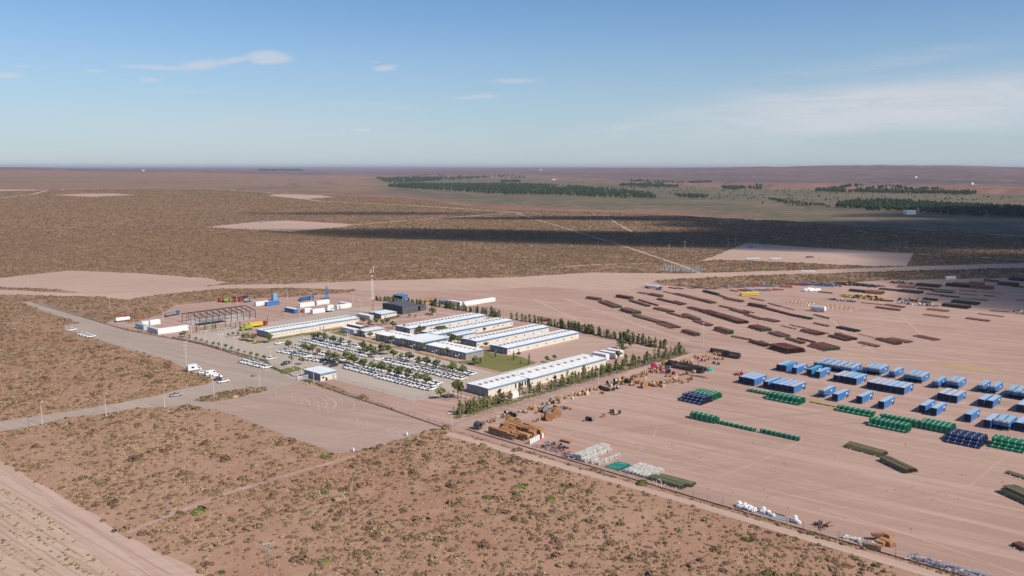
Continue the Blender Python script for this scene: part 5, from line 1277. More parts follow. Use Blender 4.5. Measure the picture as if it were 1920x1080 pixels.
def bundles_w(pa, L, plan, colr, desc, Wd=1.35, H=.8, ns=6):
    key = (colr, round(L, 0), Wd, H, ns)
    if key not in BK:
        pm, em, sm = {'g': (M_GRN, M_GRND, M_STRAP), 'n': (M_NAVY, M_CAPK, M_STRAPN)}[colr]; BK[key] = Spawn(make_bundle(pm, em, sm, L, Wd, H, ns))
    for i, lay in enumerate(plan):
        for k in range(lay):
            p = pa+UD*(i*(Wd+.12))+VD*random.uniform(-.2, .3); p.z = .05+k*(H+.08)
            BK[key](p, RV, '%s pipe bundle, %s row, %s layer, %s' % ({'g': 'green', 'n': 'navy'}[colr], nth(i), ('bottom', 'second', 'third')[k], desc), '%s pipe bundles' % {'g': 'green', 'n': 'navy'}[colr])
bundles_w(pL+UD*8.9+VD*.4, 10.2, (3, 3, 3, 3, 3, 2), 'g', 'the left block')
bundles(e4, 225, 442, 530, 516, (3, 3, 2), 'g', 'the tall stack at the lower left', ns=5)
bundles(e4, 585, 512, 825, 565, (1,), 'g', 'the low row, left part', H=1.2, Wd=1.7, ns=4)
bundles(e4, 830, 567, 1045, 622, (1,), 'g', 'the low row, right part', H=1.2, Wd=1.7, ns=4)
bundles(e4, 1125, 628, 1370, 680, (2,), 'g', 'the short row, left part', H=.75, ns=4); bundles(e4, 1375, 682, 1620, 732, (2,), 'g', 'the short row, right part', H=.75, ns=4)
bundles(e4, 960, 96, 1240, 142, (1, 1), 'g', 'the row left of the long stack', H=1.1, ns=5)
bundles(e4, 1195, 196, 1620, 282, (1, 3, 3, 3, 2), 'g', 'the long stack below the five trailers', ns=7)
bundles(e5, 885, 436, 1090, 471, (1, 2, 2), 'g', 'the stack right of the yellow pipes', H=.85, ns=7)
bundles(e5, 1065, 519, 1285, 556, (1, 3, 3, 3), 'g', 'the double stack, front block', H=.85, ns=8)
bundles_w(g(*e5(1065, 519))+UD*9.5+VD*1.0, (g(*e5(1285, 556))-g(*e5(1065, 519))).length, (3, 3, 2), 'g', 'the double stack, rear block', H=.85, ns=8)
bundles(e5, 1345, 534, 1510, 566, (3, 3, 3, 3, 3, 2), 'g', 'the square stack', H=.85, ns=6)
bundles(e5, 1480, 608, 1668, 648, (1, 2, 3, 3, 3, 3, 3, 3), 'n', 'the big navy block', H=.85, ns=5)
bundles(e5, 1727, 635, 1913, 671, (1, 2, 3, 3, 3, 3), 'g', 'the right-edge block', H=.85, ns=5)
# loose pipes
for (a, b, w, h, pm, lab) in ((e1_(1085, 785), e1_(1415, 850), 1.6, .6, M_YEL, 'yellow pipes laid out between the green stacks'),):
    stack(a, b, w, h, lab, mat('pale_yellow_pipe', (.62, .52, .12), .5), M_CAPK, group=None, jit=.1)
e6 = crop(1300, 800, 3.097); e7 = crop(1040, 810, 6.4)
stack(e6(878, 122), e6(1090, 181), 4.6, 1.4, 'olive pipe stack, upper of two in the open yard', M_OLIVE, M_CAPK, r=.14, group='olive pipe stacks')
stack(e6(1075, 200), e6(1228, 274), 5.2, 1.6, 'olive pipe stack, lower of two in the open yard', M_OLIVE, M_CAPK, r=.14, group='olive pipe stacks')
stack(e6(1775, 385), e6(2010, 492), 6.5, 2.2, 'olive pipe stack cut by the right edge', M_OLIVE, M_CAPK, r=.14, group='olive pipe stacks')
stack(e6(1812, 272), e6(1990, 330), 2.2, .8, 'thin olive pipe stack at the right edge', M_OLIVE, M_CAPK, r=.14, group='olive pipe stacks')
stack(e6(1845, 695), e6(1990, 760), 3.5, 1.0, 'brown pipe stack at the lower right edge', M_RUST, M_CAPK, r=.14, group='olive pipe stacks')
stack(e7(1130, 575), e7(1530, 695), 3.0, 1.3, 'olive green pipe stack by the fence, nearer half', M_GREENO, M_CAPK, r=.1, group='olive green stacks by the fence')
stack(e7(1230, 562), e7(1640, 670), 3.2, 1.0, 'olive green pipe stack by the fence, farther half', M_GREENO, M_CAPK, r=.1, group='olive green stacks by the fence')
stack(e6(1525, 835), e6(1740, 890), 1.8, .5, 'pale grey pipes at the bottom edge by the fence', M_METAL, M_CAPK, r=.12, group=None)
# long black coiled-tubing rolls
M_COIL = mat('black_hdpe', (.030, .031, .035), .55, .1, .6, spec=.4)
def roll(a, b, r, label, name='ribbed_pipe_roll'):
    pa, pb = g(*a), g(*b); L = (pb-pa).length; t = MB(); k = int(L/.45)
    for i in range(k): t.tube((L*i/k, 0, r), (L*(i+.72)/k, 0, r), r, n=14, caps=(i in (0,))); t.tube((L*(i+.72)/k, 0, r), (L*(i+1)/k, 0, r), r*.9, n=14, caps=False)
    t.tube((L-.4, 0, r), (L, 0, r), r, n=14, caps=False); t.tube((L-.6, 0, r), (L-.5, 0, r), r*.7, n=14)
    o = t.build(name, M_COIL); o.location = pa; o.rotation_euler = (0, 0, math.atan2((pb-pa).y, (pb-pa).x)); tag(o, label, 'pipe roll', 'ribbed black pipe rolls')
s1 = crop(1100, 640, 6.4)
roll(s1(985, 300), s1(1400, 385), 1.7, 'long ribbed black pipe roll between the cable drums'); roll(s1(1490, 130), s1(1700, 165), 1.2, 'ribbed black pipe roll, rear of two near the tree row corner'); roll(s1(1650, 180), s1(1830, 212), 1.6, 'ribbed black pipe roll, front of two near the tree row corner')
roll(s1(150, 570), s1(270, 602), .8, 'short black pipe roll among the small drums')
# cable drums
M_WOOD = mat('drum_wood', (.36, .185, .085), .8, .2, 1.2, col2=(.46, .27, .14), objrand=.2); M_WOODP = mat('drum_wood_pale', (.58, .42, .26), .8, .2, 1.2, col2=(.66, .52, .36), objrand=.2)
M_CRATE = mat('crate_wood', (.33, .145, .065), .85, .2, 1.0, col2=(.45, .24, .13), objrand=.2); M_MAG = mat('magenta_drum', (.50, .02, .12), .5); M_TEAL = mat('teal_mesh', (.04, .36, .28), .7, .2, 1.5, col2=(.08, .45, .38))
def make_drum(m, cable, R, Wd):
    t = thing('cable_drum', '', 'cable drum')
    for s in (-1, 1):
        b = MB(); b.tube((0, s*Wd/2-.05*s, R), (0, s*Wd/2+.05*s, R), R, n=18); b.tube((0, s*Wd/2-.06*s, R), (0, s*Wd/2+.09*s, R), R*.14, n=8); b.build('flange', m, t)
    b = MB()
    for i in range(6): b.tube((0, -Wd/2+.06+i*(Wd-.12)/6, R), (0, -Wd/2+.05+(i+.9)*(Wd-.12)/6, R), R*.86, n=16, caps=True)
    b.build('cable', cable, t); return t
DS = {'w': Spawn(make_drum(M_WOOD, M_WOOD, 1.0, 1.3)), 'p': Spawn(make_drum(M_WOODP, M_WOODP, 1.0, 1.2)), 'k': Spawn(make_drum(M_WOOD, M_BLK, 1.0, 1.1)), 'm': Spawn(make_drum(M_MAG, M_CARD, 1.0, 1.1)), 'n': Spawn(make_drum(M_BLK, M_METAL, 1.0, 1.1)), 'b': Spawn(make_drum(M_METAL, M_NAVY, 1.0, 1.2))}
_DN = {'w': 'wooden', 'p': 'pale wooden', 'k': 'wooden with black cable', 'm': 'magenta', 'n': 'black', 'b': 'navy-wound'}
DR = []
s2 = crop(860, 700, 6.4)
for (X, Y, k, R) in ((615, 640, 'w', 1.9), (705, 625, 'k', 1.4), (1085, 565, 'w', 1.7), (1020, 550, 'w', 1.1), (1175, 525, 'w', 1.9), (1105, 495, 'b', 1.4), (1045, 470, 'b', 1.4), (985, 460, 'w', .9), (935, 480, 'w', .6), (1215, 465, 'p', .7),
        (570, 495, 'n', .9), (625, 510, 'n', .9), (675, 525, 'n', .9), (545, 520, 'w', .7), (600, 535, 'w', .7), (480, 540, 'w', .6), (430, 560, 'p', .45), (395, 575, 'k', .4), (345, 585, 'k', .4), (300, 597, 'k', .4), (270, 597, 'w', .4),
        (1120, 355, 'b', 1.1), (1175, 325, 'w', .9), (1220, 325, 'p', 1.1), (1285, 305, 'w', .7), (1360, 275, 'p', .9), (1400, 270, 'k', .8), (1450, 270, 'p', .9), (1490, 250, 'k', .9), (1535, 258, 'p', 1.0), (1585, 215, 'k', .8), (1640, 200, 'p', .7),
        (1150, 420, 'k', .7), (1190, 425, 'w', .6), (1240, 440, 'b', .8), (1265, 435, 'n', .7), (1310, 425, 'w', .5), (1350, 435, 'w', .5), (1840, 480, 'k', .9), (1885, 500, 'p', .9), (1925, 485, 'n', .8), (1740, 530, 'k', .8), (1545, 570, 'n', .9), (1590, 575, 'n', .9), (1500, 580, 'w', .4),
        (775, 460, 'n', .5), (810, 475, 'w', .5), (840, 440, 'w', .4), (905, 430, 'k', .5), (735, 470, 'p', .6), (900, 585, 'w', .4), (935, 580, 'k', .5), (965, 570, 'p', .5), (1010, 375, 'k', .5), (1065, 365, 'w', .4), (960, 410, 'p', .4)):
    DR.append((s2(X, Y), k, R, X))
for (X, Y, k, R) in ((260, 520, 'n', 1.0), (320, 530, 'n', 1.0), (345, 500, 'n', 1.1), (395, 495, 'p', 1.0), (440, 470, 'k', 1.0), (375, 570, 'n', .8), (320, 590, 'n', .8), (480, 500, 'n', 1.1), (520, 505, 'k', .9), (430, 520, 'w', .6),
        (540, 455, 'k', .8), (570, 500, 'w', .8), (600, 505, 'w', .8), (640, 510, 'w', .9), (690, 560, 'w', 1.5), (735, 525, 'w', .8), (775, 535, 'w', .9), (820, 545, 'w', .8), (870, 545, 'k', .8), (915, 550, 'p', .8), (560, 425, 'k', .5), (600, 415, 'w', .4), (650, 405, 'w', .6), (700, 390, 'p', .6),
        (735, 375, 'w', .5), (790, 385, 'w', .6), (840, 385, 'k', .6), (905, 385, 'm', .8), (805, 330, 'm', 1.4), (975, 385, 'n', 1.2), (1040, 400, 'm', .8), (965, 425, 'w', .7), (1010, 430, 'w', .6), (1050, 455, 'p', .7), (1080, 430, 'p', .6), (965, 490, 'w', .5), (1005, 480, 'p', .6), (940, 475, 'w', .5),
        (890, 500, 'k', .6), (850, 510, 'w', .6), (790, 500, 'k', .5), (710, 455, 'p', .6), (930, 295, 'w', 1.3), (1125, 410, 'p', .8), (1165, 405, 'w', .7), (1205, 400, 'w', .8), (1285, 385, 'p', .9), (1480, 335, 'm', .6), (1175, 260, 'w', .9), (1210, 275, 'k', .9), (1250, 270, 'w', .8), (1270, 225, 'w', .5),
        (1340, 215, 'm', .7), (1380, 235, 'm', .7), (1420, 240, 'w', .7), (1480, 225, 'w', 1.0), (1350, 255, 'w', .4), (1540, 215, 'n', .7), (1580, 225, 'k', .7), (1640, 220, 'k', .7), (1530, 270, 'n', .7), (1580, 280, 'n', .7), (1540, 160, 'w', .8), (1590, 170, 'w', .8), (1630, 180, 'w', .8), (1440, 185, 'k', .6), (1400, 190, 'w', .5),
        (170, 625, 'w', .5), (205, 630, 'k', .6), (40, 600, 'k', .7), (100, 575, 'w', .6), (1340, 295, 'w', .5)):
    DR.append((s1(X, Y), k, R, X))
rd = random.Random(12)
for i in range(120):
    s = rd.random(); a, b = (s1(150, 560), s1(1300, 190)) if i % 2 else (s2(300, 600), s2(1640, 190)) if i % 4 else (s1(420, 520), s1(1230, 470))
    DR.append(((a[0]+(b[0]-a[0])*s+rd.uniform(-3, 12), a[1]+(b[1]-a[1])*s+rd.uniform(-2, 4)), rd.choice('wpkwpbwk'), rd.uniform(.35, .8), a[0]+(b[0]-a[0])*s))
for i, ((x, y), k, R, X) in enumerate(DR):
    zz = 'by the fence corner' if x < 985 else 'in the lower drum line' if x < 1085 else 'in the middle drum line' if x < 1200 else 'in the upper drum field' if x < 1290 else 'near the tree row corner'
    szz = 'huge' if R > 1.3 else 'large' if R > .9 else 'medium' if R > .65 else 'small'
    base = (szz, _DN[k], zz); n_ = _cnt.get(base, 0); _cnt[base] = n_+1
    lab = '%s %s drum %s' % base if n_ == 0 else '%s %s drum %s, %s of its like' % (szz, _DN[k], zz, nth(n_))
    DS[k](g(x, y), random.uniform(0, 3.14) if R < 1.2 else RU+math.pi/2+.9+random.uniform(-.2, .2), lab, 'cable drums along the south-east track', R)
# concrete pipe-like dark coil at the fence corner
t = thing('hose_coil', 'big dark grey hose coil standing at the fence corner', 'hose coil', g(*s2(232, 668)), .9); b = MB()
for i in range(24):
    a0, a1 = 2*math.pi*i/24, 2*math.pi*(i+1)/24
    for k in range(4):
        for (rr_) in (1.15,): b.tube((rr_*math.cos(a0), -1.0+k*.62, 1.55+rr_*math.sin(a0)), (rr_*math.cos(a1), -1.0+k*.62, 1.55+rr_*math.sin(a1)), .36, n=7, caps=False)
b.build('hose', mat('hose_grey', (.075, .08, .095), .6), t)
b = MB(); b.box((0, -.1, .12), (2.4, 2.8, .2)); b.build('pallet', M_WOOD, t)
# crates by the fence
def make_crate(L, Wd, H):
    t = thing('crate', '', 'crate'); b = MB(); b.box((L/2, Wd/2, H/2+.1), (L-.1, Wd-.1, H-.1)); b.build('box', M_CRATE, t)
    q = MB()
    for i in range(4):
        for z in (.2, H*.55, H-.05): q.box((L/2, [-.02, Wd+.02, -.02, Wd+.02][i], z), (L, .06, .14)) if i < 2 else None
    for i in range(5):
        x = .08+i*(L-.16)/4; q.box((x, -.05, H/2+.08), (.12, .05, H)); q.box((x, Wd+.05, H/2+.08), (.12, .05, H)); q.box((x, Wd/2, H+.09), (.12, Wd, .06))
    q.build('batten', M_WOOD, t); return t
CR = [Spawn(make_crate(3.4, 1.4, 1.2)), Spawn(make_crate(2.4, 1.8, 1.0)), Spawn(make_crate(4.2, 1.1, .8))]
cra = g(*s2(350, 715)); k_ = 0
for iv in range(5):
    for iu in range(7):
        if (iv, iu) in ((0, 6), (0, 5), (4, 0), (1, 6)): continue
        for lay in range(1 if random.random() < .35 else 2):
            q = cra+VD*(iv*3.3+random.uniform(-.3, .3)+(.8 if iu % 2 else 0))+UD*(iu*2.0+random.uniform(-.3, .3)); q.z = lay*1.22
            if iu*1.0+iv*.2 > 7: continue
            c_ = CR[random.choice((0, 0, 0, 1, 2))]
            c_(q, RV+random.uniform(-.12, .12), 'wooden crate in the stack by the fence: %s from the left, %s row back, %s' % (nth(iv), nth(iu), 'upper' if lay else 'lower'), 'wooden crates by the fence')
for (X, Y, rz, lab) in ((1215, 820, RV+.1, 'single long crate right of the scrap pile'),): CR[2](g(*s2(X, Y)), rz, lab, 'wooden crates by the fence')
for i, (X, Y, k, lab) in enumerate(((1700, 690, 0, 'brown crate leaning at the lower right fence, front'), (1790, 640, 1, 'brown crate at the lower right fence, behind'), (1840, 620, 0, 'open brown crate at the lower right fence'), (1900, 640, 1, 'brown crate right in the lower right heap'), (1870, 590, 1, 'topmost brown crate of the lower right heap'), (1760, 600, 2, 'long brown crate on the lower right heap'))):
    c9 = crop(1360, 920, 6.4); p = g(*c9(X, Y)); p.z = 1.0 if i in (4, 5) else 0; CR[k](p, RV+random.uniform(-.9, .9), lab, 'brown crates in the lower right heap')
# white and red cabinets behind the crates
for i in range(7):
    m_ = M_RED if i == 5 else M_WHITE; t = thing('transformer_cabinet', '%s cabinet, %s from the left beside the crates' % ('red' if i == 5 else 'white', nth(i)), 'cabinet', g(*s2(860+24*i, 850-12*i)), RU, 'cabinets beside the crates')
    b = MB(); b.box((0, 0, .95), (.8, .45, 1.7)); b.build('body', m_, t); b = MB(); b.box((0, 0, 1.84), (.95, .6, .1)); b.build('roof', m_, t); b = MB(); b.box((-.43, 0, .95), (.05, .36, 1.3)); b.build('door', M_METAL, t)
# rows of white rolls, teal bundle, bags, loose heaps
def scrapheap(f, X, Y, w, d, n, mats_, label, name, cat, size=(.3, .9), hgt=.8, group=None, rz=None, shapes='btk', kind=None, cx=True):
    p = g(*f(X, Y)); t = thing(name, label, cat, p, RV if rz is None else rz, group); rr = random.Random(int(X*3+Y)); bs = [MB() for _ in mats_]
    for i in range(n):
        b = bs[rr.randrange(len(mats_))]; x, y = rr.uniform(0, w), rr.uniform(0, d); s = rr.uniform(*size); z = rr.uniform(0, hgt)*(1-abs(x/w-.5))
        sh_ = rr.choice(shapes); a = rr.uniform(0, 6.28)
        if sh_ == 'b': b.box((x, y, z+s*.3), (s*1.4, s*.8, s*.6), a, (rr.uniform(.6, 1), rr.uniform(.6, 1)))
        elif sh_ == 't': b.tube((x, y, z+s*.2), (x+s*3*math.cos(a), y+s*3*math.sin(a), z+s*rr.uniform(.1, .6)), s*.16, n=5)
        elif sh_ == 'k': b.tube((x, y, z+s*.45), (x+s*.7*math.cos(a), y+s*.7*math.sin(a), z+s*.45), s*.45, n=9)
        elif sh_ == 'o': b.ball((x, y, z+s*.5), s*.62, 8, 6, (1, 1, .85), .5)
        elif sh_ == 'l': b.tube((x, y, z+s*.3), (x+s*5, y+rr.uniform(-.2, .2), z+s*.3), s*.2, n=5)
    for i, b in enumerate(bs):
        if b.f: b.build(name+'_pieces', mats_[i], t)
    return t
M_GREYP = mat('grey_plastic', (.30, .31, .36), .6, .2, 1.5); M_BEIGEP = mat('off_white_plastic', (.62, .60, .54), .6, .15, 1.5, objrand=.12); M_PINK = mat('pink_rail', (.50, .16, .15), .6)
scrapheap(s2, 920, 885, 10, 8, 90, [M_BROWNB, M_GREYP, M_PINK, M_METAL, M_BLK], 'mixed scrap pile of fittings behind the fence', 'scrap_pile', 'scrap pile', hgt=.9)
scrapheap(s2, 1140, 945, 9, 2.5, 26, [M_METAL, M_BLK, M_PINK], 'small row of dark fittings along the fence', 'fittings', 'fittings', hgt=.4)
scrapheap(e7, 100, 288, 5.5, 3, 40, [M_GREYP, M_BLK], 'heap of grey plastic tubing at the fence', 'tubing_heap', 'tubing heap', shapes='tt', hgt=.9)
def make_roll(m, R, Wd, cap=M_CAPK):
    b = MB(); b.cur = 0; b.tube((0, -Wd/2, R), (0, Wd/2, R), R, n=12); b.cur = 1; b.tube((0, -Wd/2-.01, R), (0, Wd/2+.01, R), R*.42, n=8)
    o = b.build('white_roll', [m, cap]); return o
RW = Spawn(make_roll(M_BEIGEP, .62, .8))
def rolls(f, X, Y, nv, nu, lay, desc, dv=1.05, du=1.3):
    p = g(*f(X, Y))
    for iv in range(nv):
        for iu in range(nu):
            for k in range(lay if not (iv == 0 or iv == nv-1) else 1):
                q = p+VD*(iv*dv+random.uniform(-.1, .1))+UD*(iu*du+random.uniform(-.15, .15)); q.z = k*1.1
                RW(q, RV+random.uniform(-.15, .15)+math.pi/2, 'off-white roll, %s row, %s along, %s, in %s' % (nth(iv), nth(iu), ('bottom', 'upper', 'top')[k], desc), 'off-white rolls by the fence')
rolls(e7, 235, 318, 5, 12, 2, 'the long stack'); rolls(e7, 860, 482, 7, 7, 1, 'the square field', dv=1.4, du=1.35)
rolls(e7, 450, 375, 1, 3, 1, 'the short line', dv=1.2); rolls(e7, 530, 390, 1, 8, 1, 'the slanting line', du=1.5)
rolls(e7, 340, 350, 2, 4, 1, 'the low front corner')
for i in range(16):
    b = MB()
    for k in range(12):
        a = (k/11-.5)*5.4; b.tube((a, .25*math.sin(a*1.3), .16+.05*math.sin(a*2)), (a+.52, .25*math.sin((a+.5)*1.3), .16+.05*math.sin(a*2+1)), .16, n=5, caps=False)
    o = b.build('teal_tube', M_TEAL); p = g(*e7(605, 425))+VD*(2.6+.05*i)+UD*(.42*i+.3)+VD*random.uniform(-.5, .5); p.z = .05+.25*(i % 3); o.location = p; o.rotation_euler = (0, 0, RV+random.uniform(-.15, .15))
    tag(o, 'wavy teal tube, %s from the fence in the teal field' % nth(i), 'teal tube', 'teal tubes on the yard floor')
c9 = crop(1360, 920, 6.4)
def bag(x, y, s, z, label):
    b = MB(); b.ball((0, 0, s*.42), s*.55, 9, 7, (1, .95, .8), .35); b.tube((0, 0, s*.75), (.1*s, 0, s*.98), s*.14, s*.05, 6)
    o = b.build('bulk_bag', M_WHITE, None, True); p = g(x, y); p.z = z; o.location = p; o.rotation_euler = (0, 0, random.uniform(0, 6)); tag(o, label, 'bulk bag', 'white bulk bags by the fence')
for j, (X0, Y0, n, w, d, desc) in enumerate(((135, 205, 14, 6.0, 2.8, 'left heap'), (430, 268, 8, 4.2, 2.2, 'middle heap'), (790, 375, 6, 2.4, 4.0, 'right heap'))):
    rr = random.Random(j)
    for i in range(n):
        p = g(*c9(X0, Y0))+VD*(w*(i % 5)/5+rr.uniform(0, .4))+UD*(d*(i//5)/3+rr.uniform(0, .4)); b = MB(); s = rr.uniform(.95, 1.35)
        b.ball((0, 0, s*.42), s*.58, 9, 7, (1, .95, .8), .35); b.tube((0, 0, s*.75), (.1*s, 0, s*.98), s*.14, s*.05, 6)
        o = b.build('bulk_bag', M_WHITE, None); p.z = .55 if i % 3 == 2 else 0; o.location = p; tag(o, 'white bulk bag, %s in the %s by the fence' % (nth(i), desc), 'bulk bag', 'white bulk bags by the fence')
sheet('tarpaulin', [c9(*p) for p in ((250, 225), (300, 195), (560, 265), (770, 335), (800, 380), (560, 330))], M_GREYP, Z0+.06, .2, label='grey tarpaulin strip lying between the bag heaps', cat='tarpaulin', kind=None, excl=False)
b = MB(); pa, pb = g(*c9(300, 195)), g(*c9(715, 308)); b.tube(pa+Vector((0, 0, .15)), pb+Vector((0, 0, .15)), .12, n=6); tag(b.build('long_pole', M_BROWNB), 'long brown pole beside the grey tarpaulin', 'pole')
scrapheap(c9, 1060, 420, 3.6, 2.4, 26, [M_PINK, M_BROWNB, M_BLK], 'small pink and dark pile of stands by the fence', 'stand_pile', 'scrap pile', shapes='tkt', hgt=.6)
scrapheap(c9, 1390, 568, 9, 2.0, 60, [M_WHITE, M_METAL, M_BEIGEP], 'low heap of crumpled white sheeting by the fence', 'sheeting_heap', 'sheeting heap', shapes='btb', hgt=.5, size=(.3, .8))
scrapheap(e6, 1245, 770, 16, 3.2, 150, [M_GREYP, mat('blue_grey_tube', (.18, .20, .34), .6), M_BEIGEP], 'long heap of blue-grey tubing at the bottom right', 'tubing_heap', 'tubing heap', shapes='tlt', hgt=.8, size=(.3, .7))
scrapheap(s1, 1390, 345, 5, 3.5, 10, [M_TEAL, M_WOOD], 'teal-covered wooden boxes at the end of the long black roll', 'covered_boxes', 'boxes', shapes='b', size=(1.0, 1.8), hgt=.6)
scrapheap(s1, 1110, 385, 13, 1.4, 34, [M_WOOD, M_BROWNB, M_WOODP], 'brown beam line in front of the long black roll', 'beam_line', 'beams', shapes='bl', size=(.4, .9), hgt=.4)
# red plough-like machine left of the trailers
t = thing('red_machine', 'red wheeled field machine left of the blue trailers', 'machine', g(*e1_(170, 440)), RV); b = MB(); b.box((0, 0, .9), (3.2, .3, .3)); b.box((1, .8, 1.1), (1.6, .4, 1.0), .4); b.box((-.8, -.7, 1.0), (1.0, .9, .5)); b.tube((-2.8, -1.2, .5), (0, 0, 1.0), .12); b.tube((.5, .3, 1), (1.2, 1.2, 2.6), .15); b.tube((-.6, .4, .9), (-1.4, 1.2, 2.2), .12)
b.build('frame', M_RED, t); wheels(t, (-.9, 1.1), (-1.0, 1.2), .42, .3)
# machinery field at the upper right
scrapheap(r8, 410, 292, 30, 9, 130, [mat('orange_yellow', (.62, .40, .02), .5), M_BLK], 'row of yellow pumping-unit parts, left half', 'pump_parts', 'pump parts', shapes='tbt', size=(.6, 1.6), hgt=2.2, rz=RV+.05)
scrapheap(r8, 880, 325, 22, 9, 100, [MATS['orange_yellow'], M_BLK, M_BLUEBOX], 'row of yellow and black pumping-unit parts, right half', 'pump_parts', 'pump parts', shapes='tbt', size=(.6, 1.6), hgt=2.2, rz=RV+.05)
scrapheap(r8, 890, 345, 26, 3, 70, [M_NAVY, M_WHITE, M_BLK], 'dark blue and white fittings in front of the yellow parts', 'fittings', 'fittings', shapes='kbt', size=(.6, 1.3), hgt=1.4, rz=RV+.05)
stack(r8(515, 300), r8(620, 303), 2, 1.0, 'grey pipes in front of the yellow parts', M_GREYP, M_CAPK, group=None); stack(r8(700, 322), r8(850, 332), 3, .8, 'black pipes in front of the yellow parts', M_RDARK, M_CAPK, group=None)
scrapheap(r8, 312, 316, 18, 3, 40, [M_BLK, M_METAL], 'dark vessel pile between two lit lanes', 'vessel_pile', 'vessels', shapes='tk', size=(.7, 1.5), hgt=.8, rz=RV+.1)
scrapheap(r8, 815, 178, 22, 6, 60, [M_BLK, M_METAL, M_NAVY], 'dark equipment pile at the north edge of the yard', 'equipment_pile', 'equipment pile', shapes='ktb', size=(.6, 1.6), hgt=1.4, rz=RV+.1)
scrapheap(r8, 1820, 425, 16, 7, 40, [M_BLK, M_METAL], 'dark valve assembly at the right edge', 'valve_assembly', 'equipment', shapes='tb', size=(.6, 1.6), hgt=2.4, rz=RV+.1)
scrapheap(r8, 1850, 214, 14, 6, 60, [MATS['orange_yellow'], M_BLK], 'yellow machine parts at the right edge behind dark stacks', 'pump_parts', 'pump parts', shapes='tb', size=(.6, 1.4), hgt=1.8, rz=RV+.1)
scrapheap(r9, 1240, 232, 34, 10, 120, [M_RDARK, M_BLK, M_NAVY], 'long black heap at the north edge of the yard', 'equipment_pile', 'equipment pile', shapes='ltb', size=(.7, 1.6), hgt=1.8, rz=RV+.2)
scrapheap(r9, 960, 236, 24, 9, 80, [mat('brown_olive', (.12, .10, .06), .8), M_BLK, M_METAL], 'brown-black equipment heap next to the blue tubes', 'equipment_pile', 'equipment pile', shapes='tbk', size=(.6, 1.5), hgt=1.5, rz=RV+.2)
scrapheap(r9, 790, 232, 22, 8, 60, [M_BLUEBOX, M_CARB], 'heap of blue tubes at the north edge of the yard', 'blue_tubes', 'tubes', shapes='l', size=(.9, 1.6), hgt=.8, rz=RV+.2)
_bn = 0
for (X, Y, m_, w) in ((20, 240, M_BLUEBOX, 5), (100, 250, M_METAL, 7), (170, 240, M_RED, 8), (280, 250, M_BLUEBOX, 9), (330, 255, M_CARB, 6), (440, 250, M_METAL, 7), (520, 262, M_PINK, 6), (570, 262, M_RED, 8), (640, 225, M_RED, 6), (740, 240, M_RED, 7), (60, 300, M_GREYP, 8), (220, 305, M_BLUEBOX, 9), (350, 300, M_PINK, 5), (450, 300, M_RED, 4)):
    cn = {id(M_BLUEBOX): 'blue', id(M_METAL): 'grey', id(M_RED): 'red', id(M_CARB): 'dark blue', id(M_PINK): 'pink-red', id(M_GREYP): 'blue-grey'}[id(m_)]
    scrapheap(r9, X, Y, w, 4, 12, [m_], '%s pump parts, %s from the left along the north edge' % (cn, nth(_bn)), 'pump_parts', 'pump parts', shapes='bkl', size=(.5, 1.3), hgt=.8, group='small machine parts on the north edge', rz=RV+.2); _bn += 1
for i, (X, Y) in enumerate(((790, 155), (870, 152), (900, 148), (960, 150), (990, 152), (740, 152), (1110, 140), (1190, 135), (1240, 170), (1285, 168), (1350, 165), (1180, 172))):
    m_ = (M_BLUEBOX, M_CONT, M_RED)[i % 3]
    stack(r6(X, Y), r6(X+52, Y+9), 2.2, .5, 'small %s rack, %s from the left along the north edge' % (('blue', 'grey', 'red')[i % 3], nth(i)), m_, M_CAPK, r=.18, dun=False, group='coloured racks on the north edge', name='rod_rack', cat='rod rack')
b_ = stack(r9(75, 382), r9(300, 372), 3, 2.2, 'bright yellow rod boxes standing in a row', M_YEL, M_YEL, r=.3, dun=True, group=None, name='yellow_rack', cat='rack')
for i, (X, Y, X2, Y2, lab) in enumerate(((655, 472, 925, 503, 'left'), (715, 448, 985, 482, 'left rear'), (1120, 525, 1455, 572, 'right'), (1170, 500, 1530, 550, 'right rear'))):
    pa, pb = g(*r9(X, Y)), g(*r9(X2, Y2)); t = thing('pipe_rack', 'empty tan pipe rack, %s one beside the grey tank' % lab, 'pipe rack', pa, math.atan2((pb-pa).y, (pb-pa).x), 'empty tan pipe racks'); L = (pb-pa).length
    for y in (0, 2.5):
        b = MB(); b.box((L/2, y, .8), (L, .2, .2)); b.build('rail', M_WOODP, t)
    for k in range(7): b = MB(); b.box((L*k/6, 1.25, .4), (.2, 2.6, .8)); b.build('trestle', M_WOODP, t)
t = thing('storage_tank', 'grey horizontal tank with white round end in the yard', 'tank', g(*r9(955, 572)), RV+.05); b = MB(); b.tube((0, 1.5, 2.4), (9.5, 1.5, 2.4), 1.8, n=20); b.build('shell', M_CONT, t); b = MB(); b.tube((9.5, 1.5, 2.4), (9.9, 1.5, 2.4), 1.75, 1.3, n=20); b.build('end_cap', M_WHITE, t)
b = MB(); b.box((2, 1.5, .4), (.6, 2.6, .8)); b.box((7.5, 1.5, .4), (.6, 2.6, .8)); b.build('saddle', M_METAL, t)
for i, (X, Y, s) in enumerate(((900, 318, 2.6), (950, 318, 3.4), (1010, 318, 2.4), (1050, 310, 2.2))):
    b = MB(); b.ball((0, 0, s*.35), s, 12, 8, (1.2, 1, .55), .15); o = b.build('covered_mound', M_WHITE); o.location = g(*r9(X, Y)); tag(o, 'white sheeted mound, %s from the left of the group' % nth(i), 'mound', 'white sheeted mounds')
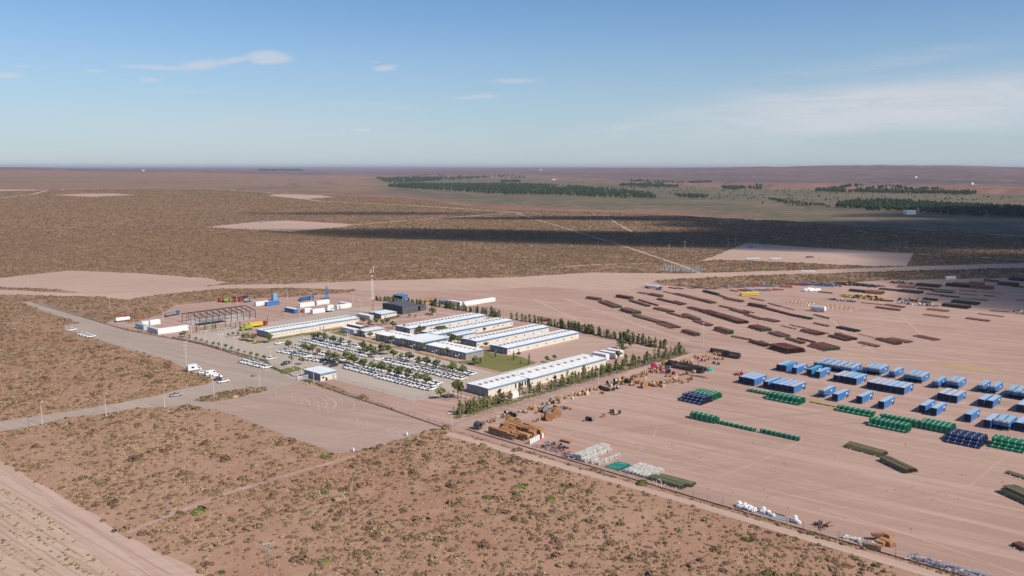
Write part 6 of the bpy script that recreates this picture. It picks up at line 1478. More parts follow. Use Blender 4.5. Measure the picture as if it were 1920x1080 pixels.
t = thing('steel_plate_stack', 'low dark plate stack right of the white mounds', 'plates', g(*r9(1060, 330)), RV); b = MB(); b.box((5, 1.2, .3), (11, 3, .5)); b.build('plates', M_BLK, t); b = MB(); b.box((5, 1.2, .08), (9, 3.4, .12)); b.build('skid', M_WOODP, t)
container(r8(1285, 147), 9, 2.5, 2.4, 'small white container at the north-east yard edge', M_WHITE, rz=RV+.9, topm=M_WHITE)
# yard litter: stones and wheel-rut lumps
bb = MB(); rr = random.Random(5)
for i in range(190):
    x, y = rr.uniform(1240, 1920), rr.uniform(690, 1000)
    if y > 915+(x-1240)*.27: continue
    p = g(x, y); s = rr.uniform(.06, .24); bb.ball((p.x, p.y, s*.3), s, 5, 4, (1.3, 1, .6), .5)
tag(bb.build('loose_stones', mat('dark_stone', (.16, .10, .08), .9)), 'dark stones and clods scattered over the yard', None, None, 'stuff')
# ---------------------------------------------------------------- trees
def leafmat(name, c1, c2):
    m = bpy.data.materials.new(name); m.use_nodes = True; T = NT(m.node_tree); b = m.node_tree.nodes['Principled BSDF']
    v = T.n('ShaderNodeTexCoord').outputs['Object']; gp = T.n('ShaderNodeNewGeometry')
    oi = T.n('ShaderNodeObjectInfo'); f = T.m('ADD', T.m('MULTIPLY', T.noise(v, 1.4, 3), .6), T.m('MULTIPLY', gp.outputs['Random Per Island'], .5))
    c = T.mix(T.ss(f, .3, .8), c1, c2); h = T.n('ShaderNodeHueSaturation', i_Color=c)
    m.node_tree.links.new(T.m('ADD', T.m('MULTIPLY', oi.outputs['Random'], .5), .75), h.inputs['Value'])
    m.node_tree.links.new(h.outputs[0], b.inputs['Base Color']); b.inputs['Roughness'].default_value = .7; b.inputs['Specular IOR Level'].default_value = .2
    return m
M_LF = leafmat('leaf_green', (.085, .115, .028), (.185, .205, .070)); M_LP = leafmat('poplar_leaf', (.135, .145, .048), (.27, .26, .12)); M_LD = leafmat('dark_leaf', (.065, .090, .028), (.135, .155, .055))
M_LY = leafmat('yellowing_leaf', (.16, .15, .06), (.27, .23, .12)); M_BARK = mat('bark', (.20, .155, .115), .9, .2, 3)
M_GROVE = leafmat('grove_leaf', (.030, .062, .028), (.075, .115, .048))
def crown_pts(b, r, n, lobes, leaf, tight=.55):
    for i in range(n):
        cx, cy, cz, cr, ch = lobes[r.randrange(len(lobes))]
        d = Vector((r.gauss(0, 1), r.gauss(0, 1), r.gauss(0, 1))).normalized()*(r.uniform(tight, 1.06))
        p = Vector((cx+d.x*cr, cy+d.y*cr, cz+d.z*ch)); nn = (d+Vector((r.uniform(-.6, .6), r.uniform(-.6, .6), r.uniform(-.1, .9)))).normalized()
        a = nn.orthogonal().normalized(); a.rotate(Matrix.Rotation(r.uniform(0, 6.28), 3, nn)); c = nn.cross(a); s = leaf*r.uniform(.6, 1.35)
        b.face([p-a*s-c*s*.55, p+a*s*.9-c*s*.4, p+a*s*.4+c*s*.8, p-a*s*.7+c*s*.6])
def make_tree(seed, H, Rr, m, n=250, leaf=.27):
    r = random.Random(seed); t = thing('tree', '', 'tree'); b = MB(); th = H*.34
    b.tube((0, 0, 0), (.05, 0, th), .13, .09, 7, False); lob = []
    for i in range(7):
        a = 6.28*i/6+r.uniform(-.4, .4); q = Rr*(r.uniform(.25, .62) if i < 6 else 0); z = H*r.uniform(.50, .78) if i < 6 else H*.83
        e = (q*math.cos(a), q*math.sin(a), z); b.tube((.05, 0, th*.9), e, .07, .025, 5, False); lob.append((*e, Rr*r.uniform(.36, .55), H*r.uniform(.13, .20)))
    b.build('trunk', M_BARK, t); c = MB(); crown_pts(c, r, n, lob, leaf); c.build('crown', m, t); return t
def make_poplar(seed, H, Rr, m, n=300, leaf=.22, low=.05):
    r = random.Random(seed); t = thing('poplar', '', 'poplar'); b = MB(); b.tube((0, 0, 0), (0, 0, H*.92), .10, .02, 6, False)
    lob = []
    for i in range(9):
        z = H*(low+(.86-low)*i/8); k = math.sin(math.pi*min(1, (i+1.6)/10.5))**.7; a = r.uniform(0, 6.28); q = Rr*.35*r.random()
        e = (q*math.cos(a), q*math.sin(a), z); b.tube((0, 0, z*.85), e, .03, .012, 4, False); lob.append((*e, Rr*k*r.uniform(.65, 1.0), H*.085))
    lob.append((0, 0, H*.95, Rr*.22, H*.06)); b.build('trunk', M_BARK, t); c = MB(); crown_pts(c, r, n, lob, leaf, .4); c.build('crown', m, t); return t
TR = [Spawn(make_tree(i, 4.0, 1.9, M_LF if i % 3 else M_LD)) for i in range(4)]; TG = Spawn(make_tree(21, 4.0, 1.9, M_LP)); TYL = Spawn(make_tree(22, 4.0, 1.5, M_LY, 120))
PO = [Spawn(make_poplar(40+i, 5.0, .95, M_LP if i % 3 else M_LF)) for i in range(4)]; POD = [Spawn(make_poplar(50+i, 5.0, 1.1, M_LD if i % 2 else M_LF, 240, .22, .06)) for i in range(3)]; POY = Spawn(make_poplar(60, 5.0, .8, M_LY, 100, .18, .2))
def tree(x, y, s, label, kind=None, group=None):
    k = kind or random.choice(TR); k(g(x, y), random.uniform(0, 6.28), label, group, (s*random.uniform(.92, 1.08), s*random.uniform(.92, 1.08), s))
GT = 'trees in the parking medians'
# parking trees: foot positions by crop
def treerow(f, pts, desc, group=GT):
    for i, q in enumerate(pts): tree(*f(q[0], q[1]), q[2]*(1.22 if group == GT else 1.12), '%s tree, %s from the left in the %s' % ('light green' if len(q) > 3 and q[3] == 'g' else 'dark green', nth(i), desc), TG if len(q) > 3 and q[3] == 'g' else TYL if len(q) > 3 and q[3] == 'y' else None, group)
treerow(cp, [(700, 305, .95), (780, 305, 1.05), (870, 325, 1.15), (1000, 365, 1.05), (1118, 385, 1.0), (1240, 405, .9, 'y'), (1450, 470, 1.15), (1490, 530, 1.15, 'g'), (1570, 530, 1.3), (1610, 565, 1.0, 'g'), (1740, 520, 1.35, 'g'), (1820, 520, 1.1)], 'rear median, left part')
treerow(c6, [(670, 375, 1.15), (770, 385, .95, 'y'), (880, 410, 1.15), (995, 450, 1.05), (1100, 470, 1.1), (1215, 500, 1.05), (1320, 530, .9, 'y'), (1430, 560, 1.35), (1560, 590, 1.25)], 'rear median, right part')
treerow(cp, [(40, 345, 1.15), (330, 445, 1.1), (565, 480, 1.05), (620, 500, .9), (690, 520, 1.3), (780, 525, .9, 'y')], 'front median, left part')
treerow(cp, [(935, 640, 1.35, 'g'), (1040, 660, 1.3, 'g'), (1200, 655, 1.45, 'g'), (1300, 690, 1.2), (375, 630, .8, 'g'), (525, 670, .85)], 'middle cluster of the front median')
treerow(c6, [(100, 420, 1.25, 'g'), (170, 440, 1.0), (290, 510, 1.25), (395, 530, 1.15), (515, 560, 1.3), (625, 590, 1.2), (735, 620, 1.3), (860, 650, 1.25), (975, 680, 1.15), (1090, 715, 1.2)], 'front median, right part')
treerow(c6, [(520, 140, .9, 'g'), (645, 165, 1.05), (780, 210, .9, 'y'), (1045, 260, .95), (1205, 270, .8, 'g'), (1360, 325, 1.1, 'g'), (1515, 355, .8, 'y'), (245, 75, .95), (370, 95, .9, 'g'), (1725, 430, 1.0, 'g'), (1790, 420, .8, 'y')], 'planting before the office wings', 'trees before the office wings')
treerow(c6, [(1500, 870, 1.85), (1275, 875, 1.25, 'g')], 'pair near the south-east block', 'garden trees')
treerow(c1b, [(65, 735, .5), (135, 720, .55), (210, 715, .55), (300, 790, 1.0, 'g'), (350, 785, 1.0, 'g'), (440, 800, 1.05, 'g')], 'dirt island by the long block', 'garden trees')
treerow(c3, [(260, 820, 1.1), (340, 850, 1.1, 'g'), (420, 830, 1.15), (490, 830, .9), (555, 820, .8), (620, 870, 1.1), (750, 905, 1.0), (395, 740, .9), (820, 740, .6, 'g'), (890, 745, .6, 'y'), (1095, 700, 1.25, 'g')], 'garden below the tower', 'garden trees')
treerow(c3, [(940, 935, 1.2), (990, 925, 1.0), (1170, 950, 1.3), (1220, 945, 1.3), (1270, 940, 1.0), (1110, 940, .9), (1220, 865, .6), (1385, 825, .7), (1490, 810, .6), (1545, 950, .7), (1715, 905, .6), (1870, 870, .6), (1620, 785, .6)], 'garden between rear dormitories', 'garden trees')
treerow(c6, [(1400, 150, 1.2), (1450, 170, 1.25), (1500, 180, 1.2), (1540, 165, 1.0), (1300, 105, .9), (1860, 215, .7)], 'garden behind the right office wing', 'garden trees')
treerow(c2, [(590, 448, 1.0, 'g'), (625, 440, .7, 'y'), (845, 400, .7), (790, 300, .5), (570, 275, .6), (480, 205, .6), (645, 250, .55), (1008, 432, .8), (1052, 422, .7), (1440, 355, 1.3), (1455, 340, .9), (1495, 350, 1.0), (1420, 415, 1.1), (1445, 375, 1.0), (345, 160, 1.3, 'g'), (40, 385, .7)], 'lawns east of the offices', 'garden trees')
for i, (X, Y, s) in enumerate(((710, 405, 1.0), (815, 420, 1.0), (905, 445, 1.15), (855, 445, .5), (185, 265, .7))): PO[i % 4](g(*c2(X, Y)), i, 'slim poplar, %s from the left on the lawn' % nth([1, 2, 4, 3, 0][i]), 'slim poplars on the lawn', (s*.8, s*.8, s))
for i in range(14): tree(*c3(520+14*i, 775-3.0*i), .42, 'small conical shrub, %s in the row before the small office' % nth(i), TR[i % 4], 'small shrubs in a row')
# poplar rows
def prow(a, b, n, wid, desc, group, kinds, h=(.75, 1.15), yell=.12, gaps=()):
    pa, pb = g(*a), g(*b); d = (pb-pa); L = d.length; d.normalize(); nn = Vector((-d.y, d.x, 0)); pts = []
    for i in range(n):
        s = (i+random.uniform(-.3, .3))/n
        if any(g0 < s < g1 for g0, g1 in gaps): continue
        pts.append((s, random.uniform(0, wid)))
    for i, (s, w) in enumerate(pts):
        k = POY if random.random() < yell else random.choice(kinds); sc_ = random.uniform(*h)*(1.25 if random.random() < .12 else 1)
        k(pa+d*(L*s)+nn*w, random.uniform(0, 6.28), '%s poplar, %s along the %s' % ('sparse yellowing' if k is POY else 'dense dark' if k in POD else 'pale green', nth(i), desc), group, (sc_*random.uniform(1.25, 1.75), sc_*random.uniform(1.25, 1.75), sc_))
prow(c2(500, 748), c2(815, 655), 34, 3.5, 'south-east row before the gap', 'poplars of the south-east row', PO+[PO[0]], (.5, 1.1), .25)
prow(c2(868, 636), c2(1830, 375), 104, 4.0, 'south-east row beyond the gap', 'poplars of the south-east row', PO+[POD[0]], (.42, 1.1), .3)
prow(c2(1000, 215), c2(1690, 358), 62, 3.0, 'north row right of the dormitories', 'poplars of the north row', POD+[PO[1]], (.6, 1.15), .05)
prow(c3(1060, 590), c3(1900, 745), 40, 3.5, 'north row behind the dormitories', 'poplars of the north row', POD, (.65, 1.05), .03)
prow(c3(395, 535), c3(1010, 590), 34, 3.0, 'north row behind the warehouse', 'poplars of the north row', POD, (.5, .8), .05)
prow(c2(800, 185), c2(1000, 218), 8, 3.0, 'north row by the second dormitory', 'poplars of the north row', POD, (.9, 1.2), .0)
# saplings between the hedge and the lot
for i, (X, Y, s) in enumerate(((890, 585, .7), (935, 590, 1.0), (1000, 605, .6), (1072, 635, .6), (1140, 645, .5), (1205, 670, .5), (1280, 690, .6), (1350, 710, .75), (1428, 730, .7), (1500, 755, .65), (1580, 775, .6), (1655, 790, .45), (1730, 820, .7), (1805, 840, .7), (1890, 875, .8))):
    tree(*c4(X, Y), s, 'staked sapling, %s from the left behind the forecourt hedge' % nth(i), random.choice([TG, TG, TR[1]]), 'saplings behind the forecourt hedge')
for i, (X, Y, s) in enumerate(((1080, 525, .8), (1180, 500, 1.1), (1215, 505, .5), (1275, 500, .8), (1305, 490, 1.0), (1370, 490, .4), (1430, 475, .6), (1490, 470, .6), (1550, 470, .5), (1600, 460, .7))):
    PO[i % 4](g(*c4(X, Y)), i, 'thin poplar, %s from the left in front of the steel frame' % nth(i), 'thin poplars before the steel frame', (s*.8, s*.8, s))
for i, (X, Y) in enumerate(((865, 435), (655, 500), (1440, 870), (1540, 880), (1385, 900), (1600, 960))):
    (POY)(g(*(c1b(X, Y) if i < 2 else c6(X, Y))), i, 'sparse yellowish poplar, %s among the loose ones near the fences' % nth(i), 'loose yellowish poplars', (.7, .7, .8))
def shrubrow(pts, n, wid, mats_, s, name, label, kind='stuff'):
    """continuous low planting nobody could count"""
    b = MB(); rr = random.Random(n)
    c = [g(*p) for p in pts]; Ls = [(c[i+1]-c[i]).length for i in range(len(c)-1)]; T_ = sum(Ls)
    for i in range(n):
        q = rr.uniform(0, T_); k = 0
        while k < len(Ls)-1 and q > Ls[k]: q -= Ls[k]; k += 1
        d = (c[k+1]-c[k]).normalized(); p = c[k]+d*q+Vector((-d.y, d.x, 0))*rr.uniform(-wid/2, wid/2)
        b.cur = rr.randrange(len(mats_)); crown_pts(b, rr, 10, [(p.x, p.y, s*.4, s*.7, s*.5)], s*.22)
    tag(b.build(name, mats_), label, None, None, kind)
shrubrow([c4(790, 595), c4(1100, 665), c4(1560, 785), c4(1900, 880), c5(1110, 290), c5(1240, 360)], 520, 2.0, [M_LF, M_LP, M_LY], .75, 'hedge_planting', 'low green hedge planting along the forecourt fence')
shrubrow([c2(470, 757), c2(700, 690), c2(830, 655), c2(1300, 520), c2(1830, 378)], 900, 3.2, [M_LP, M_LF, M_LY], .8, 'undergrowth', 'green undergrowth at the foot of the south-east poplars')
shrubrow([c6(110, 88), c6(770, 238)], 120, 1.4, [M_LF, M_LY], .5, 'bed_planting', 'low ochre planting left of the entrance'); shrubrow([c6(960, 280), c6(1540, 425)], 120, 1.4, [M_LF, M_LY], .5, 'bed_planting', 'low ochre planting right of the entrance')
shrubrow([(250, 618), (330, 636), (360, 640)], 60, 2.5, [M_B1, M_LY], .6, 'verge_scrub', 'dry scrub along the forecourt fence, left')
shrubrow([c4(1100, 545), c4(1600, 470)], 60, 2.5, [M_LY, M_LF], .6, 'verge_scrub', 'dry scrub in front of the steel frame')
shrubrow([c2(520, 755), c2(760, 690), c2(1000, 600), c2(1500, 465)], 200, 2.2, [M_B1, M_G1, M_LY], .5, 'verge_scrub', 'dry weeds between the drum line and the track')
shrubrow([(600, 722), (700, 757), (845, 806), (1000, 850), (1300, 938), (1560, 1010), (1800, 1083)], 260, .9, [M_B1, M_LY, M_B2], .45, 'fence_weeds', 'weeds along the foot of the fences')
# woods in the valley
def grove(poly, n, h, label, name='wood'):
    w = [gt(*p) for p in poly]; P = np.array([(p.x, p.y) for p in w]); lo, hi = P.min(0), P.max(0)
    Q = rng.uniform(lo, hi, (n*6, 2)); Q = Q[inside(Q, P)][:n]
    Q = Q[fbm(Q[:, 0]/120, Q[:, 1]/120, 3, 77) > .36]
    gn_scatter(name, Q, rng.uniform(.75, 1.2, len(Q))*h, GV, rng.choice(len(GV), len(Q)), label)
GV = []
for k in range(3):
    r = random.Random(80+k); b = MB(); b.tube((0, 0, 0), (0, 0, .5), .03, .02, 5, False)
    crown_pts(b, r, 130, [(r.uniform(-.14, .14), r.uniform(-.14, .14), r.uniform(.3, .8), r.uniform(.16, .28), r.uniform(.15, .26)) for _ in range(6)], .075, .3)
    o = b.build('valley_tree', [M_GROVE]); p = gt((1602, 1430, 1350)[k], (391, 383, 372.5)[k]); o.location = p; o.scale = (11,)*3; tag(o, ('single round tree left of the right-hand valley wood', 'single tree on the green flat above the plateau edge', 'lone tree right of the middle valley wood')[k], 'tree'); GV.append(o)
grove([(1568, 386), (1600, 379), (1640, 378), (1760, 384), (1920, 392), (2300, 402), (2400, 420), (1920, 409), (1800, 404), (1740, 401), (1650, 396), (1568, 389)], 2600, 15, 'dark green wood on the valley floor at the right')
grove([(1528, 356.5), (1560, 354.5), (1640, 356), (1740, 357.5), (1830, 362), (1828, 366.5), (1740, 364), (1600, 362), (1530, 359.5)], 900, 17, 'dark tree belt at the foot of the red scarp')
grove([(728, 349), (760, 346), (960, 346.5), (1010, 347), (1080, 352), (1150, 357), (1225, 366), (1232, 373.5), (1160, 373), (1090, 369), (1000, 366), (960, 366), (860, 360), (730, 352)], 3000, 17, 'long dark wood in the middle of the valley')
grove([(1163, 345), (1240, 346), (1272, 349), (1270, 351.5), (1200, 351), (1163, 349)], 420, 17, 'small wood beyond the long middle wood')
grove([(1352, 350.5), (1430, 352), (1428, 356), (1360, 355.5)], 300, 16, 'small tree belt left of the red scarp belt'); grove([(1262, 366), (1330, 368), (1320, 373), (1275, 371)], 120, 12, 'loose tree group right of the long middle wood')
grove([(700, 334), (790, 331), (960, 330), (1000, 333), (900, 335), (800, 341), (735, 345)], 900, 20, 'blue-green woods far up the valley'); grove([(940, 340.5), (975, 340), (975, 342.5), (940, 343)], 80, 18, 'tiny far wood above the long middle wood')
grove([(1000, 352), (1300, 345), (1500, 352), (1900, 368), (1900, 380), (1560, 378), (1300, 375), (1250, 362)], 420, 9, 'scattered trees and bushes over the valley fields', 'scattered_trees')
grove([(1180, 343), (1330, 341), (1335, 342.5), (1185, 345)], 160, 15, 'thin tree line at the far side of the valley'); grove([(1430, 372), (1540, 384), (1560, 390), (1480, 385)], 160, 9, 'bushy strip left of the right-hand wood')
grove([(480, 318.4), (560, 317.8), (570, 321), (490, 322)], 300, 26, 'far blue woods near the horizon, left')

# ---------------------------------------------------------------- lamps, masts, poles, signs
M_POLE = mat('pole_pale', (.66, .62, .56), .5, .1, 1); M_STEEL = mat('steel_grey', (.36, .36, .37), .5, .1, 1, metal=.3); M_TIMB = mat('pole_timber', (.30, .24, .18), .85, .15, 1); M_REDW = mat('mast_red', (.58, .09, .06), .5, .1, 1)
def make_lamp(H, arms):
    t = thing('street_lamp', '', 'street lamp'); b = MB(); b.tube((0, 0, 0), (0, 0, H*.5), .15, .12, 8); b.tube((0, 0, H*.5), (0, 0, H), .12, .07, 8); b.box((0, 0, .12), (.5, .5, .24)); b.build('pole', M_POLE, t)
    for s in arms:
        b = MB(); b.tube((0, 0, H-.1), (s*1.0, 0, H+.25), .05, .04, 5); b.build('arm', M_POLE, t); b = MB(); b.box((s*1.35, 0, H+.30), (.9, .34, .16), 0, (.8, .8)); b.build('lamp_head', M_LABEL, t)
    return t
L1 = Spawn(make_lamp(9.2, (-1,))); L2 = Spawn(make_lamp(7.8, (-1, 1))); L3 = Spawn(make_lamp(6.5, (-1,)))
for i, p in enumerate(((79.4, 797), (199, 780), (309, 764.7), (401.5, 748.5), (487, 729.5))): L1(g(*p), RU+math.pi/2, 'tall single-arm lamp, %s from the left along the approach road' % nth(i), 'lamps along the approach road')
_l = [((359.5, 637), 1.05), ((386, 640), .75), ((415, 656), 1.05), ((444, 657), .9), ((475, 673), 1.1), ((507, 670), .7), ((565.6, 701), 1.0), ((588.6, 721), .95), ((519, 639), .75), ((550.6, 652), .9), ((587, 628), .7), ((618, 645), .9), ((652, 644), .7), ((617.5, 669), .9), ((664, 674), .8), ((686.5, 652), 1.0), ((734.5, 659), .75), ((774, 680), 1.1), ((814.6, 680), .75), ((858, 700), 1.1), ((704, 697), 1.0), ((744, 693), .9), ((788.5, 718), 1.0), ((652, 632), .5)]
for i, (p, s) in enumerate(_l): L2(g(*p), RU+(.2 if i % 2 else .0), 'twin-arm lamp, %s counting left to right over the staff lot' % nth(sorted(_l).index((p, s))), 'twin-arm lamps of the staff lot', (1, 1, s))
for i, (p, s, lab) in enumerate((((661.6, 566), 1.15, 'left of the tower'), ((677, 590), 1.5, 'in front of the tower'), ((804, 589), 1.35, 'right of the warehouse annex'), ((914, 597), .9, 'between the rear dormitories'), ((1122, 720), .9, 'by the drum line'), ((847, 798), .75, 'at the compound fence corner'), ((206, 577), 1.1, 'in the scrub at the far left'), ((305.5, 601), 1.2, 'beside the drilling truck'),
        ((444.5, 571), 1.1, 'in front of the rig trucks'), ((539, 562), 1.1, 'behind the pale blue cabinet'), ((563, 594), 1.1, 'before the camp modules'), ((584, 563), .9, 'behind the camp modules'), ((597, 560), .8, 'by the blue derrick'), ((395, 559), .7, 'on the scrub edge behind the frame'), ((1410, 700), .01, ''), ((988, 745), .8, 'before the south-east block'), ((698, 570), .6, 'beside the tower'))):
    if lab: L3(g(*p), RU, 'slender lamp pole %s' % lab, 'slender lamp poles', (1, 1, s))
for i, p in enumerate(((540, 687.5), (545, 690), (550, 692.5))):
    t = thing('flagpole', 'bare white flagpole, %s of three on the gate lawn' % nth(i), 'flagpole', g(*p), 0, 'three flagpoles'); b = MB(); b.tube((0, 0, 0), (0, 0, 10.2), .11, .05, 7); b.build('pole', M_POLE, t); b = MB(); b.ball((0, 0, 10.3), .13); b.build('finial', M_POLE, t); b = MB(); b.box((0, 0, .15), (.8, .8, .3)); b.build('base', M_WALK, t)
# lattice communication tower
t = thing('lattice_tower', 'red and white lattice communication tower with dishes', 'tower', g(699, 587.5), .3); HT = 32.5
def tri_tower(t, H, w0, w1, secs, mats_, rr=.07):
    for k in range(secs):
        b = MB(); z0, z1 = H*k/secs, H*(k+1)/secs; a0, a1 = w0+(w1-w0)*k/secs, w0+(w1-w0)*(k+1)/secs
        P0 = [Vector((a0*math.cos(q), a0*math.sin(q), z0)) for q in (0, 2.094, 4.189)]; P1 = [Vector((a1*math.cos(q), a1*math.sin(q), z1)) for q in (0, 2.094, 4.189)]
        for i in range(3):
            j = (i+1) % 3; b.tube(P0[i], P1[i], rr, n=4, caps=False); m2 = 3
            for s in range(m2):
                A0, A1 = P0[i].lerp(P1[i], s/m2), P0[i].lerp(P1[i], (s+1)/m2); B0, B1 = P0[j].lerp(P1[j], s/m2), P0[j].lerp(P1[j], (s+1)/m2)
                b.tube(A0, B1, rr*.6, n=3, caps=False); b.tube(B1, A1, rr*.6, n=3, caps=False)
        b.build('mast_section', mats_[k % len(mats_)], t)
tri_tower(t, HT, .85, .6, 7, [M_REDW, M_REDW, M_LABEL, M_LABEL, M_LABEL, M_REDW, M_REDW], .08)
for (z, a, r) in ((31, .5, .7), (27.5, 2.5, .5), (25.5, 4.5, .5), (10.5, 1.0, .55)):
    b = MB(); x, y = 1.0*math.cos(a), 1.0*math.sin(a); b.tube((x, y, z), (x*1.35, y*1.35, z), r, r*.9, 12); b.tube((0, 0, z), (x, y, z), .08, n=4); b.build('dish', M_LABEL, t)
for a in (0, 2.1, 4.2): b = MB(); b.box((1.1*math.cos(a), 1.1*math.sin(a), 28.8), (.25, .35, 2.2), a); b.build('antenna_panel', M_LABEL, t)
b = MB(); b.tube((0, 0, HT), (0, 0, HT+2.5), .05, n=4); b.build('lightning_rod', M_REDW, t)
t = thing('blue_derrick', 'small blue lattice derrick behind the camp modules', 'derrick', g(*c1b(1540, 165)), .3); tri_tower(t, 9.5, 1.3, .9, 3, [M_BLUEBOX], .16); b = MB(); b.box((0, 0, .5), (4, 2.6, 1.0)); b.build('base', M_BLUEBOX, t); b = MB(); b.box((0, 0, 4.6), (2.3, 2.3, .5)); b.build('platform', M_BLUEBOX, t)
# utility poles
for (x, y, H, k, lab) in ((168, 880, 9.5, 0, 'timber pole in the foreground scrub at the left'), (312, 975, 9.5, 0, 'timber pole in the foreground scrub near the pale road'), (507.5, 1108, 11.5, 2, 'timber pole with cross-arms at the bottom edge'), (54, 806, 5.5, 0, 'thin pole in the scrub left of the first road lamp'), (165, 716, 9.0, 0, 'thin pole in the scrub beyond the approach road'),
        (1318, 652, 14, 1, 'lattice power pole at the tree row corner'), (350, 697, 15, 1, 'lattice power pole beside the camper van')):
    t = thing('utility_pole', lab, 'pole', g(x, y) if y < 1080 else g(x, y), .4); b = MB(); b.tube((0, 0, 0), (0, 0, H), .15, .09, 7); b.build('pole', M_TIMB if k != 1 else M_POLE, t)
    if k == 0: b = MB(); b.tube((-.4, 0, H-.1), (.5, 0, H-.3), .05, n=4); b.build('bracket', M_TIMB, t)
    if k == 2:
        for z in (H-.1, H-.75): b = MB(); b.box((0, .12, z), (2.6, .14, .16)); b.build('crossarm', M_STEEL, t)
        for i in range(6): b = MB(); b.tube((-1.2+.48*i, .12, H), (-1.2+.48*i, .12, H+.28), .07, .05, 6); b.build('insulator', M_LABEL, t)
        b = MB(); b.box((0, -.35, H-1.7), (.7, .45, .9)); b.build('transformer', M_STEEL, t)
    if k == 1:
        for i in range(4): b = MB(); b.box((0, .1, H-.3-i*1.8), (2.4-.3*i, .12, .14)); b.build('crossarm', M_POLE, t)
# boundary posts in the gravel apron
for i, p in enumerate(((517, 740), (548.5, 751), (564.5, 756), (580.5, 763), (597.5, 769), (615, 774), (670.5, 792), (689.5, 799), (729, 815), (749.5, 818))):
    b = MB(); b.tube((0, 0, 0), (0, 0, 2.0), .06, .05, 6); b.box((0, 0, 2.03), (.14, .14, .08)); o = b.build('marker_post', M_POLE); o.location = g(*p); tag(o, 'white marker post, %s from the left on the gravel forecourt' % nth(i), 'post', 'white marker posts')
for p, lab in (((762, 817), 'white box at the forecourt corner by the fence'), ((662, 847), 'white box at the lower tip of the forecourt')):
    t = thing('marker_box', lab, 'marker box', g(*p), RV); b = MB(); b.box((0, 0, .75), (.9, .5, 1.0)); b.build('body', M_LABEL, t); b = MB(); b.box((0, 0, 1.28), (1.0, .6, .06)); b.build('lid', M_LABEL, t); b = MB(); b.tube((0, 0, 0), (0, 0, .3), .12); b.build('stand', M_STEEL, t)
for x, y, m_, sh_, lab in ((405, 751, M_LABEL, 'r', 'round white sign at the foot of the fourth road lamp'), (499, 733, M_LABEL, 's', 'square white sign beside the fifth road lamp'), (368, 751, M_LABEL, 't', 'small leaning white plate at the scrub tip'), (407, 768, M_STEEL, 'p', 'short dark post at the lower forecourt edge'),
        (612.5, 717, M_RED, 'r', 'red round stop board beside the guard house'), (572.5, 720, M_BLUEG, 'r', 'blue round sign left of the yellow barrier'), (585, 718.5, M_LABEL, 's', 'small white sign on the forecourt fence by the gate')):
    t = thing('sign', lab, 'sign', g(x, y), RV+math.pi*.0); b = MB(); b.tube((0, 0, 0), (0, 0, 1.6), .06, n=6); b.build('post', M_STEEL, t)
    if sh_ in 'rst':
        b = MB(); s = 1.0 if sh_ == 'r' else .7
        if sh_ == 'r': b.tube((0, -.06, 1.6), (0, 0, 1.6), s*.85, n=14)
        else: b.box((0, -.04, 1.5), (1.3*s, .06, 1.1*s))
        b.build('plate', m_, t)
# gate: white panels, yellow barrier
for (x, y, n, rz, lab, m_) in ((548, 705, 3, RV, 'white steel gate leaf left of the entrance', M_LABEL), (559, 713.5, 5, RU+.05, 'white sliding gate panels by the guard house', M_LABEL)):
    t = thing('gate', lab, 'gate', g(x, y), rz)
    for k in range(n+1): b = MB(); b.box((k*1.7, 0, 1.0), (.16, .16, 2.0)); b.build('post', m_, t)
    for k in range(n):
        b = MB(); b.box((k*1.7+.85, 0, 1.7), (1.5, .08, .14)); b.box((k*1.7+.85, 0, .3), (1.5, .08, .14))
        for j in range(5): b.box((k*1.7+.3+j*.28, 0, 1.0), (.07, .07, 1.3))
        b.build('panel', m_, t)
t = thing('barrier', 'yellow and black barrier stand at the gate', 'barrier', g(576, 722), RU); b = MB(); b.box((0, 0, .5), (.5, .5, 1.0)); b.build('housing', M_YEL, t); b = MB(); b.tube((0, 0, .95), (2.8, .3, 1.3), .09, n=6); b.build('boom', M_BLK, t); b = MB(); b.box((1.8, -.5, .4), (.6, .6, .8), .3); b.build('bollard', M_YEL, t)
for (x, y, lab) in ((559.5, 701, 'yellow banner at the rear of the gate lawn'), (572.5, 699, 'yellow banner beside the guard house')):
    t = thing('banner', lab, 'banner', g(x, y), RV); b = MB(); b.tube((0, 0, 0), (0, 0, 2.9), .05, n=6); b.build('post', M_STEEL, t); b = MB(); b.prism([(0, 1.1), (.85, 1.2), (.8, 2.8), (0, 2.7)], -.03, .03); b.build('cloth', M_YEL, t)
